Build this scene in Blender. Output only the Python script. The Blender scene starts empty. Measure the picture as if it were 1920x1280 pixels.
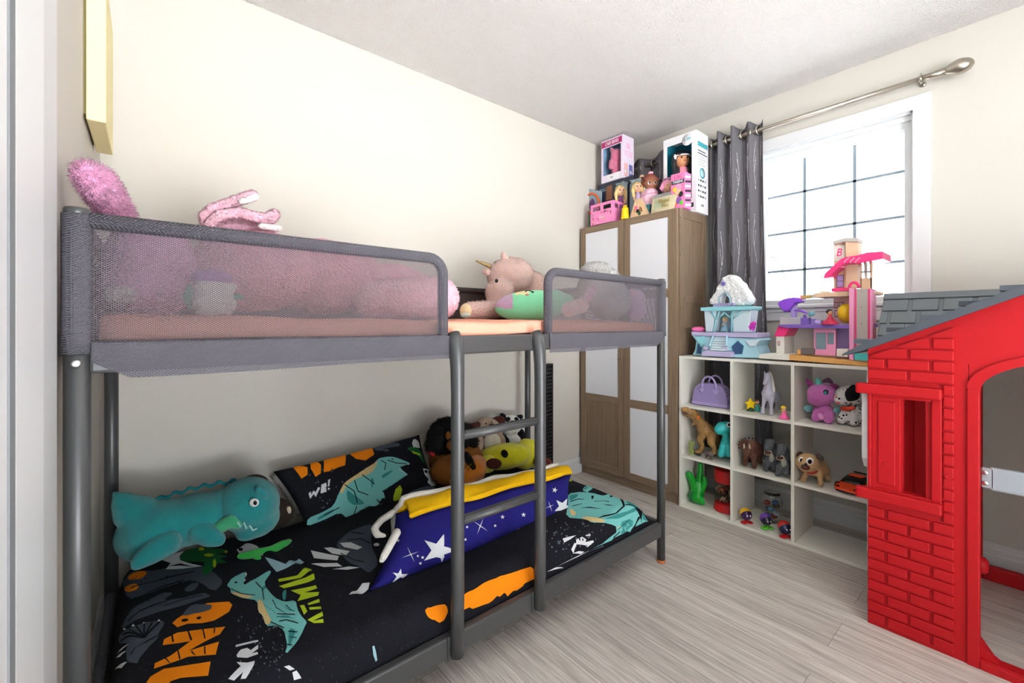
import bpy, bmesh, math, random
from mathutils import Vector, Matrix, Euler
SC = bpy.context.scene
COL = SC.collection
random.seed(7)
PI = math.pi

# ------------------------------------------------------------------ camera
F_PX, HOR, TH, CH = 815.5, 607.5, math.radians(50.18), 1.10
cam_d = bpy.data.cameras.new('camera')
cam = bpy.data.objects.new('camera', cam_d)
COL.objects.link(cam)
cam.location = (0, 0, CH)
cam.rotation_euler = (PI/2, 0, TH - PI/2)
cam_d.sensor_fit = 'HORIZONTAL'
cam_d.sensor_width = 36.0
cam_d.lens = 36.0 * F_PX / 1920.0
cam_d.shift_y = -(640.0 - HOR) / 1920.0
cam_d.clip_start = 0.02
cam_d.clip_end = 300
SC.camera = cam

# ------------------------------------------------------------------ colour management
SC.view_settings.view_transform = 'Standard'
SC.view_settings.look = 'None'
SC.view_settings.gamma = 1.0
SC.view_settings.use_curve_mapping = False
SC.view_settings.exposure = 0.17

# ------------------------------------------------------------------ sky: overcast white above, snow bright below the horizon
world = bpy.data.worlds.new('overcast_sky')
SC.world = world
world.use_nodes = True
wn = world.node_tree
wn.nodes.clear()
w_out = wn.nodes.new('ShaderNodeOutputWorld')
w_bg = wn.nodes.new('ShaderNodeBackground')
w_tc = wn.nodes.new('ShaderNodeTexCoord')
w_sep = wn.nodes.new('ShaderNodeSeparateXYZ')
w_ramp = wn.nodes.new('ShaderNodeValToRGB')
w_map = wn.nodes.new('ShaderNodeMapRange')
w_map.inputs[1].default_value = -1.0
w_map.inputs[2].default_value = 1.0
wn.links.new(w_tc.outputs['Generated'], w_sep.inputs[0])
wn.links.new(w_sep.outputs['Z'], w_map.inputs[0])
wn.links.new(w_map.outputs[0], w_ramp.inputs[0])
el = w_ramp.color_ramp.elements
el[0].position = 0.0
el[0].color = (5.0, 5.1, 5.2, 1)
el[1].position = 1.0
el[1].color = (0.9, 0.97, 1.06, 1)
e_snow = el.new(0.46); e_snow.color = (5.0, 5.1, 5.2, 1)
e_mid = el.new(0.51)
e_mid.color = (0.80, 0.84, 0.90, 1)
wn.links.new(w_ramp.outputs[0], w_bg.inputs[0])
w_bg.inputs[1].default_value = 4.6
wn.links.new(w_bg.outputs[0], w_out.inputs[0])

def area_light(name, loc, rot, sx, sy, power, color=(1, 1, 1), shape='RECTANGLE'):
    d = bpy.data.lights.new(name, 'AREA')
    d.shape = shape
    d.size = sx
    if shape in ('RECTANGLE', 'ELLIPSE'):
        d.size_y = sy
    d.energy = power
    d.color = color
    o = bpy.data.objects.new(name, d)
    COL.objects.link(o)
    o.location = loc
    o.rotation_euler = rot
    return o
# an added fill lamp (its made-up fixture is built with the room) and the open doorway behind the camera
FILL_LAMP = (1.35, 0.05, 2.36)
ld = bpy.data.lights.new('fill_lamp', 'POINT')
ld.energy = 9; ld.color = (1.0, 0.955, 0.89); ld.shadow_soft_size = 0.16
lo = bpy.data.objects.new('fill_lamp', ld); COL.objects.link(lo); lo.location = (FILL_LAMP[0], FILL_LAMP[1], 2.20)
portal = area_light('window_portal', (2.93, 0.72, 1.66), (0, math.radians(90), 0), 0.95, 0.75, 1)
portal.data.cycles.is_portal = True

# ------------------------------------------------------------------ helpers: pixels of the photograph to points on real planes
FW = Vector((math.cos(TH), math.sin(TH), 0))
RT = Vector((math.sin(TH), -math.cos(TH), 0))
UP = Vector((0, 0, 1))
def P(u, v, x=None, y=None, z=None, d=None):
    r = FW*F_PX + RT*(u-960.0) + UP*(HOR-v)
    if x is not None: t = x/r.x
    elif y is not None: t = y/r.y
    elif d is not None: t = d/F_PX
    else: t = (z-CH)/r.z
    return r*t + Vector((0, 0, CH))
def pxs(p):
    return (p.x*FW.x + p.y*FW.y)/F_PX
VROT = Matrix.Rotation(TH-PI/2, 3, 'Z')     # local x = right of the view, y = away, z = up

# ------------------------------------------------------------------ materials
def lin(h):
    h = h.lstrip('#')
    c = [int(h[i:i+2], 16)/255.0 for i in (0, 2, 4)]
    return tuple((x/12.92 if x <= 0.04045 else ((x+0.055)/1.055)**2.4) for x in c) + (1.0,)
MATS = {}
def nn(m, t, **kw):
    n = m.node_tree.nodes.new(t)
    for k, v in kw.items(): setattr(n, k, v)
    return n
def mat(name, hexcol, rough=0.6, metal=0.0, bump=0.0, bscale=80.0, var=0.0, vscale=6.0, spec=0.5, sheen=0.0, trans=0.0, alpha=1.0, emit=0.0, detail=3.0):
    """principled material with a noise bump and a noise colour variation"""
    if name in MATS: return MATS[name]
    m = bpy.data.materials.new(name)
    m.use_nodes = True
    b = m.node_tree.nodes['Principled BSDF']
    c = lin(hexcol) if isinstance(hexcol, str) else hexcol
    b.inputs['Base Color'].default_value = c
    b.inputs['Roughness'].default_value = rough
    b.inputs['Metallic'].default_value = metal
    b.inputs['Specular IOR Level'].default_value = spec
    b.inputs['Transmission Weight'].default_value = trans
    b.inputs['Alpha'].default_value = alpha
    if sheen:
        b.inputs['Sheen Weight'].default_value = sheen
    if emit:
        b.inputs['Emission Color'].default_value = c
        b.inputs['Emission Strength'].default_value = emit
    L = m.node_tree.links
    if bump or var:
        tc = nn(m, 'ShaderNodeTexCoord')
    if var:
        n = nn(m, 'ShaderNodeTexNoise')
        n.inputs['Scale'].default_value = vscale
        n.inputs['Detail'].default_value = 4
        L.new(tc.outputs['Object'], n.inputs['Vector'])
        mr = nn(m, 'ShaderNodeMapRange')
        mr.inputs[1].default_value = 0.3; mr.inputs[2].default_value = 0.7
        mr.inputs[3].default_value = 1-var; mr.inputs[4].default_value = 1+var
        L.new(n.outputs['Fac'], mr.inputs[0])
        mx = nn(m, 'ShaderNodeMix', data_type='RGBA', blend_type='MULTIPLY')
        mx.inputs[0].default_value = 1
        mx.inputs[6].default_value = c
        L.new(mr.outputs[0], mx.inputs[7])
        L.new(mx.outputs[2], b.inputs['Base Color'])
    if bump:
        n = nn(m, 'ShaderNodeTexNoise')
        n.inputs['Scale'].default_value = bscale
        n.inputs['Detail'].default_value = detail
        L.new(tc.outputs['Object'], n.inputs['Vector'])
        bp = nn(m, 'ShaderNodeBump')
        bp.inputs['Strength'].default_value = min(1.0, bump)
        bp.inputs['Distance'].default_value = 0.01*max(1.0, bump)
        L.new(n.outputs['Fac'], bp.inputs['Height'])
        L.new(bp.outputs[0], b.inputs['Normal'])
    MATS[name] = m
    return m
def plush(name, hexcol, sc=180.0, b=0.9, var=0.10):
    return mat(name, hexcol, 0.95, bump=b, bscale=sc, var=var, vscale=25, spec=0.1, sheen=0.35 if sum(lin(hexcol)[:3]) > 0.5 else 0.04)
def plastic(name, hexcol, r=0.38):
    return mat(name, hexcol, r, spec=0.45)
def cloth(name, hexcol, sc=260.0, b=0.25):
    return mat(name, hexcol, 0.9, bump=b, bscale=sc, spec=0.1)

def wood_mat(name, dark, light, axis, stretch=14.0, scale=7.0, rough=0.5, plank=None, bump=0.15):
    """streaky wood; axis is the grain direction; plank=(width, length) adds boards"""
    m = bpy.data.materials.new(name)
    m.use_nodes = True
    nt = m.node_tree; L = nt.links
    b = nt.nodes['Principled BSDF']
    b.inputs['Roughness'].default_value = rough
    b.inputs['Specular IOR Level'].default_value = 0.35
    tc = nn(m, 'ShaderNodeTexCoord')
    vec = tc.outputs['Object']
    mp = nn(m, 'ShaderNodeMapping')
    s = [scale*stretch/2.0]*3
    s[axis] = scale/4.0
    mp.inputs['Scale'].default_value = s
    L.new(vec, mp.inputs['Vector'])
    src = mp.outputs[0]
    tint = None
    if plank:
        br = nn(m, 'ShaderNodeTexBrick')
        br.offset = 0.37
        br.inputs['Color1'].default_value = (0, 0, 0, 1)
        br.inputs['Color2'].default_value = (1, 1, 1, 1)
        br.inputs['Mortar'].default_value = (0.5, 0.5, 0.5, 1)
        br.inputs['Scale'].default_value = 1.0
        br.inputs['Mortar Size'].default_value = 0.0011
        br.inputs['Mortar Smooth'].default_value = 0.2
        br.inputs['Bias'].default_value = 0.0
        br.inputs['Brick Width'].default_value = plank[1]
        br.inputs['Row Height'].default_value = plank[0]
        rt = nn(m, 'ShaderNodeMapping')
        if axis == 1:
            rt.inputs['Rotation'].default_value = (0, 0, PI/2)
        L.new(vec, rt.inputs['Vector'])
        L.new(rt.outputs[0], br.inputs['Vector'])
        ad = nn(m, 'ShaderNodeVectorMath', operation='MULTIPLY_ADD')
        ad.inputs[1].default_value = (37, 11, 5)
        L.new(br.outputs['Color'], ad.inputs[0])
        L.new(src, ad.inputs[2])
        src = ad.outputs[0]
        tint = br
    n1 = nn(m, 'ShaderNodeTexNoise')
    n1.inputs['Scale'].default_value = 1.0
    n1.inputs['Detail'].default_value = 6
    n1.inputs['Roughness'].default_value = 0.62
    n1.inputs['Distortion'].default_value = 1.1
    L.new(src, n1.inputs['Vector'])
    n2 = nn(m, 'ShaderNodeTexNoise')
    n2.inputs['Scale'].default_value = 4.6
    n2.inputs['Detail'].default_value = 3
    L.new(src, n2.inputs['Vector'])
    mxf = nn(m, 'ShaderNodeMix', data_type='FLOAT')
    mxf.inputs[0].default_value = 0.35
    L.new(n1.outputs['Fac'], mxf.inputs[2]); L.new(n2.outputs['Fac'], mxf.inputs[3])
    rp = nn(m, 'ShaderNodeValToRGB')
    rp.color_ramp.elements[0].position = 0.33
    rp.color_ramp.elements[0].color = lin(dark)
    rp.color_ramp.elements[1].position = 0.66
    rp.color_ramp.elements[1].color = lin(light)
    L.new(mxf.outputs[0], rp.inputs[0])
    colr = rp.outputs[0]
    if plank:
        mr = nn(m, 'ShaderNodeMapRange')
        mr.inputs[3].default_value = 0.86; mr.inputs[4].default_value = 1.10
        L.new(tint.outputs['Color'], mr.inputs[0])
        mx = nn(m, 'ShaderNodeMix', data_type='RGBA', blend_type='MULTIPLY')
        mx.inputs[0].default_value = 1
        L.new(colr, mx.inputs[6]); L.new(mr.outputs[0], mx.inputs[7])
        mx2 = nn(m, 'ShaderNodeMix', data_type='RGBA')
        mf = nn(m, 'ShaderNodeMath', operation='MULTIPLY')
        mf.inputs[1].default_value = 0.55
        L.new(tint.outputs['Fac'], mf.inputs[0])
        L.new(mf.outputs[0], mx2.inputs[0])
        L.new(mx.outputs[2], mx2.inputs[6]); mx2.inputs[7].default_value = lin('#3a342e')
        colr = mx2.outputs[2]
    L.new(colr, b.inputs['Base Color'])
    bp = nn(m, 'ShaderNodeBump')
    bp.inputs['Strength'].default_value = bump
    bp.inputs['Distance'].default_value = 0.002
    L.new(mxf.outputs[0], bp.inputs['Height'])
    L.new(bp.outputs[0], b.inputs['Normal'])
    MATS[name] = m
    return m

def mesh_fabric(name, hexcol, pitch=0.0052, thr=0.28):
    """woven net: solid threads, small staggered holes one can see through"""
    m = bpy.data.materials.new(name)
    m.use_nodes = True
    nt = m.node_tree; L = nt.links
    b = nt.nodes['Principled BSDF']
    out = nt.nodes['Material Output']
    b.inputs['Base Color'].default_value = lin(hexcol)
    b.inputs['Roughness'].default_value = 0.75
    b.inputs['Specular IOR Level'].default_value = 0.3
    tc = nn(m, 'ShaderNodeTexCoord')
    sp = nn(m, 'ShaderNodeSeparateXYZ')
    L.new(tc.outputs['Object'], sp.inputs[0])
    ad = nn(m, 'ShaderNodeMath', operation='ADD')
    L.new(sp.outputs[0], ad.inputs[0]); L.new(sp.outputs[1], ad.inputs[1])
    def wave(src, k):
        mu = nn(m, 'ShaderNodeMath', operation='MULTIPLY'); mu.inputs[1].default_value = k
        L.new(src, mu.inputs[0])
        s = nn(m, 'ShaderNodeMath', operation='SINE')
        L.new(mu.outputs[0], s.inputs[0])
        return s.outputs[0]
    a = wave(ad.outputs[0], PI/pitch)
    c = wave(sp.outputs[2], PI/(pitch*0.62))
    pr = nn(m, 'ShaderNodeMath', operation='MULTIPLY')
    L.new(a, pr.inputs[0]); L.new(c, pr.inputs[1])
    gt = nn(m, 'ShaderNodeMapRange')
    gt.inputs[1].default_value = thr-0.06; gt.inputs[2].default_value = thr+0.06
    L.new(pr.outputs[0], gt.inputs[0])
    tr = nn(m, 'ShaderNodeBsdfTransparent')
    mx = nn(m, 'ShaderNodeMixShader')
    tl = nn(m, 'ShaderNodeBsdfTranslucent'); tl.inputs['Color'].default_value = lin('#b9b6bd')
    mt_ = nn(m, 'ShaderNodeMixShader'); mt_.inputs[0].default_value = 0.26 if thr < 0.5 else 0.0
    L.new(b.outputs[0], mt_.inputs[1]); L.new(tl.outputs[0], mt_.inputs[2])
    L.new(gt.outputs[0], mx.inputs[0])
    L.new(mt_.outputs[0], mx.inputs[1]); L.new(tr.outputs[0], mx.inputs[2])
    L.new(mx.outputs[0], out.inputs['Surface'])
    bp = nn(m, 'ShaderNodeBump'); bp.inputs['Strength'].default_value = 0.5; bp.inputs['Distance'].default_value = 0.002
    L.new(pr.outputs[0], bp.inputs['Height']); L.new(bp.outputs[0], b.inputs['Normal'])
    MATS[name] = m
    return m
def dots_mat(name, base, spot, scale, thr, rough=0.8, soft=0.02, bump=0.4):
    """spots of a second colour that belong to the cloth or fur (voronoi cells)"""
    m = mat(name, base, rough, bump=bump, bscale=200, spec=0.15)
    L = m.node_tree.links
    b = m.node_tree.nodes['Principled BSDF']
    tc = nn(m, 'ShaderNodeTexCoord')
    v = nn(m, 'ShaderNodeTexVoronoi'); v.inputs['Scale'].default_value = scale
    L.new(tc.outputs['Object'], v.inputs['Vector'])
    mr = nn(m, 'ShaderNodeMapRange')
    mr.inputs[1].default_value = thr-soft; mr.inputs[2].default_value = thr+soft
    L.new(v.outputs['Distance'], mr.inputs[0])
    mx = nn(m, 'ShaderNodeMix', data_type='RGBA')
    L.new(mr.outputs[0], mx.inputs[0])
    mx.inputs[6].default_value = lin(spot); mx.inputs[7].default_value = lin(base)
    L.new(mx.outputs[2], b.inputs['Base Color'])
    return m

# ------------------------------------------------------------------ mesh building
class MB:
    def __init__(s):
        s.bm = bmesh.new(); s.mats = []
    def mi(s, m):
        if m not in s.mats: s.mats.append(m)
        return s.mats.index(m)
    def _add(s, tmp, m, M=None):
        i = s.mi(m)
        if M is not None: bmesh.ops.transform(tmp, matrix=M, verts=tmp.verts)
        vm = {}
        for v in tmp.verts: vm[v] = s.bm.verts.new(v.co)
        for f in tmp.faces:
            try:
                nf = s.bm.faces.new([vm[v] for v in f.verts])
                nf.material_index = i; nf.smooth = f.smooth
            except ValueError: pass
        tmp.free()
        return s
    def box(s, lo, hi, m, bev=0.0, seg=2, M=None):
        t = bmesh.new()
        bmesh.ops.create_cube(t, size=1)
        sx, sy, sz = (hi[i]-lo[i] for i in range(3))
        for v in t.verts:
            v.co = Vector((lo[0]+(v.co.x+.5)*sx, lo[1]+(v.co.y+.5)*sy, lo[2]+(v.co.z+.5)*sz))
        if bev:
            bmesh.ops.bevel(t, geom=list(t.edges), offset=min(bev, 0.49*min(abs(sx), abs(sy), abs(sz))), segments=seg, profile=0.5, affect='EDGES')
        return s._add(t, m, M)
    def prism(s, pts, axis, a, b, m, bev=0.0, M=None):
        """polygon extruded along an axis; pts give the two other coordinates in x,y,z order"""
        t = bmesh.new()
        def mk(p, w):
            q = list(p); q.insert(axis, w); return t.verts.new(q)
        A = [mk(p, a) for p in pts]; B = [mk(p, b) for p in pts]
        n = len(pts)
        t.faces.new(A); t.faces.new(list(reversed(B)))
        for i in range(n):
            t.faces.new([A[i], B[i], B[(i+1) % n], A[(i+1) % n]])
        bmesh.ops.recalc_face_normals(t, faces=t.faces)
        if bev:
            bmesh.ops.bevel(t, geom=list(t.edges), offset=bev, segments=2, profile=0.5, affect='EDGES')
        return s._add(t, m, M)
    def tube(s, pts, r, m, seg=12, closed=False, flat=None, M=None):
        """tube through points, r scalar or list; flat=(a,b) makes the section an ellipse"""
        pts = [Vector(p) for p in pts]; n = len(pts)
        rr = r if isinstance(r, (list, tuple)) else [r]*n
        t = bmesh.new(); rings = []
        up = Vector((0, 0, 1)); prev = None
        for i, p in enumerate(pts):
            if closed: d = pts[(i+1) % n]-pts[i-1]
            else: d = pts[min(i+1, n-1)]-pts[max(i-1, 0)]
            d.normalize()
            if prev is None:
                a = d.cross(up if abs(d.z) < 0.9 else Vector((1, 0, 0))).normalized()
            else:
                a = (prev - d*prev.dot(d)).normalized()
            prev = a
            bb = d.cross(a)
            fa, fb = flat if flat else (1, 1)
            rings.append([t.verts.new(p + (a*math.cos(2*PI*k/seg)*fa + bb*math.sin(2*PI*k/seg)*fb)*rr[i]) for k in range(seg)])
        for i in range(n if closed else n-1):
            A, B = rings[i], rings[(i+1) % n]
            for k in range(seg):
                f = t.faces.new([A[k], A[(k+1) % seg], B[(k+1) % seg], B[k]]); f.smooth = True
        if not closed:
            t.faces.new(list(reversed(rings[0]))); t.faces.new(rings[-1])
        bmesh.ops.recalc_face_normals(t, faces=t.faces)
        return s._add(t, m, M)
    def ell(s, c, r, m, rot=None, seg=20, ring=12, M=None):
        t = bmesh.new()
        bmesh.ops.create_uvsphere(t, u_segments=seg, v_segments=ring, radius=1)
        if not isinstance(r, (list, tuple)): r = (r, r, r)
        X = Matrix.Translation(Vector(c)) @ ((rot.to_4x4() if rot is not None else Matrix.Identity(4))) @ Matrix.Diagonal((r[0], r[1], r[2], 1))
        for f in t.faces: f.smooth = True
        return s._add(t, m, X if M is None else M @ X)
    def lathe(s, c, prof, m, seg=24, M=None, smooth=True):
        """profile of (radius, z) pairs about the vertical through c"""
        t = bmesh.new(); rings = []
        for r, z in prof:
            rings.append([t.verts.new((c[0]+max(r, 1e-5)*math.cos(2*PI*k/seg), c[1]+max(r, 1e-5)*math.sin(2*PI*k/seg), c[2]+z)) for k in range(seg)])
        for A, B in zip(rings, rings[1:]):
            for k in range(seg):
                f = t.faces.new([A[k], A[(k+1) % seg], B[(k+1) % seg], B[k]]); f.smooth = smooth
        t.faces.new(list(reversed(rings[0]))); t.faces.new(rings[-1])
        bmesh.ops.recalc_face_normals(t, faces=t.faces)
        return s._add(t, m, M)
    def grid(s, fn, nu, nv, m, u0=0, u1=1, v0=0, v1=1, smooth=True):
        V = [[s.bm.verts.new(fn(u0+(u1-u0)*i/nu, v0+(v1-v0)*j/nv)) for j in range(nv+1)] for i in range(nu+1)]
        k = s.mi(m)
        for i in range(nu):
            for j in range(nv):
                f = s.bm.faces.new([V[i][j], V[i+1][j], V[i+1][j+1], V[i][j+1]])
                f.material_index = k; f.smooth = smooth
        return s
    def decal(s, polys, fn, m, L=0.02):
        """flat printed shapes laid onto the surface fn(a, b)"""
        k = s.mi(m)
        for pl in polys:
            t = bmesh.new()
            try: t.faces.new([t.verts.new((p[0], p[1], 0)) for p in pl])
            except ValueError:
                t.free(); continue
            bmesh.ops.triangulate(t, faces=t.faces)
            for _ in range(5):
                lg = [e for e in t.edges if e.calc_length() > L]
                if not lg: break
                bmesh.ops.subdivide_edges(t, edges=lg, cuts=1)
                bmesh.ops.triangulate(t, faces=[f for f in t.faces if len(f.verts) > 3])
            bmesh.ops.recalc_face_normals(t, faces=t.faces)
            vm = {v: s.bm.verts.new(fn(v.co.x, v.co.y)) for v in t.verts}
            for f in t.faces:
                try: nf = s.bm.faces.new([vm[v] for v in f.verts])
                except ValueError: continue
                nf.material_index = k; nf.smooth = True
            t.free()
        return s
    def text(s, txt, size, m, M, depth=0.0008, squash=1.0, shear=0.0):
        """raised lettering; M maps the text plane (x right, y up, z out) to where it stands"""
        cu = bpy.data.curves.new('t', 'FONT')
        cu.body = txt; cu.size = size; cu.extrude = depth; cu.align_x = 'CENTER'; cu.align_y = 'CENTER'; cu.resolution_u = 3
        cu.shear = shear
        cu.offset = size*0.012
        o = bpy.data.objects.new('t', cu); COL.objects.link(o)
        dg = bpy.context.evaluated_depsgraph_get()
        me = bpy.data.meshes.new_from_object(o.evaluated_get(dg))
        t = bmesh.new(); t.from_mesh(me)
        bpy.data.objects.remove(o); bpy.data.curves.remove(cu); bpy.data.meshes.remove(me)
        bmesh.ops.transform(t, matrix=Matrix.Diagonal((squash, 1, 1, 1)), verts=t.verts)
        return s._add(t, m, M)
    def build(s, name, parent=None, world=True, sharp=None):
        root = parent
        while root is not None and root.parent is not None: root = root.parent
        if root is not None and world:
            bmesh.ops.transform(s.bm, matrix=ROOTM[root.name].inverted(), verts=s.bm.verts)
        me = bpy.data.meshes.new(name)
        s.bm.to_mesh(me); s.bm.free()
        for m in s.mats: me.materials.append(m)
        o = bpy.data.objects.new(name, me)
        COL.objects.link(o)
        if parent is not None: o.parent = parent
        return o
ROOTM = {}
def tag(o, label=None, cat=None, group=None, kind=None):
    if label: o['label'] = label
    if cat: o['category'] = cat
    if group: o['group'] = group
    if kind: o['kind'] = kind
    return o
def thing(name, loc, label, cat, group=None, rz=0.0):
    o = bpy.data.objects.new(name, None)
    o.empty_display_size = 0.05
    COL.objects.link(o)
    o.location = loc
    o.rotation_euler = (0, 0, rz)
    ROOTM[o.name] = Matrix.Translation(Vector(loc)) @ Matrix.Rotation(rz, 4, 'Z')
    return tag(o, label, cat, group)
def solo(mb, name, label, cat, base=None, group=None, kind=None):
    """a thing that is one mesh; its origin is put at its base"""
    lo = Vector((min(v.co.x for v in mb.bm.verts), min(v.co.y for v in mb.bm.verts), min(v.co.z for v in mb.bm.verts)))
    hi = Vector((max(v.co.x for v in mb.bm.verts), max(v.co.y for v in mb.bm.verts), 0))
    b = Vector(base) if base else Vector(((lo.x+hi.x)/2, (lo.y+hi.y)/2, lo.z))
    bmesh.ops.transform(mb.bm, matrix=Matrix.Translation(-b), verts=mb.bm.verts)
    o = mb.build(name)
    o.location = b
    return tag(o, label, cat, group, kind)
def structure(mb, name, parent=None):
    o = mb.build(name, parent, world=False)
    if parent is None: o['kind'] = 'structure'
    return o
def fuse(mb, vox, sm=6, fac=0.5, disp=0.0, dscale=0.02):
    """melts overlapping closed shapes into one continuous skin"""
    me = bpy.data.meshes.new('f'); mb.bm.to_mesh(me)
    for m in mb.mats: me.materials.append(m)
    o = bpy.data.objects.new('f', me); COL.objects.link(o)
    r = o.modifiers.new('r', 'REMESH'); r.mode = 'VOXEL'; r.voxel_size = vox; r.use_smooth_shade = True
    if sm:
        q = o.modifiers.new('s', 'SMOOTH'); q.factor = fac; q.iterations = sm
    if disp:
        tx = bpy.data.textures.new('d', 'CLOUDS'); tx.noise_scale = dscale
        d = o.modifiers.new('d', 'DISPLACE'); d.texture = tx; d.strength = disp; d.texture_coords = 'GLOBAL'
    dg = bpy.context.evaluated_depsgraph_get()
    e = bpy.data.meshes.new_from_object(o.evaluated_get(dg))
    out = MB(); out.mats = list(mb.mats)[:1]
    out.bm.from_mesh(e)
    for f in out.bm.faces: f.smooth = True; f.material_index = 0
    bpy.data.objects.remove(o); bpy.data.meshes.remove(me); bpy.data.meshes.remove(e)
    mb.bm.free()
    return out
def fuzz(mb, n, L, wd=0.0013, seed=1, lie=0.5):
    """short strands of pile growing from the skin"""
    rn = random.Random(seed); mb.bm.faces.ensure_lookup_table(); fs = list(mb.bm.faces); k0 = [f.material_index for f in fs]
    ar = [f.calc_area() for f in fs]
    for i in rn.choices(range(len(fs)), ar, k=n):
        f = fs[i]; vs = [v.co for v in f.verts]; ws = [rn.random() for _ in vs]; t = sum(ws)
        c = sum((v*(w/t) for v, w in zip(vs, ws)), Vector())
        nr = (f.normal + lie*Vector((rn.uniform(-1, 1), rn.uniform(-1, 1), rn.uniform(-.9, .7)))).normalized(); l = L*rn.uniform(.6, 1.3)
        a = nr.orthogonal().normalized()*wd; d = nr.cross(a).normalized()*wd
        q = [mb.bm.verts.new(c+a-nr*wd), mb.bm.verts.new(c-a*.5+d-nr*wd), mb.bm.verts.new(c-a*.5-d-nr*wd), mb.bm.verts.new(c+nr*l)]
        for x, y in ((0, 1), (1, 2), (2, 0)):
            g = mb.bm.faces.new([q[x], q[y], q[3]]); g.material_index = k0[i]; g.smooth = True
    return mb
def paint(mb, m, test):
    k = mb.mi(m)
    for f in mb.bm.faces:
        if test(f.calc_center_median()): f.material_index = k
    return mb
def cap(mb, pts, rs, m, n=5):
    """chain of swelling balls: a limb to be fused"""
    pts = [Vector(p) for p in pts]
    for (a, b, ra, rb) in zip(pts, pts[1:], rs, rs[1:]):
        k = max(n, int((b-a).length/max(1e-4, min(ra, rb))*1.6))
        k = min(k, 40)
        for i in range(k+1):
            t = i/k
            mb.ell(a.lerp(b, t), ra+(rb-ra)*t, m, seg=12, ring=8)
    return mb
def vell(mb, p, ru, rv, rd, m, roll=0.0, yaw=0.0, **kw):
    """ellipsoid whose half sizes ru, rv are pixels at the depth of p and rd metres, turned to the line of sight"""
    s = pxs(p)
    R = VROT @ Matrix.Rotation(yaw, 3, 'Z') @ Matrix.Rotation(-roll, 3, 'Y')
    return mb.ell(p, (ru*s, rd, rv*s), m, rot=R, **kw)
def qp(fn, pts):
    return [fn(u, v) for u, v in pts]
def star_pts(cx, cy, r, n=5, k=0.42, a0=PI/2):
    return [(cx+(r if i % 2 == 0 else r*k)*math.cos(a0+PI*i/n), cy+(r if i % 2 == 0 else r*k)*math.sin(a0+PI*i/n)) for i in range(2*n)]
def copy_thing(o, loc, rz=0.0, label=None, scale=None):
    c = o.copy(); COL.objects.link(c)
    c.location = loc; c.rotation_euler = (0, 0, rz)
    if scale: c.scale = scale
    if label: c['label'] = label
    for ch in list(o.children):
        d = ch.copy(); COL.objects.link(d); d.parent = c
        for g in list(ch.children):
            e = g.copy(); COL.objects.link(e); e.parent = d
    return c
# ================================================================== ROOM SHELL
XW, YB, XL, YF, HC = 2.917, 2.17, -0.138, -1.7, 2.486
M_wall = mat('wall_paint', '#cbc7be', 0.75, bump=0.08, bscale=240, spec=0.2)
M_wall_shade = mat('wall_paint_shaded', '#c5c2ba', 0.75, bump=0.08, bscale=240, spec=0.2)  # same wall paint toned darker: the window wall's shade is in the colour
M_trim = mat('trim_white', '#d3d5d7', 0.4)
M_ceil = mat('ceiling_stipple', '#f0eeec', 0.95, bump=1.6, bscale=150, spec=0.05, detail=6.0)
M_floor = wood_mat('floor_planks', '#968e86', '#e2dcd4', 1, stretch=16, scale=9, rough=0.42, plank=(0.178, 1.22), bump=0.25)
M_glass = mat('window_glass', '#ffffff', 0.0, trans=1.0)

def sheet(name, lo, hi, m):
    return structure(MB().box(lo, hi, m), name)
sheet('floor', (XL-0.4, YF-0.1, -0.08), (XW+0.25, YB+0.1, 0), M_floor)
sheet('ceiling', (XL-0.4, YF-0.1, HC), (XW+0.25, YB+0.1, HC+0.1), M_ceil)
sheet('wall_back', (XL-0.4, YB, 0), (XW+0.25, YB+0.1, HC), M_wall)
# left wall: starts beyond the door casing
b = MB()
b.box((XL-0.1, 0.84, 0), (XL, YB, HC), M_wall)
b.box((XL-0.15, YF, 0), (XL-0.034, 0.84, HC), M_wall)
structure(b, 'wall_left')
# wall behind the camera with the open doorway to the hall
b = MB()
b.box((XL-0.4, YF-0.1, 0), (-0.05, YF, HC), M_wall)
b.box((1.25, YF-0.1, 0), (XW+0.25, YF, HC), M_wall)
b.box((-0.05, YF-0.1, 2.06), (1.25, YF, HC), M_wall)
structure(b, 'wall_front')
# window wall with its opening
WY0, WY1, WZ0, WZ1 = 0.383, 1.105, 1.215, 2.158
b = MB()
b.box((XW, YF, 0), (XW+0.16, WY0, HC), M_wall_shade)
b.box((XW, WY1, 0), (XW+0.16, YB, HC), M_wall_shade)
b.box((XW, WY0, 0), (XW+0.16, WY1, WZ0), M_wall_shade)
b.box((XW, WY0, WZ1), (XW+0.16, WY1, HC), M_wall_shade)
structure(b, 'wall_right')

# baseboards (profiled)
def board(name, p0, p1, nrm, h=0.115, t=0.016):
    """baseboard along p0-p1, nrm = into the room"""
    prof = [(0, 0), (t, 0), (t, h*0.55), (t*0.75, h*0.60), (t*0.75, h*0.78), (t*0.45, h*0.84), (t*0.35, h), (0, h)]
    p0 = Vector(p0); p1 = Vector(p1); nrm = Vector(nrm)
    b = MB(); k = b.mi(M_trim)
    A = [b.bm.verts.new(p0+nrm*x+UP*z) for x, z in prof]; B = [b.bm.verts.new(p1+nrm*x+UP*z) for x, z in prof]
    n = len(prof)
    for i in range(n):
        b.bm.faces.new([A[i], A[(i+1) % n], B[(i+1) % n], B[i]])
    b.bm.faces.new(A); b.bm.faces.new(list(reversed(B)))
    bmesh.ops.recalc_face_normals(b.bm, faces=b.bm.faces)
    return structure(b, name)
board('baseboard_back', (XL, YB, 0), (XW, YB, 0), (0, -1, 0))
board('baseboard_right', (XW, YF, 0), (XW, YB-0.017, 0), (-1, 0, 0))
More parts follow.
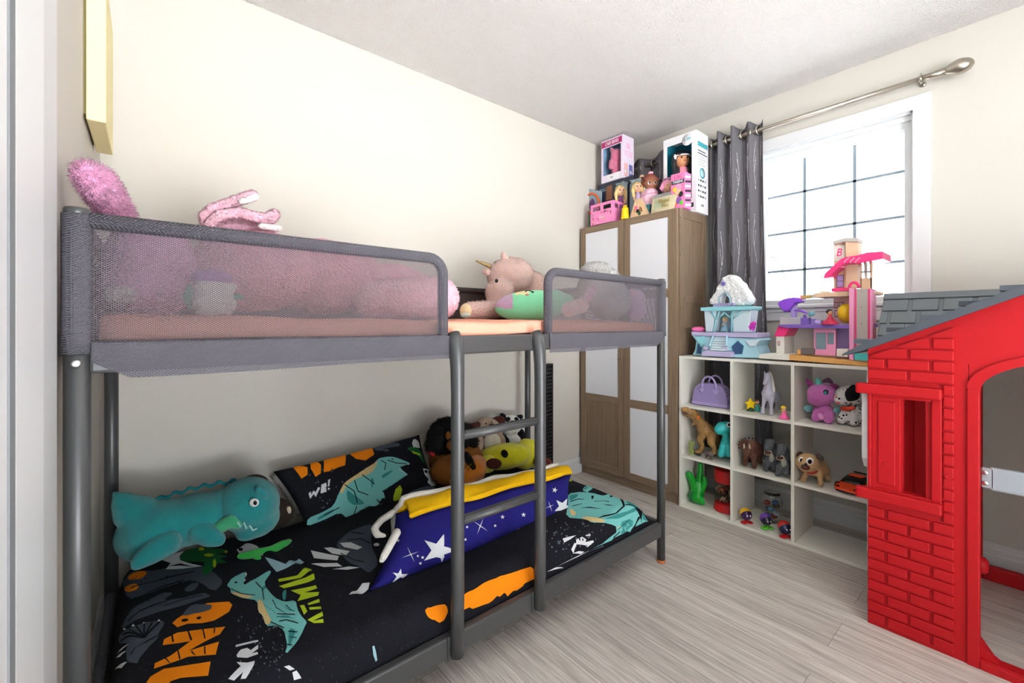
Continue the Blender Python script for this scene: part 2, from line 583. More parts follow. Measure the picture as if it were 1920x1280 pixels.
board('baseboard_left', (XL, 1.09, 0), (XL, YB-0.017, 0), (1, 0, 0))

# window: casing, jamb, sash, grille, panes
M_vinyl = mat('window_vinyl', '#dfe4e6', 0.35)
M_grille = mat('grille_grey', '#82929c', 0.5)
b = MB()
cw = 0.066
prof = [(0.0, 0.012), (0.012, 0.022), (0.030, 0.018), (0.036, 0.022), (0.060, 0.022), (0.066, 0.010)]
def cas(bb, y0, z0, y1, z1, out):
    """stepped casing board from (y0,z0) to (y1,z1); out = direction away from the opening"""
    for (a0, t0), (a1, t1) in zip(prof, prof[1:]):
        t = max(t0, t1)
        if out[0]:
            ya, yb = sorted((y0+out[0]*a0, y0+out[0]*a1)); ex = a1 
            bb.box((XW-t, ya, z0-(ex if out[1] else 0)), (XW, yb, z1+ex), M_trim)
        else:
            za, zb = sorted((z0+out[1]*a0, z0+out[1]*a1))
            bb.box((XW-t, y0-a0, za), (XW, y1+a0, zb), M_trim)
cas(b, WY0, WZ0, WY0, WZ1, (-1, 0))
cas(b, WY1, WZ0, WY1, WZ1, (1, 0))
cas(b, WY0, WZ1, WY1, WZ1, (0, 1))
# stool and apron under the window
b.box((XW-0.045, WY0-0.085, WZ0-0.022), (XW+0.06, WY1+0.085, WZ0), M_trim, 0.006)
b.box((XW-0.018, WY0-0.066, WZ0-0.095), (XW, WY1+0.066, WZ0-0.022), M_trim, 0.004)
b.box((XW-0.026, WY0-0.066, WZ0-0.045), (XW, WY1+0.066, WZ0-0.022), M_trim, 0.004)
# jamb lining
b.box((XW-0.004, WY0-0.002, WZ0), (XW+0.15, WY0+0.008, WZ1), M_trim)
b.box((XW-0.004, WY1-0.008, WZ0), (XW+0.15, WY1+0.002, WZ1), M_trim)
b.box((XW-0.004, WY0, WZ1-0.008), (XW+0.15, WY1, WZ1+0.002), M_trim)
win = structure(b, 'window_1')
GX = 2.98
GY0, GY1, GZ0, GZ1 = 0.421, 1.068, 1.245, 2.088
b = MB()
b.box((GX-0.03, WY0+0.008, WZ0), (GX+0.05, GY0, WZ1-0.008), M_vinyl)
b.box((GX-0.03, GY1, WZ0), (GX+0.05, WY1-0.008, WZ1-0.008), M_vinyl)
b.box((GX-0.03, GY0, GZ1), (GX+0.05, GY1, WZ1-0.008), M_vinyl)
b.box((GX-0.03, GY0, WZ0), (GX+0.05, GY1, GZ0), M_vinyl)
b.box((GX-0.042, WY0+0.008, WZ1-0.034), (GX-0.03, WY1-0.008, WZ1-0.008), M_vinyl)
b.box((GX-0.016, GY0, GZ1-0.004), (GX, GY1, GZ1+0.01), M_vinyl)
structure(b, 'sash_frame', win)
b = MB()
for y in (0.632, 0.870): b.box((GX+0.004, y-0.0072, GZ0), (GX+0.010, y+0.0072, GZ1), M_grille)
for z in (1.888, 1.655, 1.425): b.box((GX+0.004, GY0, z-0.0068), (GX+0.010, GY1, z+0.0068), M_grille)
structure(b, 'window_grille', win)
structure(MB().box((GX+0.014, GY0-0.003, GZ0-0.003), (GX+0.018, GY1+0.003, GZ1+0.003), M_glass), 'window_pane', win)

# door leaf and casing at the left edge of the view
M_door = mat('door_paint', '#e6e8ea', 0.35)
b = MB()
b.box((XL-0.03, -0.62, 0.01), (XL+0.035, 0.622, 2.05), M_door, 0.003)
b.box((XL+0.035, -0.50, 0.22), (XL+0.041, 0.44, 0.95), M_door, 0.004)
b.box((XL+0.035, -0.50, 1.08), (XL+0.041, 0.44, 1.93), M_door, 0.004)
door = structure(b, 'door_1')
structure(MB().box((XL-0.03, 0.6225, 0.01), (XL+0.0362, 0.6458, 2.05), mat('gap_shade_grey', '#7b7f82', 0.7)), 'gap_shade_strip', door)  # shade of the gap beside the door, painted as a grey strip
structure(MB().lathe((0, 0, 0), [(0.012, 0), (0.012, 0.03), (0.026, 0.04), (0.028, 0.055), (0.0, 0.066)], mat('door_brass', '#b9b4aa', 0.3, 1.0), M=Matrix.Translation((XL+0.035, -0.55, 0.96)) @ Matrix.Rotation(PI/2, 4, 'Y')), 'door_knob', door)
b = MB()
b.box((XL-0.1, 0.646, 0), (XL+0.036, 0.800, HC-0.004), M_door, 0.003)
b.box((XL-0.1, 0.800, 0), (XL+0.030, 0.815, HC-0.004), M_trim, 0.004)
b.box((XL-0.1, 0.815, 0), (XL+0.022, 0.965, HC-0.004), M_trim, 0.004)
b.box((XL-0.1, 0.965, 0), (XL+0.017, 1.070, HC-0.004), M_trim, 0.004)
structure(b, 'trim_1')
# wall outlet beside the bed end
b = MB()
b.box((1.895, YB-0.006, 0.30), (1.965, YB, 0.415), M_trim, 0.003)
for z in (0.335, 0.378): b.box((1.915, YB-0.0085, z-0.012), (1.945, YB-0.006, z+0.012), M_vinyl, 0.003)
t = solo(b, 'wall_outlet', 'small white outlet plate on the cream wall behind the bed end', 'outlet', base=(1.93, YB, 0.30))
# made-up fixture for the added fill lamp (out of view from the camera)
b = MB()
b.lathe((FILL_LAMP[0], FILL_LAMP[1], HC), [(0.17, -0.001), (0.17, -0.03), (0.0, -0.03)], mat('fill_lamp_metal', '#d8d4cc', 0.35, 0.6))
t = thing('added_fill_light', (FILL_LAMP[0], FILL_LAMP[1], HC), 'added round fill light with white glass bowl above the open floor', 'light')
b.build('fill_light_base', t)
MB().lathe((FILL_LAMP[0], FILL_LAMP[1], HC), [(0.16, -0.031), (0.155, -0.06), (0.10, -0.095), (0.0, -0.108)], mat('fill_lamp_glass', '#fff4e2', 0.3, emit=2.0)).build('fill_light_bowl', t)

# street lamp outside
b = MB()
M_pole = mat('lamp_pole', '#33383c', 0.5)
pts = [P(1478, v, d=22) for v in (760, 640, 560)] + [P(1474, 535, d=22), P(1469, 512, d=22), P(1462, 494, d=22), P(1455, 486, d=22), P(1449, 484, d=22)]
pts[0].z = -3.2
b.tube(pts, [0.075]*3+[0.06]*5, M_pole, 8)
t = thing('street_lamp', (pts[0].x, pts[0].y, -3.2), 'grey curved street lamp outside behind the window', 'street lamp')
b.build('lamp_pole', t)
h = P(1447, 484, d=22)
MB().ell(h, (0.16, 0.16, 0.06), M_pole).build('lamp_head', t)

# picture on the left wall, seen from its edge
M_canvas = mat('canvas_edge', '#efe3ae', 0.7, bump=0.1, bscale=300)
t = thing('canvas_picture', (XL, 1.80, 1.656), 'pale yellow edged canvas picture hung high on left wall', 'picture')
b = MB().box((XL+0.006, 1.643, 1.656), (XL+0.046, 1.946, 2.06), M_canvas, 0.003)
b.build('canvas', t)
b = MB(); mf = mat('picture_back_shaded', '#8d8458', 0.8)  # dark olive backing: the shade along the wall is put into its colour
b.box((XL, 1.66, 1.675), (XL+0.006, 1.93, 2.045), mf)
b.build('shaded_back', t)

# curtain rod and curtain
M_nickel = mat('brushed_nickel', '#b9b2a6', 0.28, 1.0)
RX, RZ = 2.85, 2.279
t = thing('curtain_rod', (XW, 1.09, RZ), 'brushed nickel curtain rod with egg finial above the window', 'curtain rod')
b = MB()
b.tube([(RX, 2.06, RZ), (RX, 0.33, RZ)], 0.0120, M_nickel, 16)
b.tube([(RX, 0.345, RZ), (RX, 0.31, RZ), (RX, 0.262, RZ)], [0.0135, 0.0140, 0.0180], M_nickel, 16)
b.build('rod', t)
b = MB()
fin = [(0.018, 0), (0.019, 0.004), (0.029, 0.020), (0.0355, 0.042), (0.034, 0.060), (0.025, 0.080), (0.012, 0.091), (0.0, 0.094)]
b.lathe((0, 0, 0), fin, M_nickel, 20, M=Matrix.Translation((RX, 0.263, RZ)) @ Matrix.Rotation(PI/2, 4, 'X'))
b.build('finial', t)
for y in (0.348, 1.985):
    b = MB()
    b.tube([(XW, y, RZ-0.004), (RX+0.01, y, RZ-0.004)], 0.006, M_nickel, 8)
    b.lathe((0, 0, 0), [(0.013, 0), (0.013, 0.006), (0, 0.007)], M_nickel, 16, M=Matrix.Translation((XW, y, RZ-0.004)) @ Matrix.Rotation(-PI/2, 4, 'Y'))
    b.tube([(RX, y-0.006, RZ), (RX, y+0.006, RZ)], 0.0155, M_nickel, 14)
    for sg in (-1, 1): b.tube([(RX, y, RZ+sg*0.012), (RX, y, RZ+sg*0.026)], 0.0035, M_nickel, 6)
    b.build('rod_bracket', t)
M_curt = cloth('curtain_grey', '#6b696e', 300, 0.15)
M_silver = mat('silver_print', '#e8e8ee', 0.25, 0.6)
def curtain(name, label, y0, y1, spread, waves, ztop, zbot, amp, seedv, group):
    """y0..y1 from left to right along the rod"""
    rnd = random.Random(seedv)
    def f(a, c):
        # a along width 0..1, c down 0..1
        yr = y0+(y1-y0)*a
        yb = y0+(y1-y0)*a - spread*a*max(0, (c-0.02))**0.8
        k = min(1, max(0, (c-0.0)*1.2))
        y = yr*(1-k)+yb*k
        ph = waves*2*PI*a
        x = RX + amp*(0.85+0.25*math.sin(5*a+2.0*c))*math.sin(ph+0.25*math.sin(3*c)) + 0.008*math.sin(9*a+4*c)
        x = min(x, XW-0.012)
        y += 0.012*math.cos(ph*1.0)*c
        return Vector((x, y, ztop - 0.012*math.sin(ph*1.0+0.6) - (ztop-zbot)*c))
    t = thing(name, (RX, (y0+y1)/2, zbot), label, 'curtain', group)
    b = MB(); b.grid(f, int(waves*26), 40, M_curt)
    # silver twigs printed on the cloth
    def fo(a, c):
        e = 0.002
        p = f(a, c); n = (f(a+e, c)-f(a-e, c)).cross(f(a, c+e)-f(a, c-e)).normalized()
        if n.x > 0: n = -n
        return p+n*0.0028
    def strip(pts, w):
        out = []
        for (p0, p1) in zip(pts, pts[1:]):
            dx, dy = p1[0]-p0[0], (p1[1]-p0[1])*2.0
            l = math.hypot(dx, dy) or 1
            nx, ny = -dy/l*w, dx/l*w*0.5
            b.decal([[(p0[0]-nx, p0[1]-ny), (p1[0]-nx, p1[1]-ny), (p1[0]+nx, p1[1]+ny), (p0[0]+nx, p0[1]+ny)]], fo, M_silver, 0.02)
    ncol = int(waves*3)
    for i in range(ncol):
        a = (i+0.5)/ncol
        c = rnd.uniform(0.02, 0.1)
        while c < 0.92:
            ln = rnd.uniform(0.10, 0.17); sw = rnd.choice((-1, 1))*rnd.uniform(0.01, 0.028)
            main = [(min(0.985, max(0.015, a+sw*math.sin(q/8*PI*1.3))), c+ln*q/8) for q in range(9)]
            strip(main, 0.0034 if False else 0.0030)
            for q in (2, 5):
                s2 = -1 if sw > 0 else 1
                p = main[q]
                tw = [(min(0.985, max(0.015, p[0]+s2*0.018*r/4)), p[1]-0.045*r/4) for r in range(5)]
                strip(tw, 0.0024)
                e = tw[-1]
                b.decal([[(e[0]+0.006*math.cos(z), e[1]+0.0026*math.sin(z)) for z in (0, 1.05, 2.1, 3.14, 4.19, 5.24)]], fo, M_silver, 0.02)
            c += ln+rnd.uniform(0.03, 0.09)
    o = b.build('curtain_cloth', t)
    sd = o.modifiers.new('thick', 'SOLIDIFY'); sd.thickness = 0.0016
    # eyelets on the rod
    n = int(waves*2)
    for i in range(n):
        a = (i+0.5)/n
        y = y0+(y1-y0)*a
        g = MB()
        g.tube([(RX+0.0235*math.cos(q), y+(0.006 if i % 2 else -0.006)*math.cos(q), RZ+0.0235*math.sin(q)) for q in [2*PI*j/20 for j in range(20)]], 0.0055, M_nickel, 8, closed=True)
        g.build('eyelet', t)
    return t
curtain('curtain', 'grey grommet curtain with silver twig print bunched left of the window', 1.372, 1.050, 0.05, 3.5, 2.335, 0.165, 0.036, 3, 'grey curtains')
curtain('curtain', 'grey curtain hanging behind the wardrobe, top showing between the doll boxes', 2.05, 1.43, 0.0, 3.0, 2.335, 0.30, 0.020, 5, 'grey curtains')
# ================================================================== BUNK BED
M_steel = mat('bed_steel', '#4b4c4d', 0.38, metal=0.25, bump=0.03, bscale=60)
M_bolt = mat('bolt_zinc', '#c9cbcc', 0.3, 1.0)
M_pad = mat('foot_orange', '#c2703a', 0.6)
M_net = mesh_fabric('guard_net', '#625e64', 0.0034, 0.30)
M_netd = mesh_fabric('guard_net_double', '#5c5a62', 0.0034, 0.66)
M_dark = cloth('guard_back_cloth', '#4d4645', 300, 0.3)
X0, X1, Y0, Y1 = -0.100, 1.820, 1.105, 2.030
ZT = 1.305
bed = thing('bunk_bed', ((X0+X1)/2, (Y0+Y1)/2, 0), 'low dark grey metal bunk bed with mesh guards and a ladder', 'bunk bed')
for (x, y) in ((X0, Y0), (X1, Y0), (X0, Y1), (X1, Y1)):
    b = MB(); b.tube([(x, y, 0.010), (x, y, ZT)], 0.0185, M_steel, 20)
    p = b.build('post', bed)
    b = MB(); b.lathe((x, y, 0), [(0.019, 0), (0.0195, 0.012), (0.0175, 0.014)], M_pad)
    tag(b.build('foot_cap', p), 'orange foot cap')
    b = MB(); b.lathe((x, y, ZT), [(0.0187, -0.012), (0.0187, 0.001), (0.016, 0.004), (0, 0.005)], M_steel)
    b.build('post_cap', p)
def bolt(x, y, z, par, r=0.0075):
    MB().lathe((0, 0, 0), [(r, 0), (r, 0.003), (r*0.6, 0.0045), (0.0, 0.0038)], M_bolt, 14, M=Matrix.Translation((x, y, z)) @ Matrix.Rotation(PI/2, 4, 'X')).build('bolt', par)
zl0, zl1, zu0, zu1 = 0.124, 0.188, 1.010, 1.066
for y in (Y0, Y1):
    o = MB().box((X0+0.016, y-0.014, zl0), (X1-0.016, y+0.014, zl1), M_steel, 0.006).build('lower_side_rail', bed)
    if y == Y0:
        for x in (0.690, 1.021): bolt(x, y-0.0165, 0.150, o)
    MB().box((X0+0.016, y-0.014, zu0), (X1-0.016, y+0.014, zu1), M_steel, 0.006).build('upper_side_rail', bed)
for x in (X0, X1):
    MB().box((x-0.012, Y0+0.016, zl0), (x+0.012, Y1-0.016, zl1), M_netd if x < 0 else M_steel, 0.006).build('lower_end_rail', bed)
    MB().box((x-0.012, Y0+0.016, zu0), (x+0.012, Y1-0.016, zu1), M_steel, 0.006).build('upper_end_rail', bed)
bolt(X0+0.0, Y0-0.0180, 1.030, bed); bolt(X1+0.012, Y0-0.0150, 1.050, bed, 0.005)
# sling bases the mattresses lie on
for z, nm in ((zl0+0.03, 'lower_sling'), (zu0+0.02, 'upper_sling')):
    MB().box((X0+0.013, Y0+0.015, z-0.006), (X1-0.013, Y1-0.015, z), M_dark).build(nm, bed)
# ladder
for x in (0.690, 1.021):
    pts = [(x, Y0-0.028, 0.135), (x, Y0-0.030, 0.30), (x, Y0-0.030, 0.90), (x, Y0-0.029, 0.965), (x, Y0-0.026, 1.010), (x, Y0-0.018, 1.048), (x, Y0-0.006, 1.071)]
    b = MB(); b.tube(pts, [0.0195, 0.0195, 0.0195, 0.0205, 0.022, 0.023, 0.021], M_steel, 18)
    u = b.build('ladder_upright', bed)
    b = MB(); b.box((x-0.026, Y0-0.0185, zl0-0.003), (x+0.026, Y0-0.0145, zl1+0.004), M_steel, 0.0018)
    b.build('rail_bracket', u)
for z in (0.772, 0.522):
    b = MB(); b.tube([(0.705, Y0-0.030, z), (1.006, Y0-0.030, z)], 0.0125, M_steel, 14)
    b.box((0.712, Y0-0.040, z+0.0095), (1.000, Y0-0.020, z+0.0140), M_steel, 0.002)
    o = b.build('rung', bed)
    MB().lathe((1.040, Y0-0.030, z), [(0.0, -0.006), (0.006, -0.004), (0.006, 0.004), (0.0, 0.006)], M_steel, 12).build('rung_screw', o)
# fabric guards
def guard(xa, xb, corner_left, corner_right, name):
    """front guard between xa and xb; a rounded free corner on one side, a post sleeve on the other"""
    R = 0.045; zt = ZT-0.016; zb = 1.045; y = Y0
    pts = []
    if corner_left:
        pts += [(xa+0.014, y, zb-0.03), (xa+0.014, y, zt-R)]
        pts += [(xa+0.014+R-R*math.cos(q), y, zt-R+R*math.sin(q)) for q in [PI/2*i/6 for i in range(1, 6)]]
        pts += [(xa+0.014+R, y, zt), (xb, y, zt)]
    else:
        pts += [(xa, y, zt), (xb-0.014-R, y, zt)]
        pts += [(xb-0.014-R+R*math.sin(q), y, zt-R+R*math.cos(q)) for q in [PI/2*i/6 for i in range(1, 6)]]
        pts += [(xb-0.014, y, zt-R), (xb-0.014, y, zb-0.03)]
    b = MB(); b.tube(pts, 0.0155, M_netd, 14)
    g = b.build('guard_frame_sleeve', bed)
    # see-through panel
    pa, pb = xa+0.02, xb-0.02
    def f(a, c):
        x = pa+(pb-pa)*a; z = zb-0.012+(zt-zb)*c
        return Vector((x, y-0.004+0.006*math.sin(PI*a)*math.sin(PI*c), z))
    b = MB(); b.grid(f, 30, 10, M_net); tag(b.build('guard_panel', g), 'see-through net panel')
    # hem wrapped round the rail
    def h(a, c):
        x = xa-0.0+(xb-xa)*a
        if corner_left: x = xa+0.006+(xb-xa-0.02)*a
        else: x = xa+0.02+(xb-xa-0.02)*a
        ang = -PI*0.5*c
        zz = 1.066-0.066*c
        edge = 0.0
        if not corner_left: edge = 0.030*max(0, 1-a/0.07)
        else: edge = 0.022*max(0, (a-0.93)/0.07)
        zz += edge*c
        return Vector((x, y-0.0165-0.004*math.sin(PI*c)-0.0012*math.sin(40*a+3*c), zz-0.006*math.sin(2*PI*a)*c*0.3))
    b = MB(); b.grid(h, 60, 8, M_netd)
    def top(a, c):
        x = xa+0.01+(xb-xa-0.02)*a
        return Vector((x, y-0.0165+0.016*c, 1.066+0.004*math.sin(PI*c)))
    b.grid(top, 20, 3, M_netd)
    b.build('guard_hem', g)
    # sleeve round the post
    px = X0 if not corner_left else X1
    b = MB(); b.tube([(px, y, 1.046), (px, y, 1.08), (px, y, 1.2), (px, y, ZT-0.008)], [0.0225, 0.0215, 0.021, 0.0215], M_netd, 20)
    b.build('post_sleeve', g)
guard(X0, 0.672, False, True, 'front_left')
guard(1.073, X1, True, False, 'front_right')
def flat_guard(p0, p1, m):
    p0 = Vector(p0); p1 = Vector(p1); zt = ZT-0.016
    b = MB(); b.tube([p0+UP*zt, p1+UP*zt], 0.0155, m, 12)
    g = b.build('guard_frame_sleeve', bed)
    b = MB(); b.grid(lambda a, c: p0.lerp(p1, a)+UP*(1.0+(zt-1.0)*c), 20, 8, m)
    b.build('guard_panel', g)
flat_guard((X0+0.01, Y1, 0), (X1-0.01, Y1, 0), M_dark)
flat_guard((X0, Y0+0.01, 0), (X0, Y1-0.01, 0), M_net)
flat_guard((X1, Y0+0.01, 0), (X1, Y1-0.01, 0), M_net)

# ------------------------------------------------------------------ upper bunk
M_peach = cloth('peach_sheet', '#eba78f', 220, 0.35)
def sheet_f(a, c):
    # c: 0 hanging front hem .. 1 back
    x = X0+0.028+(X1-X0-0.056)*a
    w = 0.006*math.sin(9*a+1.2)+0.004*math.sin(23*a)+0.003*math.sin(41*a+2)
    if c < 0.25:
        k = c/0.25
        return Vector((x, Y0+0.0185+0.006*k+w*0.3, 1.062+0.008*math.sin(13*a)*(1-k)**2+0.041*k))
    k = (c-0.25)/0.75
    return Vector((x, Y0+0.026+(Y1-Y0-0.056)*k, 1.106+0.010*math.sin(PI*min(1, k*6)*0.5)+w*0.5+0.003*math.sin(8*k+5*a)))
b = MB(); b.grid(sheet_f, 70, 24, M_peach)
sh = solo(b, 'bed_sheet', 'peach bed sheet on the upper bunk showing between the two guards', 'sheet')
q = sh.modifiers.new('t', 'SOLIDIFY'); q.thickness = 0.004

# ------------------------------------------------------------------ lower bunk: duvet surface
DX0, DX1, DY0, DY1 = -0.080, 1.772, 1.124, 2.012
def duvet_z(x, y):
    def roll(d, r=0.075):
        t = min(1.0, max(0.0, d/r)); return math.sqrt(max(0.0, 1-(1-t)**2))
    k = roll(y-DY0)*roll(DY1-y, 0.05)*roll(DX1-x, 0.10)*roll(x-DX0, 0.05)
    z = 0.277 + 0.006*math.sin(4.1*x+1.0)*math.sin(5.3*y) + 0.004*math.sin(11*x+6*y) + 0.003*math.sin(7*x-15*y)+0.0022*math.sin(31*x+13*y+2*math.sin(9*y))
    z += 0.020*math.exp(-((x-0.12)/0.28)**2-((y-1.50)/0.28)**2)
    z += 0.012*math.exp(-((x-1.30)/0.25)**2-((y-1.5)/0.3)**2)
    # fold line where the quilt is turned back
    s = (x-0.47)+0.35*(y-1.3)
    z += 0.010*math.exp(-(s/0.02)**2) - 0.006*math.exp(-((s-0.035)/0.02)**2)
    z0 = 0.182
    return z0 + (z-z0)*k
def duvet_hit(u, v):
    r = FW*F_PX + RT*(u-960.0) + UP*(HOR-v)
    prev = None
    t = 0.0006
    while t < 0.006:
        p = r*t + Vector((0, 0, CH))
        if DX0 <= p.x <= DX1 and DY0 <= p.y <= DY1 and p.z <= duvet_z(p.x, p.y):
            return (p.x, p.y)
        if p.z < 0.18: break
        t += 0.000004
    p = P(u, v, z=0.26)
    return (min(DX1-0.002, max(DX0+0.002, p.x)), min(DY1-0.002, max(DY0+0.002, p.y)))
M_duvet = dots_mat('duvet_black', '#191a20', '#3a3d46', 70, 0.12, 0.9, 0.03, 0.12)
I_or = cloth('print_orange', '#f58a14'); I_wh = cloth('print_white', '#dde0e3'); I_te = cloth('print_teal', '#78c3bf')
I_td = cloth('print_deep_teal', '#3d8f8c'); I_sl = cloth('print_slate', '#4a515b'); I_li = cloth('print_lime', '#b5cf2c')
I_gr = cloth('print_green', '#1f6436'); I_bk = cloth('print_black', '#14151a'); I_sa = cloth('print_sand', '#d9c188'); I_lb = cloth('print_pale_blue', '#9cc3cc')
b = MB()
b.grid(lambda a, c: Vector((DX0+(DX1-DX0)*a, DY0+(DY1-DY0)*c, duvet_z(DX0+(DX1-DX0)*a, DY0+(DY1-DY0)*c))), 150, 80, M_duvet)
# closes the underside
b.box((DX0+0.004, DY0+0.004, 0.1805), (DX1-0.004, DY1-0.004, 0.1825), M_duvet)
def dlay(k): return lambda x, y: Vector((x, y, duvet_z(x, y)+k))
def Z7(*pts): return [duvet_hit(120+x/3.2, 980+y/3.2) for x, y in pts]
def Z4(*pts): return [duvet_hit(1000+x/4.923, 820+y/4.923) for x, y in pts]
def Z8(*pts): return [duvet_hit(780+x/5.818, 1060+y/5.818) for x, y in pts]
def el(cx, cy, rx, ry, tilt=0, n=12):
    c, s = math.cos(tilt), math.sin(tilt)
    return [(cx+rx*math.cos(2*PI*i/n)*c-ry*math.sin(2*PI*i/n)*s, cy+rx*math.cos(2*PI*i/n)*s+ry*math.sin(2*PI*i/n)*c) for i in range(n)]
def soft(p):
    """rounds the corners of a printed outline"""
    o = []
    for i in range(len(p)):
        a, c = p[i], p[(i+1) % len(p)]
        o += [(a[0]*.8+c[0]*.2, a[1]*.8+c[1]*.2), (a[0]*.2+c[0]*.8, a[1]*.2+c[1]*.8)]
    return o
def D(poly_list, m, k, Z=Z7):
    if m in (I_te, I_sl, I_gr, I_sa, I_td) or Z is Z8: poly_list = [soft(p) for p in poly_list]
    b.decal([Z(*p) for p in poly_list], dlay(k*(2.2 if Z is Z8 else 1.3)), m, 0.011)
D([[(1630,130),(1700,60),(1800,20),(1850,10),(1840,130),(1890,250),(1830,310),(1780,270),(1700,240),(1660,180)],
   [(340,330),(420,290),(560,290),(700,250),(840,260),(900,300),(960,360),(900,420),(780,340),(640,380),(500,430),(380,470)],
   [(340,640),(380,560),(420,510),(520,460),(600,420),(660,425),(590,470),(690,460),(850,420),(890,440),(830,460),(720,500),(600,530),(480,570),(420,590),(380,620)],
   [(720,400),(790,350),(812,365),(780,412),(735,418)],
   [(325,690),(370,645),(470,605),(590,590),(605,610),(560,680),(570,690),(500,760),(450,820),(440,855),(380,840),(370,770),(385,730),(330,735)]], I_sl, 0.0012)
D([el(440,320,60,22,-.3), el(405,395,45,21,-.3),
   [(650,605),(680,580),(735,545),(800,515),(860,485),(990,475),(1010,500),(990,540),(900,590),(830,605),(740,610),(680,630)],
   [(592,740),(600,705),(680,665),(968,627),(935,672),(745,775),(930,722),(910,795),(745,810),(540,885),(545,850),(640,800),(760,715),(690,725)],
   [(470,1000),(520,930),(600,880),(880,842),(865,925),(700,940),(640,960),(600,1010)]], I_or, 0.0014)
D([[(710,560),(750,510),(800,495),(890,497),(880,530),(800,550),(720,565)]], I_sl, 0.0022)
D([el(725,590,22,9,-.2), el(810,578,15,8,-.2)], I_bk, 0.0022)
D([[(640,668),(650,665),(660,722),(650,724)],[(740,655),(748,653),(770,712),(760,714)],[(830,645),(838,643),(850,700),(842,704)],[(900,640),(908,638),(905,670),(898,672)],
   [(600,815),(606,812),(640,850),(632,853)],[(680,775),(686,770),(700,825),(692,828)],[(760,780),(768,778),(790,802),(782,804)],[(840,752),(848,750),(850,798),(842,800)]], I_bk, 0.0022)
D([[(580,225),(640,195),(700,180),(730,165),(700,230),(830,265),(720,280),(610,285),(640,245)],
   [(1035,165),(1075,140),(1130,130),(1165,150),(1195,200),(1150,190),(1130,215),(1080,225),(1060,200)],
   [(315,795),(390,735),(345,772)],[(310,822),(375,775),(335,815)],[(305,887),(380,840),(345,882)],
   [(470,612),(480,600),(490,610)],[(560,598),(570,585),(580,598)],[(352,650),(362,635),(372,648)],[(405,628),(415,613),(425,625)],
   [(1030,740),(1165,710),(1165,722),(1030,755)],
   [(1035,800),(1060,765),(1100,760),(1120,775),(1165,740),(1165,760),(1125,795),(1160,780),(1165,795),(1100,815),(1040,815)],
   [(985,945),(1060,870),(1035,845),(1100,850),(1145,835),(1140,860),(1110,915),(1090,945),(1060,950),(1075,905),(1020,960)],
   [(1320,880),(1350,860),(1385,885),(1355,905)],[(1370,915),(1395,905),(1425,955),(1380,960)],
   [(1480,170),(1570,190),(1650,205),(1640,230),(1500,215)],[(1560,155),(1600,150),(1715,175),(1690,200),(1610,190)],
   [(1655,125),(1720,120),(1790,150),(1760,165),(1680,150)],el(1875,135,18,10),[(1480,250),(1640,245),(1670,265),(1560,270)],
   [(1610,285),(1710,265),(1775,272),(1700,285)],[(1710,440),(1790,370),(1835,365),(1825,405),(1750,430)]], I_wh, 0.0018)
D([el(1060,165,14,9), el(1083,188,16,9), [(620,265),(700,250),(780,270),(700,262)]], I_bk, 0.0026)
D([[(690,205),(740,160),(830,150),(980,165),(980,185),(900,190),(990,205),(930,220),(985,245),(910,250),(885,300),(845,325),(825,290),(850,240),(770,240),(700,235)]], I_gr, 0.0021)
D([el(825,163,18,10), el(870,200,30,10), el(903,250,10,26), el(972,180,10,8)], I_li, 0.0028)
D([[(1205,210),(1260,225),(1330,250),(1410,220),(1440,240),(1380,250),(1330,280),(1275,300),(1240,260)],[(1850,750),(1862,752),(1880,830),(1870,868),(1856,830)]], I_lb, 0.0014)
D([[(975,380),(1010,335),(1090,295),(1085,340),(1075,380),(1130,350),(1230,290),(1245,300),(1195,370),(1260,450),(1320,480),(1390,470),(1400,520),(1420,560),(1460,600),(1440,640),(1400,720),(1325,800),(1340,740),(1320,650),(1270,620),(1210,625),(1190,560),(1165,540),(1160,470),(1080,460),(1000,430),(1000,400)]], I_te, 0.0016)
D([[(1160,470),(1185,470),(1215,540),(1250,600),(1210,625),(1190,560),(1165,540)],[(1020,420),(1080,440),(1150,450),(1080,462),(1000,430)]], I_sa, 0.0024)
D([[(1350,640),(1390,650),(1370,720),(1345,760)],[(1280,470),(1330,520),(1400,540),(1340,530)],[(1260,575),(1330,560),(1400,590),(1330,575)],[(1200,380),(1215,400),(1180,420)],[(1310,420),(1335,405),(1330,470),(1312,468)]], I_td, 0.0024)
D([[(1285,345),(1400,320),(1480,280),(1490,290),(1420,335),(1290,360)],[(1290,385),(1400,350),(1500,310),(1505,345),(1440,370),(1320,400)],
   [(1360,410),(1510,380),(1520,400),(1440,425),(1530,420),(1525,440),(1400,475),(1420,440)],[(1460,490),(1530,460),(1535,480),(1470,500)],
   [(1415,500),(1440,500),(1460,540),(1440,560)],[(1470,515),(1540,510),(1545,525),(1475,530)],[(1460,590),(1550,540),(1555,565),(1490,595),(1555,585),(1558,605),(1500,612)]], I_li, 0.0018)
D([[(320,520),(440,505),(540,515),(640,540),(690,530),(700,500),(780,545),(790,570),(880,580),(1000,640),(1090,720),(1105,770),(1060,790),(1075,755),(1020,715),(970,730),(940,820),(880,910),(820,950),(720,1000),(730,960),(770,880),(760,820),(640,790),(540,790),(480,760),(300,740),(320,620)],
   [(450,490),(480,450),(545,455),(545,480),(510,500),(500,515)]], I_te, 0.0014, Z4)
D([[(640,760),(760,722),(860,690),(940,655),(1060,655),(1000,675),(900,705),(820,745),(780,760)],[(850,600),(900,600),(1000,660),(900,640)],[(800,800),(900,760),(930,800),(870,880),(800,920),(830,850)],[(330,540),(420,525),(400,560),(340,590)]], I_td, 0.0022, Z4)
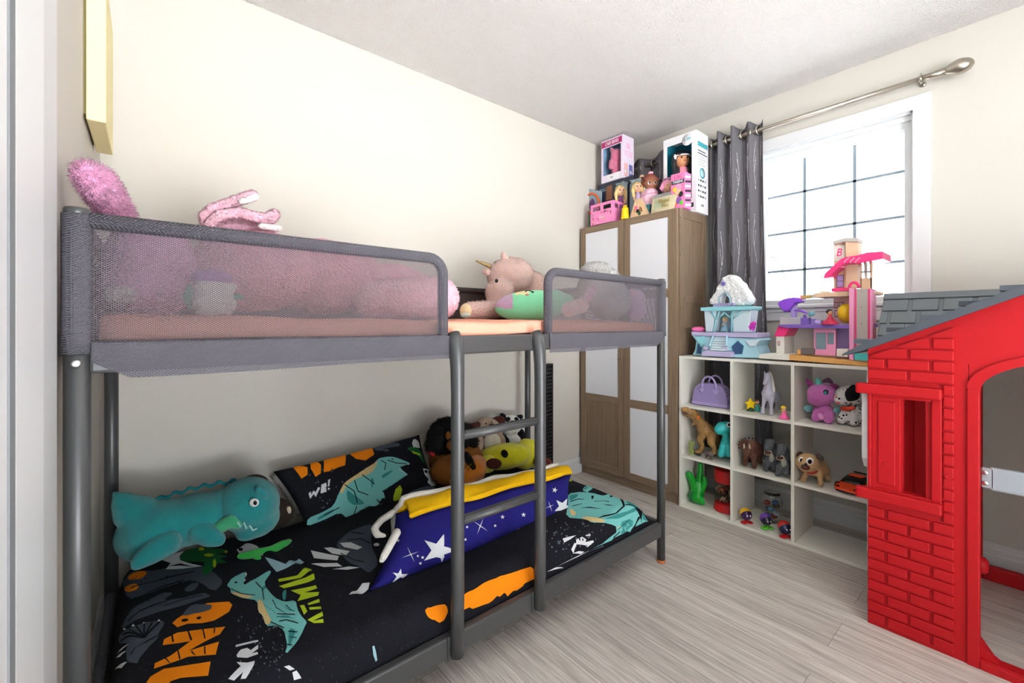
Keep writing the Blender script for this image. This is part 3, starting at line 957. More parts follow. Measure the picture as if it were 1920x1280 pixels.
D([[(590,755),(650,725),(760,700),(828,640),(800,572),(815,570),(846,640),(770,712),(660,737)],[(430,655),(520,645),(640,665),(520,655)],[(640,622),(700,628),(750,635),(690,636)],[(535,540),(560,545),(550,575),(538,570)],[(700,545),(740,545),(720,560)]], I_bk, 0.0022, Z4)
D([[(430,745),(520,735),(680,770),(640,792),(540,785)],[(330,655),(380,680),(400,720),(350,730)],[(770,830),(800,830),(790,870)]], I_sa, 0.0022, Z4)
D([[(270,945),(395,912),(340,950),(285,980)],[(350,1040),(400,950),(450,925),(490,950),(480,980),(550,960),(560,975),(500,1030),(480,1010),(400,1000),(370,1085)],
   [(360,1090),(420,1055),(470,1075),(440,1100)],[(410,1130),(520,1090),(525,1115),(430,1190),(400,1160)],[(280,1210),(420,1185),(430,1205),(360,1240)],[(480,910),(525,900),(530,915),(490,922)]], I_wh, 0.0014, Z4)
D([[(260,370),(300,365),(320,380),(270,395)],[(300,400),(372,390),(350,410)]], I_li, 0.0014, Z4)
D([[(380,960),(392,955),(398,985),(386,990)],[(420,940),(432,938),(436,960),(424,962)],[(450,945),(460,942),(464,962),(454,966)]], I_bk, 0.0022, Z4)
D([[(500,355),(560,310),(640,270),(760,200),(900,140),(1000,120),(1120,75),(1280,20),(1290,235),(1180,265),(1080,290),(980,365),(900,390),(820,420),(700,470),(600,510),(500,540),(430,560),(400,420)],
   [(95,520),(140,480),(230,455),(335,445),(350,540),(320,610),(240,650),(190,645),(130,590)]], I_or, 0.0016, Z8)
def strk(pts, w):
    o = []
    for p, q in zip(pts, pts[1:]):
        dx, dy = q[0]-p[0], q[1]-p[1]; l = math.hypot(dx, dy) or 1; nx, ny = -dy/l*w/2, dx/l*w/2
        o.append([(p[0]+nx, p[1]+ny), (q[0]+nx, q[1]+ny), (q[0]-nx, q[1]-ny), (p[0]-nx, p[1]-ny)])
    return o
L7 = []
for e in ((338,722),(352,682),(388,652),(432,627),(482,610),(532,602),(575,603)): L7 += strk([(480, 700), e], 9)
for pl in ([(385,600),(450,540),(540,500),(640,470)], [(600,505),(700,472),(830,442)], [(845,425),(888,446)], [(430,470),(520,420),(620,380),(720,350)], [(400,400),(500,370),(640,330),(780,300)], [(400,800),(430,760),(500,720),(560,690)], [(745,370),(800,365)],
           [(1000,402),(1060,432),(1150,442)], [(1200,500),(1280,558),(1385,560)], [(1240,602),(1320,642)], [(1290,600),(1335,590),(1405,612)], [(1150,362),(1190,402),(1200,470)], [(1330,500),(1372,540)], [(1250,470),(1275,520),(1340,560)], [(1340,690),(1395,700)], [(1345,660),(1400,665)], [(1335,740),(1370,745)],
           [(1660,190),(1740,230),(1800,240)], [(1700,110),(1780,100),(1840,130)], [(1720,60),(1800,70)]):
    L7 += strk(pl, 5)
D(L7, I_bk, 0.0030)
D([el(1032, 366, 9, 6, -.3)], I_bk, 0.0032)
D([[(1088,300),(1098,318),(1090,335)], [(1080,345),(1092,350),(1082,362)]], I_wh, 0.0030)
rn = random.Random(21)
D([el(rn.uniform(1040, 1320), rn.uniform(560, 900), rn.uniform(4, 9), rn.uniform(2, 5), rn.uniform(0, 3), 7) for _ in range(70)], mat('print_fleck', '#5a6570', .9), 0.0010)
D([el(rn.uniform(460, 700), rn.uniform(300, 470), rn.uniform(3, 7), rn.uniform(2, 5), rn.uniform(0, 3), 7) for _ in range(20)], I_bk, 0.0022)
D([el(rn.uniform(120, 740), rn.uniform(760, 1120), rn.uniform(5, 13), rn.uniform(4, 8), rn.uniform(0, 3), 7) for _ in range(60)], mat('print_fleck', '#5a6570', .9), 0.0010, Z4)
L4 = []
for pl in ([(340,600),(420,575),(470,580)], [(360,640),(450,620)], [(560,600),(640,590),(700,600)], [(850,630),(930,640),(1010,690)], [(780,860),(860,800),(920,740)], [(740,940),(800,880)], [(470,480),(500,470)]):
    L4 += strk(pl, 5)
D(L4, I_bk, 0.0030, Z4)
dv = solo(b, 'duvet', 'black duvet with printed dinosaurs and orange lettering on the lower bunk', 'duvet', base=(0.85, 1.56, 0.18))

# ------------------------------------------------------------------ pillows
def quad_fn(c, puff, back=False, e=0.42, dome=1.0):
    """pillow skin on the corners TL, TR, BR, BL"""
    TL, TR, BR, BL = c
    n = ((TR-TL).cross(BL-TL)).normalized()
    if n.dot(Vector((0, 0, CH))-TL) < 0: n = -n
    def f(a, d, off=0.0):
        a = min(1, max(0, a)); d = min(1, max(0, d))
        p = TL.lerp(TR, a).lerp(BL.lerp(BR, a), d)
        # pinched sides
        ctr = (TL+TR+BR+BL)/4
        pin = 0.05*((2*abs(a-.5))**1.0*(4*d*(1-d)) + (2*abs(d-.5))*(4*a*(1-a)))
        p = p.lerp(ctr, pin)
        h = puff*((4*a*(1-a))**e)*((4*d*(1-d))**e)
        h += 0.004*math.sin(13*a+5*d)*min(1, 8*a*(1-a))*min(1, 8*d*(1-d))
        return p + n*((-h if back else h)+off)
    return f
def inv_bi(u, v, q):
    """image point to (a, d) of the pillow whose corners project to q"""
    a = d = 0.5
    for _ in range(12):
        x = (q[0][0]*(1-a)+q[1][0]*a)*(1-d)+(q[3][0]*(1-a)+q[2][0]*a)*d
        y = (q[0][1]*(1-a)+q[1][1]*a)*(1-d)+(q[3][1]*(1-a)+q[2][1]*a)*d
        xa = (q[1][0]-q[0][0])*(1-d)+(q[2][0]-q[3][0])*d; ya = (q[1][1]-q[0][1])*(1-d)+(q[2][1]-q[3][1])*d
        xd = (q[3][0]-q[0][0])*(1-a)+(q[2][0]-q[1][0])*a; yd = (q[3][1]-q[0][1])*(1-a)+(q[2][1]-q[1][1])*a
        det = xa*yd-xd*ya
        ex, ey = u-x, v-y
        a += (ex*yd-ey*xd)/det; d += (xa*ey-ya*ex)/det
    return (a, d)
def pillow(c, puff, m, n=28, e=0.42):
    b = MB()
    b.grid(quad_fn(c, puff, False, e), n, n, m); b.grid(quad_fn(c, puff*0.8, True, e), n, n, m)
    bmesh.ops.remove_doubles(b.bm, verts=b.bm.verts, dist=0.0006)
    bmesh.ops.recalc_face_normals(b.bm, faces=b.bm.faces)
    return b
q = [(512, 884), (786, 815), (822, 918), (578, 1004)]
c = [P(*q[0], y=2.03), P(*q[1], y=2.06), P(*q[2], y=1.91), P(*q[3], y=1.88)]
fp = quad_fn(c, 0.050)
b = pillow(c, 0.050, M_duvet)
def Z6(*pts):
    return [inv_bi(200+x/2.909, 740+y/2.909, q) for x, y in pts]
def DP(pl, m, k):
    if m in (I_te, I_sl, I_gr, I_sa, I_td): pl = [soft(p) for p in pl]
    b.decal([Z6(*p) for p in pl], lambda a, d: fp(a, d, k), m, 0.05)
DP([[(1390,292),(1560,265),(1575,290),(1480,305),(1430,330)],[(1600,560),(1700,520),(1780,500),(1800,540),(1720,580),(1640,600)],[(1440,320),(1500,310),(1490,330)]], I_sl, 0.001)
DP([[(985,400),(1010,388),(1050,410),(1050,455),(1022,475)],[(1065,370),(1090,360),(1115,400),(1115,450),(1090,470),(1065,420)],
    [(1130,345),(1165,335),(1205,375),(1200,325),(1250,310),(1240,410),(1205,420),(1160,380),(1160,440),(1130,445)],
    [(1270,340),(1290,312),(1312,345),(1345,355),(1372,340),(1383,300),(1400,300),(1402,350),(1350,387),(1300,375)],[(1100,745),(1155,740),(1130,765)]], I_or, 0.0014)
DP([[(1075,690),(1140,665),(1190,635),(1215,560),(1240,510),(1290,475),(1370,450),(1420,375),(1480,360),(1530,360),(1625,395),(1610,405),(1545,400),(1560,430),(1615,470),(1520,450),(1460,455),(1445,510),(1420,550),(1460,560),(1470,595),(1430,580),(1380,600),(1450,620),(1410,640),(1340,625),(1330,670),(1300,680),(1320,715),(1290,735),(1235,735),(1240,710),(1270,700),(1225,670),(1150,705),(1080,728)]], I_te, 0.0014)
DP([[(1215,560),(1240,510),(1290,475),(1370,450),(1415,385),(1420,400),(1385,460),(1300,490),(1250,525),(1228,575)]], I_sa, 0.002)
DP([[(1250,560),(1265,555),(1275,600),(1310,625),(1350,620),(1345,630),(1290,635),(1258,610)],[(1440,470),(1500,440),(1510,445),(1450,490)],[(1120,690),(1190,650),(1195,665),(1125,705)],[(1380,480),(1400,500),(1390,545),(1382,520)]], I_td, 0.002)
DP([[(1062,560),(1072,590),(1088,565),(1100,582),(1118,532),(1106,528),(1097,556),(1086,545),(1077,566),(1070,550)],[(1122,515),(1145,505),(1150,525),(1138,535),(1152,556),(1142,558),(1133,540),(1132,562),(1122,562)],[(1154,490),(1166,486),(1163,525),(1156,528)],el(1162,540,5,6),
    [(1650,272),(1660,250),(1672,245),(1690,252),(1702,268),(1706,295),(1658,298)],[(1715,415),(1770,412),(1790,455),(1795,500),(1765,505),(1740,490),(1750,470),(1725,450)]], I_wh, 0.0014)
DP([el(1737,430,13,9), el(1768,430,9,9)], I_bk, 0.002)
DP([[(1610,305),(1650,290),(1700,300),(1720,340),(1737,385),(1715,372),(1690,345),(1640,325)]], I_gr, 0.0014)
DP([[(1640,320),(1700,330),(1706,342),(1650,334)],[(1520,580),(1530,540),(1543,550),(1555,520),(1570,545),(1562,600),(1538,612),(1522,598)],[(1590,600),(1605,580),(1625,575),(1610,600)]], I_li, 0.002)
rn = random.Random(5)
DP([el(rn.uniform(1060, 1560), rn.uniform(430, 680), rn.uniform(3, 7), rn.uniform(2, 4), rn.uniform(0, 3), 7) for _ in range(60)], mat('print_fleck', '#5a6570', .9), 0.0008)
LP = []
for pl in ([(1480,382),(1540,398),(1600,400)], [(1240,522),(1290,560),(1312,622)], [(1330,470),(1402,520)], [(1290,500),(1310,560),(1370,580)], [(1150,680),(1220,645)], [(1310,640),(1300,690)], [(1440,385),(1470,400),(1460,440)], [(1270,700),(1310,715)], [(1420,600),(1445,620)]): LP += strk(pl, 5)
DP(LP, I_bk, 0.0024)
DP([[(1540+i*13, 400), (1546+i*13, 401), (1543+i*13, 409)] for i in range(6)] + [[(1548+i*11, 436+i*6), (1554+i*11, 440+i*6), (1555+i*11, 430+i*6)] for i in range(5)], I_wh, 0.0022)
DP([el(1512, 375, 5, 4)], I_bk, 0.0026)
solo(b, 'pillow', 'black pillow with a printed teal dinosaur leaning on the bed wall', 'pillow')
# white pillow behind it
c = [P(505, 893, y=2.135), P(690, 846, y=2.14), P(700, 930, y=2.07), P(556, 968, y=2.06)]
b = pillow(c, 0.022, cloth('white_cotton', '#cfcdc8', 120, 0.5), 20)
solo(b, 'pillow', 'white pillow tucked behind the dinosaur pillow, only its crumpled corner showing', 'pillow')
# navy star pillow standing on its edge
M_navy = cloth('navy_satin', '#23216e', 200, 0.15)
q2 = [(738, 968), (1068, 888), (1066, 972), (684, 1128)]
c = [P(742, 962, y=1.46), P(1072, 886, y=1.47), P(1068, 960, y=1.34), P(690, 1112, y=1.30)]
fn2 = quad_fn(c, 0.085, False, 0.36)
b = pillow(c, 0.085, M_navy, 30, 0.36)
# the printed stars are placed where they are seen on the front skin
def proj(p):
    d = p.x*FW.x+p.y*FW.y; l = p.x*RT.x+p.y*RT.y
    return (960+F_PX*l/d, HOR-F_PX*(p.z-CH)/d)
def on_skin(fn, u, v, n=26):
    best = None
    for i in range(n+1):
        for j in range(n+1):
            x, y = proj(fn(i/n, j/n)); e = (x-u)**2+(y-v)**2
            if best is None or e < best[0]: best = (e, i/n, j/n)
    _, a, d = best
    for _ in range(4):
        x, y = proj(fn(a, d)); h = 0.01
        xa, ya = proj(fn(a+h, d)); xd, yd = proj(fn(a, d+h))
        xa, ya, xd, yd = (xa-x)/h, (ya-y)/h, (xd-x)/h, (yd-y)/h
        det = xa*yd-xd*ya
        if abs(det) < 1e-6: break
        da = ((u-x)*yd-(v-y)*xd)/det; dd = (xa*(v-y)-ya*(u-x))/det
        a = min(0.99, max(0.01, a+max(-.05, min(.05, da)))); d = min(0.99, max(0.01, d+max(-.05, min(.05, dd))))
    return (a, d)
def S8(pts): return [on_skin(fn2, 660+x/2.9097, 740+y/2.9097) for x, y in pts]
st = []
for cx, cy, r, n, k, a0 in ((470, 850, 95, 5, .40, -1.25), (258, 990, 42, 5, .38, -1.4), (475, 1105, 36, 5, .36, -1.5), (660, 872, 22, 8, .6, 0), (866, 838, 26, 5, .34, -1.3), (1150, 612, 52, 5, .42, -1.1),
                            (935, 655, 14, 5, .4, -1.5), (820, 667, 13, 5, .4, -1.5), (372, 993, 14, 5, .4, -1.4), (770, 815, 12, 5, .4, -1.4), (415, 1052, 12, 5, .4, -1.5), (250, 795, 11, 5, .4, -1.5), (940, 782, 12, 5, .4, -1.2),
                            (384, 888, 10, 5, .5, -1.5), (372, 920, 9, 5, .5, -1.5), (358, 880, 8, 5, .5, -1.5), (906, 740, 9, 5, .5, -1.5), (618, 790, 9, 5, .5, -1.5), (715, 885, 7, 5, .5, -1.5), (310, 1130, 12, 5, .4, -1.5), (145, 1065, 9, 5, .5, -1.4), (205, 1045, 9, 5, .5, -1.4), (780, 715, 9, 5, .5, -1.5), (627, 722, 9, 5, .5, 0), (1105, 520, 16, 5, .4, -1.3), (1100, 660, 8, 5, .5, 0), (1085, 690, 7, 5, .5, 0), (800, 870, 8, 5, .5, 0), (870, 915, 22, 4, .25, -1)):
    st.append(star_pts(cx, cy, r, n, k, a0))
for p0, p1, w in (((620,1048),(830,740),4), ((640,1050),(845,770),4), ((655,1048),(850,800),4), ((605,1045),(850,715),3), ((270,890),(365,855),5), ((300,830),(340,915),5), ((660,690),(740,745),5), ((715,675),(680,765),5), ((470,950),(530,1000),7), ((445,1045),(525,960),4), ((175,1105),(235,1135),6), ((185,1070),(210,1120),6), ((215,1135),(250,1100),5), ((1070,580),(1090,640),4), ((1055,620),(1100,600),4)):
    dx, dy = p1[0]-p0[0], p1[1]-p0[1]; l = math.hypot(dx, dy); nx, ny = -dy/l*w*.5, dx/l*w*.5
    mid = ((p0[0]+p1[0])/2, (p0[1]+p1[1])/2)
    st.append([p0, (mid[0]-nx, mid[1]-ny), p1, (mid[0]+nx, mid[1]+ny)])
b.decal([S8(p) for p in st], lambda a, d: fn2(a, d, 0.0018), I_wh, 0.04)
solo(b, 'pillow', 'large navy pillow with white stars standing behind the ladder', 'pillow')

# yellow blanket with white lining folded over the navy pillow
M_yel = cloth('yellow_fleece', '#f2bd14', 160, 0.5); M_lin = cloth('blanket_lining', '#d9d7cf', 160, 0.5)
t = thing('folded_blanket', P(900, 930, y=1.45), 'yellow fleece blanket with white lining folded over the navy star pillow', 'blanket')
bk2 = quad_fn(c, 0.085*0.8, True, 0.36)
def drape(a, k, off, d_back, d_front):
    """cloth laid over the top edge of the navy pillow: k 0 behind .. 1 in front"""
    kk = k*(d_back+d_front)-d_back
    f = fn2 if kk >= 0 else bk2
    p = f(a, max(abs(kk), 0.004))
    n = (fn2(a, .25)-bk2(a, .25)).normalized()
    w_ = math.cos(min(1.0, abs(kk)/0.16)*PI/2)
    dirn = (n*(1 if kk >= 0 else -1)*(1-w_) + UP*w_).normalized()
    return p + dirn*(off + 0.004*math.sin(17*a+6*k) + 0.003*math.sin(31*a))
w = MB()
w.grid(lambda a, k: drape(.03+.93*a, k, .030, .20, .20+.06*math.sin(2.2*a+.6)-.05*a), 50, 24, M_yel)
yo = w.build('yellow_side', t)
q = yo.modifiers.new('thick', 'SOLIDIFY'); q.thickness = .020; q.offset = 0
q = yo.modifiers.new('soft', 'SUBSURF'); q.levels = q.render_levels = 1
w = MB()
w.grid(lambda a, k: drape(.02+.88*a, k, .047, .30, .012), 40, 14, M_lin)
wo = w.build('white_lining', t); tag(wo, 'white fleece lining')
q = wo.modifiers.new('thick', 'SOLIDIFY'); q.thickness = .014; q.offset = 0
w = MB()
cap(w, [P(752, 952, y=1.52), P(716, 974, y=1.46), P(702, 990, y=1.42), P(706, 1002, y=1.40), P(722, 1004, y=1.40)], [.015, .013, .013, .012, .008], M_lin)
cap(w, [P(744, 998, y=1.33), P(732, 1020, y=1.30), P(720, 1042, y=1.28), P(716, 1050, y=1.28)], [.015, .014, .013, .010], M_lin)
w = fuse(w, 0.006, 6)
tag(w.build('white_hem', t), 'rolled white hem at the left end')
# ================================================================== WARDROBE
M_oak = wood_mat('wardrobe_oak', '#6e5b4a', '#8f7a64', 2, stretch=22, scale=10, rough=0.5, bump=0.12)
M_oakh = wood_mat('wardrobe_oak_rail', '#6b5847', '#97826b', 1, stretch=22, scale=10, rough=0.5, bump=0.12)
M_oaks = wood_mat('wardrobe_oak_side', '#604f40', '#8a7661', 2, stretch=20, scale=10, rough=0.5, bump=0.12)
M_opal = mat('opal_panel', '#dfe0e6', 0.3)
M_gap = mat('dark_gap', '#2c241e', 0.8)
WX, WXB, WA, WB, WT = 2.452, 2.805, 2.150, 1.382, 1.808
ward = thing('wardrobe', ((WX+WXB)/2, (WA+WB)/2, 0), 'tall grey-brown oak wardrobe with two white panelled doors in the corner', 'wardrobe')
b = MB()
b.box((WX+0.019, WB, 0), (WXB, WB+0.016, WT), M_oaks, 0.001)
b.box((WX+0.019, WA-0.016, 0), (WXB, WA, WT), M_oaks, 0.001)
b.box((WX+0.010, WB+0.016, WT-0.020), (WXB, WA-0.016, WT), M_oakh, 0.001)
b.box((WX+0.030, WB+0.016, 0.062), (WXB, WA-0.016, 0.080), M_oakh)
b.box((WXB-0.006, WB+0.010, 0.05), (WXB-0.002, WA-0.010, WT-0.01), M_gap)
# framed side
for (xa, xb, za, zb) in ((WX+0.022, WX+0.075, 0.0, WT), (WXB-0.05, WXB, 0.0, WT), (WX+0.075, WXB-0.05, WT-0.055, WT), (WX+0.075, WXB-0.05, 1.235, 1.275), (WX+0.075, WXB-0.05, 0.0, 0.09)):
    b.box((xa, WB-0.006, za), (xb, WB+0.001, zb), M_oaks, 0.0012)
for z in (1.20, 1.52, 1.70, 1.75): b.lathe((0, 0, 0), [(0.003, 0), (0.003, 0.001), (0, 0.001)], M_gap, 8, M=Matrix.Translation((WX+0.03, WB-0.006, z)) @ Matrix.Rotation(PI/2, 4, 'X'))
b.build('carcass', ward)
b = MB(); b.box((WX+0.030, WB+0.004, 0.0), (WX+0.046, WA-0.004, 0.060), M_oakh)
b.build('plinth', ward)
def door(ya, yb, panels, knob_y):
    """ya left edge, yb right edge (ya>yb); panels = (z0, z1, material)"""
    o = MB(); sw = 0.046
    o.box((WX, ya-sw, 0.066), (WX+0.018, ya, WT-0.004), M_oak, 0.0015)
    o.box((WX, yb, 0.066), (WX+0.018, yb+sw+(0.012 if yb < 1.5 else 0), WT-0.004), M_oak, 0.0015)
    yl, yr = ya-sw, yb+sw+(0.012 if yb < 1.5 else 0)
    zs = [0.066] + [z for p in panels for z in p[:2]] + [WT-0.004]
    for z0, z1 in zip(zs[0::2], zs[1::2]):
        o.box((WX+0.0004, yr, z0), (WX+0.018, yl, z1), M_oakh, 0.0012)
    d = o.build('door', ward)
    for z0, z1, m in panels:
        p = MB(); p.box((WX+0.0045, yr-0.004, z0-0.004), (WX+0.012, yl+0.004, z1+0.004), m)
        p = p.build('door_panel', d)
        if m is M_opal: tag(p, 'white panel')
    k = MB(); k.lathe((0, 0, 0), [(0.005, 0), (0.004, 0.008), (0.008, 0.014), (0.009, 0.018), (0.006, 0.022), (0.0, 0.023)], M_oaks, 14, M=Matrix.Translation((WX, knob_y, 0.866)) @ Matrix.Rotation(-PI/2, 4, 'Y'))
    k.build('door_knob', d)
door(2.148, 1.7685, [(0.118, 0.548, M_oak), (0.600, 1.265, M_opal), (1.320, 1.760, M_opal)], 1.795)
door(1.7645, 1.384, [(0.112, 0.545, M_opal), (0.600, 1.265, M_opal), (1.320, 1.760, M_opal)], 1.739)

# ================================================================== CUBE SHELF
M_white = mat('shelf_white', '#e9e8de', 0.42)
SX0, SX1 = 2.461, 2.752
SY0, SY1, SZ = 1.374, 0.462, 0.909
shelf = thing('cube_shelf', ((SX0+SX1)/2, (SY0+SY1)/2, 0), 'low white nine cube shelf without a back under the window', 'shelf')
T = 0.0150
cols = [1.374, 1.0725, 0.777, 0.477]     # left faces of the uprights
rows = [0.0, 0.2975, 0.600, SZ-T]        # undersides of the boards
for i, y in enumerate(cols):
    MB().box((SX0, y-T, 0.0), (SX1, y, SZ-T), M_white, 0.0008).build('side_panel' if i in (0, 3) else 'divider', shelf)
for i, z in enumerate(rows):
    if i == 3:
        MB().box((SX0, SY1, z), (SX1, SY0, SZ), M_white, 0.0008).build('top_board', shelf)
    else:
        for a, c in zip(cols, cols[1:]):
            MB().box((SX0+0.0006, c, z), (SX1, a-T, z+T), M_white, 0.0006).build('shelf_board', shelf)
SH = [0.0155, 0.313, 0.6155, SZ+0.0005]     # where things stand: bottom, middle, top row, top

# ================================================================== PLAYHOUSE
M_red = mat('playhouse_red', '#ad1119', 0.5, bump=0.12, bscale=900, spec=0.22)
M_roof = mat('playhouse_roof', '#6b7176', 0.55, bump=0.15, bscale=600, spec=0.3)
M_fasc = mat('playhouse_fascia', '#464b53', 0.5, bump=0.1, bscale=600, spec=0.3)
M_shut = mat('shutter_white', '#eef0f4', 0.4)
M_hing = mat('hinge_grey', '#8f969c', 0.45)
PX0, PX1 = 2.030, 2.800          # front and back of the house
PYL, PYR = 0.392, -0.640         # left and right walls
PYC = (PYL+PYR)/2
house = thing('playhouse', ((PX0+PX1)/2, PYC, 0), 'red plastic playhouse with brick pattern walls and grey shingle roof', 'playhouse')
eave_z = 0.985; gs = 0.483        # gable slope
def rake(y):                      # underside of the front gable roof
    return 1.016 + gs*(PYL-y) - 0.006 if y >= PYC else 1.016 + gs*(y-PYR) - 0.006
# front wall, assembled round the window hole and the arched doorway
DL, DR, DT = 0.110, PYC-(0.110-PYC), 0.884
b = MB()
xw0, xw1 = PX0+0.008, PX0+0.040
b.box((xw0, 0.296, 0.0), (xw1, PYL, 0.97), M_red)
b.box((xw0, 0.236, 0.0), (xw1, 0.296, 0.505), M_red)
b.box((xw0, 0.236, 0.838), (xw1, 0.296, 0.97), M_red)
b.box((xw0, 0.135, 0.0), (xw1, 0.236, 0.97), M_red)
b.box((xw0, DR-0.14, 0.0), (xw1, DR-0.026, 0.97), M_red)
b.box((xw0, PYR, 0.0), (xw1, DR-0.14, 0.97), M_red)
b.box((xw0, DR-0.03, 0.0), (xw1, DL+0.03, 0.030), M_red, 0.004)
# gable field with the arch cut out of it
arch = [(DL+0.026, 0.889)] + [(PYC+(DL+0.026-PYC)*math.cos(q), 0.889+0.115*math.sin(q)) for q in [PI*i/24 for i in range(1, 24)]] + [(DR-0.026, 0.889)]
poly = [(0.135, 0.97), (PYL, 0.97), (PYL, rake(PYL)), (PYC, rake(PYC)), (PYR, rake(PYR)), (PYR, 0.97), (DR-0.026, 0.97)]
# split in columns to keep the pieces simple
ys = [PYL, 0.135] + [a[0] for a in arch[1:-1]] + [DR-0.0262, PYR]
for ya, yb in zip(ys, ys[1:]):
    def low(y):
        k = (y-PYC)/(DL+0.026-PYC)
        return 0.889+0.115*math.sqrt(max(0, 1-k*k)) if abs(k) < 1 else 0.97
    la = 0.97 if ya >= 0.135 or yb < DR-0.03 else low(ya); lb = 0.97 if ya >= 0.135 or yb < DR-0.03 else low(yb)
    pts = [(ya, la), (yb, lb), (yb, rake(yb)), (ya, rake(ya))]
    b.prism(pts, 0, xw0, xw1, M_red)
b.build('front_wall', house)
# moulded bricks standing proud of the wall
b = MB()
pitch, bh = 0.0386, 0.0330
yl = [(0.3915, 0.345), (0.336, 0.227), (0.218, 0.168)]; yo = [(0.3915, 0.284), (0.276, 0.168)]
for i in range(29):
    z0 = 0.014+i*pitch; z1 = z0+bh
    for (ya, yb) in (yl if i % 2 == 0 else yo):
        if 0.44 < z1 and z0 < 0.90:
            if yb > 0.1975: continue
            ya = min(ya, 0.1935)
        ta, tb = rake(ya)-0.030, rake(yb)-0.030
        if z1 <= min(ta, tb): b.box((PX0, yb, z0), (xw0+0.002, ya, z1), M_red, 0.0028, 2)
        elif max(ta, tb) > z0+0.010:
            if ta < z0+0.004:
                ya = yb+(ya-yb)*(tb-z0-0.004)/(tb-ta); ta = z0+0.004
            pts = [(ya, z0), (yb, z0), (yb, min(z1, tb))]
            if tb > z1 > ta: pts.append((ya-(ya-yb)*(z1-ta)/(tb-ta), z1))
            pts.append((ya, min(z1, ta)))
            b.prism(pts, 0, PX0, xw0+0.002, M_red)
b.build('brick_relief', house)
# door surround with its arch
b = MB()
xs = PX0+0.001
b.box((xs, DL, 0.0), (xw1+0.01, DL+0.029, 0.890), M_red, 0.003)
b.box((xs, DR-0.029, 0.0), (xw1+0.01, DR, 0.890), M_red, 0.003)
n = 28
def arc(y0, z0, h): return [(PYC+(y0-PYC)*math.cos(PI*i/n), z0+h*math.sin(PI*i/n)) for i in range(n+1)]
inn = arc(DL, 0.884, 0.112); out = arc(DL+0.029, 0.893, 0.128)
for i in range(n):
    b.prism([inn[i], inn[i+1], out[i+1], out[i]], 0, xs, xw1+0.01, M_red)
b.box((xs, DR, 0.0), (xw1+0.02, DL, 0.028), M_red, 0.004)
b.prism([(DL, 0.020), (DL-0.060, 0.020), (DL-0.030, 0.040), (DL, 0.085)], 0, xs+0.02, xw1+0.01, M_red)
b.build('door_surround', house)
# window on the front wall: head board, sill, frame, half closed shutter
b = MB()
xf = PX0-0.002
b.box((PX0-0.020, 0.194, 0.846), (xw0+0.002, 0.424, 0.884), M_red, 0.006)
b.box((PX0-0.022, 0.194, 0.462), (xw0+0.002, 0.424, 0.502), M_red, 0.006)
b.box((xf, 0.380, 0.495), (xw0, 0.3915, 0.852), M_red, 0.003)
b.box((xf, 0.196, 0.495), (xw0, 0.222, 0.852), M_red, 0.003)
b.box((xf, 0.222, 0.836), (xw0, 0.380, 0.852), M_red, 0.003)
b.box((xf, 0.222, 0.495), (xw0, 0.380, 0.507), M_red, 0.003)
w = b.build('window_frame', house)
b = MB()
b.box((PX0+0.001, 0.300, 0.507), (xw0, 0.380, 0.836), M_red, 0.002)
b.box((PX0-0.003, 0.314, 0.525), (PX0+0.002, 0.362, 0.822), M_red, 0.0025)
b.lathe((0, 0, 0), [(0.009, 0), (0.008, 0.0025), (0.006, 0.0015), (0.0, 0.0015)], M_red, 18, M=Matrix.Translation((PX0-0.003, 0.338, 0.600)) @ Matrix.Rotation(-PI/2, 4, 'Y'))
b.build('shutter_panel', w)
MB().lathe((0, 0, 0), [(0.0105, 0), (0.0095, 0.0028), (0.006, 0.0012), (0.0, 0.0012)], M_red, 18, M=Matrix.Translation((PX0+0.0005, 0.181, 0.595)) @ Matrix.Rotation(-PI/2, 4, 'Y')).build('wall_plug', house)
# left wall, back wall with its wide opening, right wall
b = MB()
b.box((xw1, PYL-0.030, 0.0), (PX1, PYL, 0.985), M_red, 0.004)
b.prism([(2.26, 0.97), (2.75, 0.97), (2.45, 1.18), (2.42, 1.18)], 1, PYL-0.030, PYL, M_red)
for z, dz in ((0.058, 0.03), (0.225, 0.03)): b.box((2.06, PYL, z), (2.10, PYL+0.006, z+dz), M_red, 0.003)
b.build('left_wall', house)
b = MB()
b.prism([(2.055, 0.598), (2.085, 0.560), (2.30, 0.560), (2.30, 0.858), (2.055, 0.858)], 1, PYL, PYL+0.022, M_shut, 0.003)
tag(b.build('side_shutter', house), 'white shutter on the left wall')
b = MB()
b.box((xw1, PYR, 0.0), (PX1, PYR+0.030, 0.985), M_red, 0.004)
b.build('right_wall', house)
b = MB()
b.box((PX1-0.035, 0.142, 0.0), (PX1, PYL-0.03, 1.10), M_red, 0.003)
b.box((PX1-0.035, PYR+0.03, 0.0), (PX1, DR, 1.10), M_red, 0.003)
b.box((PX1-0.035, DR, 0.0), (PX1, 0.142, 0.060), M_red, 0.004)
b.box((PX1-0.035, DR, 1.00), (PX1, 0.142, 1.10), M_red, 0.004)
b.build('back_wall', house)
MB().lathe((0, 0, 0), [(0.03, 0), (0.03, 0.025), (0.02, 0.035), (0, 0.036)], M_red, 16, M=Matrix.Translation((2.35, 0.140, 0.215)) @ Matrix.Rotation(PI/2, 4, 'X')).build('inner_boss', house)
# grey cross bar in the doorway
b = MB()
b.box((2.075, DR+0.01, 0.566), (2.092, 0.092, 0.640), M_hing, 0.006)
b.box((2.075, 0.080, 0.570), (2.085, 0.1095, 0.636), M_hing, 0.004)
cb = b.build('cross_bar', house); tag(cb, 'grey bar across the doorway')
for z in (0.586, 0.620):
    MB().lathe((0, 0, 0), [(0.008, 0), (0.007, 0.003), (0.0, 0.003)], M_bolt, 12, M=Matrix.Translation((2.075, 0.100, z)) @ Matrix.Rotation(-PI/2, 4, 'Y')).build('screw', cb)
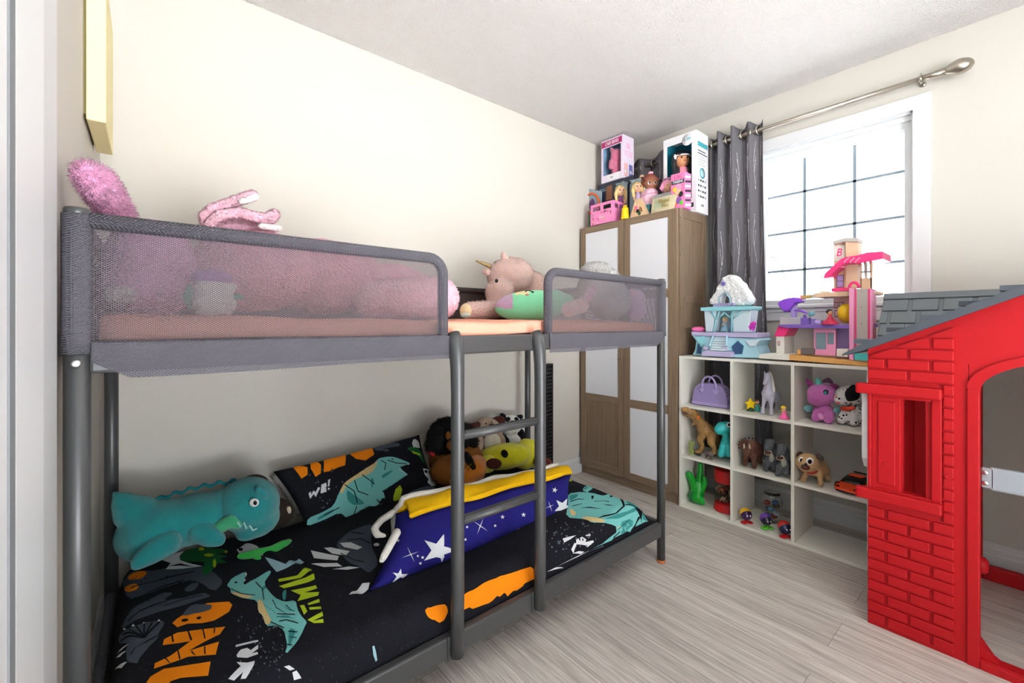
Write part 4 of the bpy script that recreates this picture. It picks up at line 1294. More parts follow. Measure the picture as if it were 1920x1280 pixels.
# main roof: two shingled slopes with the ridge along y
ridge = (2.43, 1.222); fe = (2.235, 0.985); be = (2.82, 0.95)
def slope(name, e, r, ya, yb, sgn):
    e = Vector((e[0], 0, e[1])); r = Vector((r[0], 0, r[1])); d = r-e; L = d.length; u = d/L
    nrm = Vector((-u.z, 0, u.x)) if sgn > 0 else Vector((u.z, 0, -u.x))
    Mx = Matrix(((u.x, 0, nrm.x, e.x), (0, 1, 0, 0), (u.z, 0, nrm.z, e.z), (0, 0, 0, 1)))
    o = MB(); o.box((0, yb, -0.018), (L, ya, 0), M_roof, M=Mx)
    pitch = 0.066; k = 0; s = L-0.030
    o.box((L-0.028, yb, 0), (L+0.004, ya, 0.010), M_roof, 0.003, M=Mx)
    while s > 0.02:
        y = ya - (0.030 if k % 2 else 0.0)
        first = True
        while y > yb+0.01:
            wd = 0.082
            if first and k % 2: 
                o.box((s-pitch+0.006, y+0.006, 0), (s, ya-0.001, 0.006), M_roof, 0.002, M=Mx)
            first = False
            o.box((s-pitch+0.006, max(yb, y-wd), 0), (s-0.001, y-0.004, 0.0075), M_roof, 0.0025, M=Mx)
            y -= wd+0.009
        s -= pitch; k += 1
    return o.build(name, house)
slope('roof_slope', fe, ridge, 0.412, PYR-0.03, 1)
slope('roof_slope', be, ridge, 0.412, PYR-0.03, -1)
# front gable roof: thin stepped shingle edge
b = MB()
def ridge_piece(y0, y1):
    """one wing of the gable from the eave y0 up to y1"""
    sg = 1 if y0 > y1 else -1
    z0 = 0.985; nst = 9
    L = abs(y1-y0)
    pts_top = []; pts_bot = []
    low = [(y0, z0-0.003), (y0-sg*0.028, z0+0.002)]
    def zu(q): return 0.9755+0.483*q      # underside at distance q from the eave
    bot = [(y0, z0-0.004), (y0-sg*0.06, zu(0.06)-0.002), (y1, zu(L))]
    top = [(y0, z0+0.001)]
    for i in range(nst):
        q0, q1 = L*i/nst, L*(i+1)/nst
        top += [(y0-sg*(q0+0.004), zu(q0)+0.026+ (0.004 if i else -0.012)), (y0-sg*q1, zu(q1)+0.026)]
    b.prism(bot+list(reversed(top)), 0, PX0-0.028, 2.34, M_fasc)
ridge_piece(0.462, PYC); ridge_piece(2*PYC-0.462, PYC)
for i in range(5):
    q = 0.075+i*0.09
    y = 0.462-q; z = 0.9755+0.483*q+0.029
    b.box((PX0-0.026+0.02*(i % 2), y-0.036, z-0.012), (PX0+0.06, y+0.040, z+0.004), M_fasc, M=None)
tag(b.build('gable_roof', house), 'grey front gable roof with stepped edge')
# ================================================================== TOYS ON THE SHELF
def pprism(mb, px, x0, dep, m, bev=0.0, Z=None):
    """outline seen at plane x0, extruded away from the viewer by dep"""
    pts = []
    for q in px:
        u, v = Z(*q) if Z else q
        p = P(u, v, x=x0); pts.append((p.y, p.z))
    return mb.prism(pts, 0, x0, x0+dep, m, bev)
def TXF(p):      # lettering on a face that looks to -x
    return Matrix(((0, 0, -1, p.x), (-1, 0, 0, p.y), (0, 1, 0, p.z), (0, 0, 0, 1)))
def TXS(p):      # lettering on a face that looks to -y
    return Matrix(((1, 0, 0, p.x), (0, 0, -1, p.y), (0, 1, 0, p.z), (0, 0, 0, 1)))
def px_cap(mb, pts, m):
    """limb through (u, v, x, radius px)"""
    q = [P(u, v, x=x) for u, v, x, r in pts]
    return cap(mb, q, [r*pxs(p) for (u, v, x, r), p in zip(pts, q)], m)
def drop(o, z):
    """lets a thing rest on height z"""
    lo = 1e9
    for c in [o]+list(o.children)+[g for c in o.children for g in c.children]:
        if c.type == 'MESH':
            lo = min(lo, min(v.co.z for v in c.data.vertices) + (o.location.z if c is not o else o.location.z))
    o.location.z += z-lo
    return o
def eyeball(mb, u, v, x, r, white, dark, look=(0, 0)):
    p = P(u, v, x=x); s = pxs(p)
    vell(mb, p, r, r*1.05, r*s*0.5, white, seg=14, ring=10)
    q = P(u+look[0], v+look[1], x=x-r*s*0.42)
    vell(mb, q, r*0.58, r*0.62, r*s*0.28, dark, seg=12, ring=8)
EYE_W = plastic('eye_white', '#f2f2f2', 0.2); EYE_K = plastic('eye_black', '#0c0c10', 0.12)

# lavender hand bag
def stud_mat(name, base, spot, pitch):
    """regular punched dots in the x/y-z plane"""
    m = mat(name, base, 0.4, spec=0.4); L = m.node_tree.links; bs = m.node_tree.nodes['Principled BSDF']
    tc = nn(m, 'ShaderNodeTexCoord'); sp = nn(m, 'ShaderNodeSeparateXYZ'); L.new(tc.outputs['Object'], sp.inputs[0])
    out = []
    for op, k in (('ADD', 1), ('SUBTRACT', 1)):
        a = nn(m, 'ShaderNodeMath', operation=op); L.new(sp.outputs[1], a.inputs[0]); L.new(sp.outputs[2], a.inputs[1])
        b_ = nn(m, 'ShaderNodeMath', operation='MULTIPLY'); b_.inputs[1].default_value = PI/pitch; L.new(a.outputs[0], b_.inputs[0])
        c_ = nn(m, 'ShaderNodeMath', operation='SINE'); L.new(b_.outputs[0], c_.inputs[0]); out.append(c_)
    p_ = nn(m, 'ShaderNodeMath', operation='MULTIPLY'); L.new(out[0].outputs[0], p_.inputs[0]); L.new(out[1].outputs[0], p_.inputs[1])
    mr = nn(m, 'ShaderNodeMapRange'); mr.inputs[1].default_value = 0.25; mr.inputs[2].default_value = 0.6; L.new(p_.outputs[0], mr.inputs[0])
    mx = nn(m, 'ShaderNodeMix', data_type='RGBA'); mx.inputs[6].default_value = lin(base); mx.inputs[7].default_value = lin(spot)
    L.new(mr.outputs[0], mx.inputs[0]); L.new(mx.outputs[2], bs.inputs['Base Color'])
    return m
M_lav = stud_mat('bag_lavender', '#a292c4', '#54487c', 0.0062)
M_lavp = plastic('bag_lavender_plain', '#a596c8', 0.35)
t = thing('handbag', (2.56, 1.225, SH[2]), 'lavender studded handbag in the top left cube', 'handbag')
b = MB()
prof = [(-.104, 0.0), (.104, 0.0), (.107, .035), (.098, .085), (.078, .118), (.05, .132), (-.05, .132), (-.078, .118), (-.098, .085), (-.107, .035)]
b.prism([(1.222+y, SH[2]+0.001+z) for y, z in prof], 0, 2.525, 2.605, M_lav, 0.010)
b.build('bag_body', t)
b = MB(); b.box((2.520, 1.114, SH[2]+0.001), (2.610, 1.330, SH[2]+0.024), M_lavp, 0.010)
b.build('bag_base', t)
for xx, k in ((2.528, 0), (2.600, -0.006)):
    b = MB()
    b.tube([(xx-0.004, 1.222+k+0.040*math.cos(q), SH[2]+0.126+0.050*math.sin(q)) for q in [PI*i/14 for i in range(15)]]+[(xx-0.006, 1.182+k, SH[2]+0.106)], 0.0055, M_lavp, 10)
    b.tube([(xx-0.004, 1.262+k, SH[2]+0.128), (xx-0.006, 1.262+k, SH[2]+0.106)], 0.0055, M_lavp, 10)
    h = b.build('handle', t)
    for y in (1.182, 1.262):
        if xx > 2.55: continue
        b = MB()
        b.prism([(y+k, SH[2]+0.076), (y+k+0.014, SH[2]+0.092), (y+k+0.013, SH[2]+0.103), (y+k+0.006, SH[2]+0.107), (y+k, SH[2]+0.102), (y+k-0.006, SH[2]+0.107), (y+k-0.013, SH[2]+0.103), (y+k-0.014, SH[2]+0.092)], 0, 2.517, 2.527, M_lavp, 0.002)
        b.build('heart_tab', h)

# toy horse
M_horse = mat('horse_lilac', '#b7b6c9', 0.5, bump=0.05); M_mane = mat('mane_silver', '#d8d4cc', 0.45, bump=0.6, bscale=300)
t = thing('toy_horse', P(1443, 775, x=2.57), 'lilac grey toy horse with silver mane in the top middle cube', 'toy horse')
w = MB()
px_cap(w, [(1441, 742, 2.545, 12), (1446, 746, 2.60, 12), (1452, 745, 2.665, 11.5)], M_horse)
px_cap(w, [(1440, 736, 2.54, 9), (1441, 722, 2.535, 6.2), (1440, 711, 2.53, 5.4)], M_horse)
px_cap(w, [(1439, 708, 2.528, 5.6), (1436, 717, 2.512, 4.0), (1433.5, 723, 2.505, 3.2)], M_horse)
px_cap(w, [(1434, 750, 2.535, 5), (1431, 764, 2.53, 2.8), (1430, 775, 2.528, 3.4), (1430, 777, 2.528, 4)], M_horse)
px_cap(w, [(1446, 752, 2.535, 5), (1446, 766, 2.53, 2.9), (1446, 777, 2.527, 3.4), (1446, 779, 2.527, 4)], M_horse)
px_cap(w, [(1447, 752, 2.655, 6), (1440, 762, 2.66, 2.8), (1439, 769, 2.66, 3)], M_horse)
px_cap(w, [(1457, 750, 2.655, 6), (1456, 762, 2.66, 2.8), (1456, 770, 2.655, 3.2)], M_horse)
for u in (1434, 1442): px_cap(w, [(u, 705, 2.53, 2.0), (u-0.5, 699, 2.53, 0.9)], M_horse)
fuse(w, 0.0032, 4).build('body', t)
w = MB()
px_cap(w, [(1443, 703, 2.54, 3.4), (1446.5, 715, 2.548, 4.0), (1449, 728, 2.545, 3.6), (1452, 738, 2.54, 2.2)], M_mane)
fuse(w, 0.003, 2).build('mane', t)
w = MB(); px_cap(w, [(1459, 738, 2.69, 3), (1461, 752, 2.70, 4), (1460, 762, 2.70, 2)], M_mane)
fuse(w, 0.003, 2).build('tail', t)
b = MB()
for u in (1434.5, 1441.5): vell(b, P(u, 712, x=2.519), 1.1, 1.2, 0.002, EYE_K)
b.build('eyes', t)
drop(t, SH[2])

# small figures beside the horse
def peg(name, label, u, vb, x, hgt, dress, skin, hair, top=None, spread=0.5, cat='toy figure', zrest=SH[2], hairlong=False):
    """small moulded doll figure, hgt pixels tall, standing at v = vb"""
    p = P(u, vb, x=x); s = pxs(p); H = hgt*s
    t = thing(name, (p.x, p.y, zrest), label, cat)
    c = (p.x, p.y, zrest)
    b = MB(); b.lathe(c, [(H*.30*spread*2, 0.0005), (H*.30*spread*2, H*.05), (H*.22*spread*2, H*.22), (H*.11, H*.45), (H*.12, H*.55), (H*.06, H*.64), (0.0, H*.65)], dress, 16)
    b.build('dress', t)
    b = MB(); b.ell((c[0], c[1], c[2]+H*.78), (H*.165, H*.165, H*.18), skin, seg=14, ring=10)
    b.ell((c[0], c[1], c[2]+H*.62), (H*.06, H*.06, H*.06), skin, seg=10, ring=6)
    for sg in (-1, 1): b.tube([Vector(c)+RT*sg*H*.11+UP*H*.55, Vector(c)+RT*sg*H*.22-FW*H*.08+UP*H*.43], H*.045, skin, 8)
    h = b.build('head', t)
    for sg in (-1, 1): MB().ell(Vector((c[0], c[1], c[2]+H*.79))-FW*H*.155+RT*sg*H*.06, H*.024, EYE_K, seg=8, ring=6).build('eye', h)
    b = MB(); b.ell(Vector((c[0], c[1], c[2]+H*.84))+FW*H*.05, (H*.19, H*.19, H*.17), hair, seg=14, ring=10)
    if hairlong: b.ell(Vector((c[0], c[1], c[2]+H*.62))+FW*H*.12, (H*.14, H*.10, H*.28), hair, seg=12, ring=8)
    b.build('hair', t)
    return t
SK1 = mat('skin_tan', '#c98d64', 0.5); SK2 = mat('skin_light', '#e8b997', 0.5); SK3 = mat('skin_brown', '#8f5b3d', 0.5)
H_bk = mat('hair_black', '#15131a', 0.4, bump=0.3, bscale=250); H_bl = mat('hair_blond', '#e3c685', 0.5, bump=0.3, bscale=250); H_br = mat('hair_auburn', '#7c3526', 0.45, bump=0.3, bscale=250); H_pk = mat('hair_pink', '#d83a72', 0.45, bump=0.3, bscale=250)
P_yel = plastic('toy_yellow', '#f2cf10'); P_dgr = plastic('toy_dark_green', '#23502f'); P_pnk = plastic('toy_pink', '#ef5fa0'); P_teal = plastic('toy_teal', '#3aa6a0'); P_red = plastic('toy_red', '#c2191f'); P_grn = plastic('toy_green', '#12a52e'); P_lim = plastic('toy_lime', '#5ed12c'); P_pur = plastic('toy_purple', '#6a3aa6')
p = P(1407, 757, x=2.58); s = pxs(p)
t = thing('toy_star', (p.x, p.y, SH[2]), 'small yellow star toy on a green base left of the horse', 'toy')
R4 = Matrix.Translation(p) @ VROT.to_4x4()
b = MB(); b.prism([(x*s, y*s) for x, y in star_pts(0, 0, 11.5, 5, 0.5)], 1, -0.006, 0.006, P_yel, 0.002, M=R4); b.build('star', t)
b = MB(); b.lathe((p.x, p.y, SH[2]), [(7*s, 0.0005), (6*s, 0.006), (4*s, 0.012), (3*s, 0.017), (0, 0.018)], P_dgr, 14); b.build('star_base', t)
drop(t, SH[2])
peg('toy_figure', 'tiny mermaid figure with teal skirt and auburn hair behind the yellow star', 1420, 767, 2.615, 21, P_teal, SK2, H_br)
t = peg('toy_figure', 'tiny pink and yellow princess figure at the right of the horse', 1470, 785, 2.50, 24, P_pnk, SK2, P_yel, spread=.6, hairlong=True)

# pink winged plush with teal horn
def fin(o, z): return drop(o, z)
M_pp = plush('plush_orchid', '#d873c4', 350, 0.8); M_pp2 = plush('plush_magenta', '#c23a9c', 350, 0.8)
M_teal_s = mat('horn_teal', '#63c0b0', 0.4); M_wing = mat('wing_film', '#9adfe0', 0.15, metal=0.3)
X = 2.585
t = thing('plush_toy', P(1543, 790, x=X), 'pink winged unicorn plush with teal horn in the top right cube', 'plush toy')
w = MB()
vell(w, P(1542, 746, x=X-0.01), 27, 20, 0.052, M_pp); vell(w, P(1530, 756, x=X-0.035), 15, 12, 0.035, M_pp)
vell(w, P(1545, 780, x=X+0.005), 18, 17, 0.045, M_pp)
px_cap(w, [(1532, 780, X-.03, 7), (1530, 791, X-.05, 7.5)], M_pp); px_cap(w, [(1555, 782, X-.02, 8), (1553, 793, X-.045, 9)], M_pp)
fuse(w, 0.004, 4).build('body', t)
w = MB(); px_cap(w, [(1538, 786, X-.052, 4.5), (1540, 790, X-.055, 4.5)], mat('paw_pale', '#e79bd4', 0.8)); w.build('paw', t)
w = MB(); px_cap(w, [(1519, 727, X+.0, 5.5), (1513, 718, X+.01, 2)], M_pp2); fuse(w, 0.003, 2).build('ear', t)
w = MB(); px_cap(w, [(1562, 733, X+.01, 7), (1569, 732, X+.03, 4)], M_pp2); fuse(w, 0.003, 2).build('ear', t)
w = MB(); px_cap(w, [(1536, 728, X-.02, 6.2), (1534, 722, X-.025, 5), (1533, 718, X-.027, 2.5)], M_teal_s); fuse(w, 0.002, 1).build('horn', t)
w = MB(); px_cap(w, [(1545, 722, X, 3), (1553, 720, X+.01, 4.5), (1559, 724, X+.02, 3)], mat('mane_dark', '#6f4a6a', 0.8, bump=0.6, bscale=200)); fuse(w, 0.003, 1).build('mane', t)
for i, (u, v, x) in enumerate(((1516, 773, X+.01), (1571, 776, X+.005))):
    b = MB(); vell(b, P(u, v, x=x), 9, 6.5, 0.004, M_wing, roll=0.3 if i else -0.2); b.build('wing', t)
for u, v, r in ((1548.5, 744.5, 6.5), (1522.5, 739, 4.8)):
    b = MB(); eyeball(b, u, v, X-.047, r, EYE_K, plastic('eye_teal', '#39808a', 0.15), (-.7, -.3)); b.build('eye', t)
b = MB(); b.tube([P(u, v, x=X-.072) for u, v in ((1524, 756), (1530, 758.5), (1537, 757.5))], 0.0012, M_pp2, 6); b.build('mouth', t)
drop(t, SH[2])

# spotted dog plush
M_dal = dots_mat('plush_dalmatian', '#e9e7e4', '#17161a', 62, 0.30, 0.95, 0.03, 0.8)
M_wpl = plush('plush_white', '#ebe9e6', 350, 0.8); M_bpl = plush('plush_black', '#15141a', 350, 0.8)
X = 2.60
t = thing('plush_toy', P(1597, 795, x=X), 'white plush dog with black spots and black ear beside the pink unicorn', 'plush toy')
w = MB()
vell(w, P(1594, 745, x=X), 25, 19, 0.05, M_dal); vell(w, P(1579, 752, x=X-.035), 14, 11, 0.03, M_dal)
vell(w, P(1600, 782, x=X), 20, 19, 0.045, M_dal)
px_cap(w, [(1583, 780, X-.02, 7), (1578, 792, X-.045, 7)], M_dal); px_cap(w, [(1600, 782, X-.03, 9), (1600, 795, X-.05, 8)], M_dal)
fuse(w, 0.004, 4).build('body', t)
w = MB(); px_cap(w, [(1601, 731, X-.035, 6), (1598, 744, X-.046, 12), (1592, 752, X-.05, 5)], M_bpl); fuse(w, 0.004, 3).build('ear', t)
b = MB(); px_cap(b, [(1568, 748, X-.055, 3.4), (1567, 750, X-.055, 3)], mat('nose_pink', '#e39a93', 0.5)); b.build('nose', t)
b = MB(); vell(b, P(1572, 759, x=X-.058), 4, 3, 0.008, mat('tongue_red', '#cf5a52', 0.5)); b.build('tongue', t)
b = MB(); px_cap(b, [(1580, 770, X-.03, 4), (1588, 771, X-.045, 4.5), (1600, 769, X-.045, 3.5)], mat('collar_red', '#d9452c', 0.7)); b.build('scarf', t)
b = MB(); b.tube([P(u, v, x=X-.048) for u, v in ((1580, 741), (1584, 744), (1588, 743))], 0.0016, EYE_K, 6); b.build('closed_eye', t)
drop(t, SH[2])

# ---- middle row
M_trex = mat('trex_tan', '#9b7440', 0.55, bump=0.7, bscale=140, var=0.25, vscale=30); M_claw = plastic('claw_black', '#15130f'); M_mouth = plastic('mouth_dark', '#4a1512')
M_teeth = plastic('teeth', '#ddd6bf')
t = thing('toy_dinosaur', P(1320, 850, x=2.56), 'tan roaring tyrannosaur toy in the left cube of the middle row', 'toy dinosaur')
w = MB()
px_cap(w, [(1298, 778, 2.49, 9.5), (1290, 776, 2.470, 7.5), (1282.5, 775, 2.456, 5.5)], M_trex)
px_cap(w, [(1300, 785, 2.492, 6.5), (1291, 785.5, 2.473, 3.6), (1283, 784, 2.460, 2.4)], M_trex)
px_cap(w, [(1300, 782, 2.515, 9), (1309, 795, 2.53, 9.5), (1321, 810, 2.55, 13.5), (1331, 818, 2.575, 14), (1339, 822, 2.61, 10), (1343, 835, 2.68, 6), (1338, 846, 2.72, 3)], M_trex)
px_cap(w, [(1318, 818, 2.54, 9), (1312, 830, 2.525, 6), (1317, 843, 2.535, 4.2), (1312, 853, 2.522, 5), (1304, 854, 2.51, 3)], M_trex)
px_cap(w, [(1334, 822, 2.555, 10), (1333, 836, 2.53, 6.5), (1340, 847, 2.54, 4.2), (1338, 856, 2.525, 5), (1332, 858, 2.512, 3)], M_trex)
px_cap(w, [(1306, 802, 2.512, 3), (1299, 800, 2.50, 1.8), (1298, 805, 2.497, 1.5)], M_trex)
fuse(w, 0.0034, 3).build('body', t)
b = MB()
vell(b, P(1287, 780.5, x=2.455), 6.5, 2.6, 0.008, M_mouth)
b.build('mouth', t)
b = MB()
for i in range(6):
    u = 1281+2.4*i
    for v, dv in ((778.5, 2.0), (783.5, -2.0)):
        a = P(u, v, x=2.4525); b.tube([a, P(u, v+dv, x=2.4525)], [0.0016, 0.0003], M_teeth, 6)
b.build('teeth', t)
b = MB()
for u, v, x in ((1303, 855, 2.505), (1307, 857, 2.508), (1312, 858, 2.513), (1331, 860, 2.506), (1336, 861, 2.511), (1341, 860, 2.518)):
    vell(b, P(u, v, x=x), 2.6, 2.6, 0.007, M_claw)
b.build('claws', t)
b = MB(); vell(b, P(1297, 773, x=2.465), 1.4, 1.3, 0.002, EYE_K); b.build('eye', t)
b = MB(); pprism(b, [(1303, 787), (1311, 785), (1312, 792), (1304, 793)], 2.503, 0.002, mat('tag_orange', '#f07a18', 0.6)); b.build('price_tag', t)
drop(t, SH[1])

M_gcr = mat('lizard_olive', '#8a9a4a', 0.5, bump=0.3, bscale=200); M_gry = mat('creature_grey', '#6f625c', 0.5, bump=0.4, bscale=200)
t = thing('toy_dinosaur', P(1296, 855, x=2.49), 'tiny olive green dinosaur standing in front of the tan tyrannosaur', 'toy dinosaur')
w = MB()
px_cap(w, [(1296, 852, 2.495, 2.2), (1295, 843, 2.49, 3.6), (1297, 836, 2.49, 2.8), (1301, 834, 2.488, 2.2)], M_gcr)
px_cap(w, [(1295, 842, 2.49, 2.5), (1292, 832, 2.50, 1.3), (1295, 829, 2.505, 1.0), (1299, 831, 2.505, .8)], M_gcr)
for u in (1293, 1300): px_cap(w, [(u*.5+1296*.5, 847, 2.49, 2), (u, 856, 2.487, 1.6)], M_gcr)
fuse(w, 0.0016, 2).build('body', t); drop(t, SH[1])
t = thing('toy_dinosaur', P(1329, 862, x=2.49), 'tiny grey horned dinosaur near the shelf edge below the tyrannosaur', 'toy dinosaur')
w = MB()
px_cap(w, [(1323, 852, 2.505, 3.4), (1331, 853, 2.49, 4.2), (1335, 857, 2.482, 2.6)], M_gry)
for u, v, x in ((1324, 861, 2.50), (1329, 864, 2.488), (1335, 863, 2.482), (1327, 859, 2.51)): px_cap(w, [(u, v-7, x, 1.8), (u, v, x, 1.4)], M_gry)
px_cap(w, [(1336, 853, 2.48, 1.2), (1339, 849, 2.478, .6)], M_gry)
fuse(w, 0.0016, 2).build('body', t); drop(t, SH[1])

M_tlz = mat('toy_turquoise', '#2fb4b4', 0.4)
t = thing('toy_dinosaur', P(1356, 865, x=2.53), 'smooth turquoise long necked dinosaur toy beside the tyrannosaur', 'toy dinosaur')
w = MB()
px_cap(w, [(1354, 814, 2.525, 11), (1349, 818, 2.512, 9.5)], M_tlz); px_cap(w, [(1362, 812, 2.535, 10), (1366, 815, 2.54, 8)], M_tlz)
px_cap(w, [(1360, 818, 2.535, 7), (1361, 834, 2.54, 6.5), (1361, 846, 2.55, 10), (1364, 850, 2.60, 11), (1364, 853, 2.65, 6), (1360, 860, 2.69, 2.5)], M_tlz)
for u, x in ((1352, 2.52), (1366, 2.525), (1360, 2.61), (1369, 2.60)): px_cap(w, [(u*.5+1360*.5, 850, x, 7), (u, 864, x-.005, 6)], M_tlz)
fuse(w, 0.0034, 5).build('body', t)
b = MB(); eyeball(b, 1367, 809, 2.512, 4.5, EYE_W, EYE_K); b.build('eye', t); drop(t, SH[1])

M_tri = mat('triceratops_brown', '#5a3324', 0.6, bump=0.8, bscale=160, var=0.35, vscale=30)
t = thing('toy_dinosaur', P(1410, 878, x=2.55), 'dark brown frilled triceratops toy in the middle cube', 'toy dinosaur')
w = MB()
px_cap(w, [(1404, 853, 2.52, 10), (1412, 851, 2.56, 14), (1418, 850, 2.62, 14), (1422, 852, 2.67, 8), (1424, 856, 2.71, 3)], M_tri)
vell(w, P(1397, 841, x=2.512), 10, 12.5, 0.012, M_tri, roll=0.3); vell(w, P(1411, 843, x=2.512), 10, 12, 0.012, M_tri, roll=-0.3)
px_cap(w, [(1402, 850, 2.50, 7), (1399, 860, 2.488, 4.5), (1398, 866, 2.483, 2.4)], M_tri)
for u, v, x in ((1396, 876, 2.525), (1415, 881, 2.515), (1425, 872, 2.60), (1406, 869, 2.63)): px_cap(w, [(u*.6+1409*.4, 858, x+.01, 6.5), (u, v, x, 4.2)], M_tri)
fuse(w, 0.0034, 3).build('body', t)
w = MB()
for u in (1396, 1406): px_cap(w, [(u, 848, 2.497, 2), (u-1, 842, 2.478, 1.3), (u-1, 839, 2.468, .6)], M_teeth)
w.build('horns', t)
w = MB()
for i in range(9):
    q = -0.4+i*0.5
    u, v = 1404+19*math.cos(PI-q*0.75), 842-14*math.sin(q*0.75)
    px_cap(w, [(u, v, 2.512, 1.6)]*2, M_tri)
w.build('frill_studs', t)
drop(t, SH[1])

M_rap = mat('raptor_grey', '#50545a', 0.55, bump=0.7, bscale=180, var=0.3, vscale=40); M_lip = plastic('lip_cream', '#cdbb96'); M_bel = mat('raptor_belly', '#a7a59c', 0.6, bump=0.4, bscale=200)
def raptor(du, dv, x, label):
    t = thing('toy_dinosaur', P(1442+du, 880+dv, x=x), label, 'toy dinosaur', 'grey dinosaur pair')
    w = MB()
    px_cap(w, [(1444+du, 835+dv, x-.015, 9.5), (1441+du, 842+dv, x-.03, 8.5), (1439+du, 847+dv, x-.04, 6.5)], M_rap)
    px_cap(w, [(1447+du, 838+dv, x, 8.5), (1449+du, 855+dv, x+.01, 8.5), (1451+du, 866+dv, x+.03, 10), (1455+du, 868+dv, x+.08, 6), (1458+du, 872+dv, x+.13, 2.5)], M_rap)
    for u, xx in ((1437, x-.02), (1452, x-.012)): px_cap(w, [(u*.6+1449*.4+du, 866+dv, xx+.02, 7.5), (u+du, 874+dv, xx+.004, 5.5), (u-1+du, 881+dv, xx-.004, 5.5), (u-3+du, 882+dv, xx-.018, 4)], M_rap)
    px_cap(w, [(1440+du, 860+dv, x-.005, 3), (1434+du, 866+dv, x-.02, 2.2)], M_rap)
    for u in (1437, 1450): px_cap(w, [(u+du, 829+dv, x-.012, 2.4), (u+(-1 if u < 1444 else 2)+du, 825.5+dv, x-.01, 1.2)], M_rap)
    fuse(w, 0.0032, 3).build('body', t)
    b = MB(); vell(b, P(1440+du, 852+dv, x=x-.046), 6.2, 3.2, 0.010, M_mouth); b.build('mouth', t)
    b = MB(); q = [P(1440+du+7.2*math.cos(a), 852+dv+4.0*math.sin(a), x=x-.052) for a in [2*PI*i/14 for i in range(14)]]
    b.tube(q, 0.0020, M_lip, 6, closed=True); b.build('lips', t)
    b = MB(); vell(b, P(1447+du, 861+dv, x=x-.010), 5, 9, 0.012, M_bel); b.build('belly', t)
    b = MB()
    for u in (1437.5, 1446.5): vell(b, P(u+du, 838+dv, x=x-.035), 1.3, 1.3, 0.004, EYE_K)
    b.build('eyes', t)
    return drop(t, SH[1])
raptor(0, 0, 2.56, 'grey open mouthed dinosaur toy next to the triceratops')
raptor(23, 10, 2.525, 'grey open mouthed dinosaur toy against the right divider of its cube')

# pug toy
M_pug = mat('pug_tan', '#b9976a', 0.45); M_pugd = mat('pug_dark', '#3d2a22', 0.5); 
X = 2.515
t = thing('toy_dog', P(1525, 900, x=X), 'tan pug dog toy with red collar in the right cube of the middle row', 'toy dog')
w = MB()
vell(w, P(1515, 870, x=X-.02), 20.5, 18, 0.045, M_pug); px_cap(w, [(1525, 880, X, 14), (1537, 882, X+.045, 14.5), (1543, 882, X+.085, 12)], M_pug)
for u, v, x in ((1507, 901, X-.01), (1539, 910, X-.015), (1553, 900, X+.08), (1531, 893, X+.09)): px_cap(w, [(u*.7+1530*.3, 886, x+.01, 6), (u, v-3, x, 4.6), (u-1, v, x-.006, 5)], M_pug)
fuse(w, 0.0034, 4).build('body', t)
for u, v, uu in ((1501, 853, 1497), (1535, 858, 1541)):
    w = MB(); px_cap(w, [(u, v, X-.015, 5), (uu, v+3, X-.018, 3.5), (uu, v+8, X-.025, 2)], M_pugd); fuse(w, 0.0025, 2).build('ear', t)
b = MB(); vell(b, P(1512, 877, x=X-.058), 10, 6, 0.014, M_pugd); b.build('muzzle', t)
b = MB(); vell(b, P(1512, 878.5, x=X-.068), 6, 2.4, 0.006, plastic('mouth_red', '#8c3a36')); b.build('mouth', t)
b = MB(); vell(b, P(1511, 872, x=X-.071), 2.6, 1.8, 0.006, EYE_K); b.build('nose', t)
for u, v, r in ((1503.5, 864.5, 6.0), (1519, 867, 7.2)):
    b = MB(); eyeball(b, u, v, X-.055, r, EYE_W, EYE_K, (-.5, .4)); b.build('eye', t)
b = MB(); b.tube([P(1513, 888, x=X-.05), P(1521, 890, x=X-.047), P(1530, 887, x=X-.03), P(1536, 879, x=X-.008)], 0.0046, mat('collar_crimson', '#b2222c', 0.5), 10); b.build('collar', t)
w = MB(); px_cap(w, [(1545, 872, X+.10, 3), (1543, 866, X+.105, 3), (1539, 866, X+.10, 2.4)], M_pug); fuse(w, 0.0022, 2).build('tail', t)
drop(t, SH[1])

# toy sports car
M_car = plastic('car_orange', '#e8481a', 0.2); M_cblk = plastic('car_black', '#111114', 0.25); M_tyre = mat('tyre', '#141416', 0.85); M_rim = mat('car_rim', '#54565a', 0.35, 0.8)
cx, cy = 2.592, 0.545
t = thing('toy_car', (cx, cy, SH[1]), 'orange toy sports car with black windscreen in the right cube of the middle row', 'toy car', rz=math.radians(172))
LQ = Matrix.Translation((cx, cy, SH[1])) @ Matrix.Rotation(math.radians(172), 4, 'Z')
def carpiece(secs, m, name, parent):
    """sections (x, half width, z low, z high, tumble) along the car, nose towards +x"""
    b = MB(); tm = bmesh.new(); rings = []
    for x, hw, z0, z1, tb in secs:
        rings.append([tm.verts.new(q) for q in ((x, -hw*.94, z0), (x, -hw, z0*.5+z1*.5), (x, -hw*tb, z1*.93+z0*.07), (x, -hw*tb*.55, z1), (x, hw*tb*.55, z1), (x, hw*tb, z1*.93+z0*.07), (x, hw, z0*.5+z1*.5), (x, hw*.94, z0))])
    for A, B in zip(rings, rings[1:]):
        for i in range(8): 
            f = tm.faces.new([A[i], A[(i+1) % 8], B[(i+1) % 8], B[i]]); f.smooth = True
    tm.faces.new(list(reversed(rings[0]))); tm.faces.new(rings[-1])
    bmesh.ops.recalc_face_normals(tm, faces=tm.faces)
    b._add(tm, m, LQ)
    return b.build(name, parent)
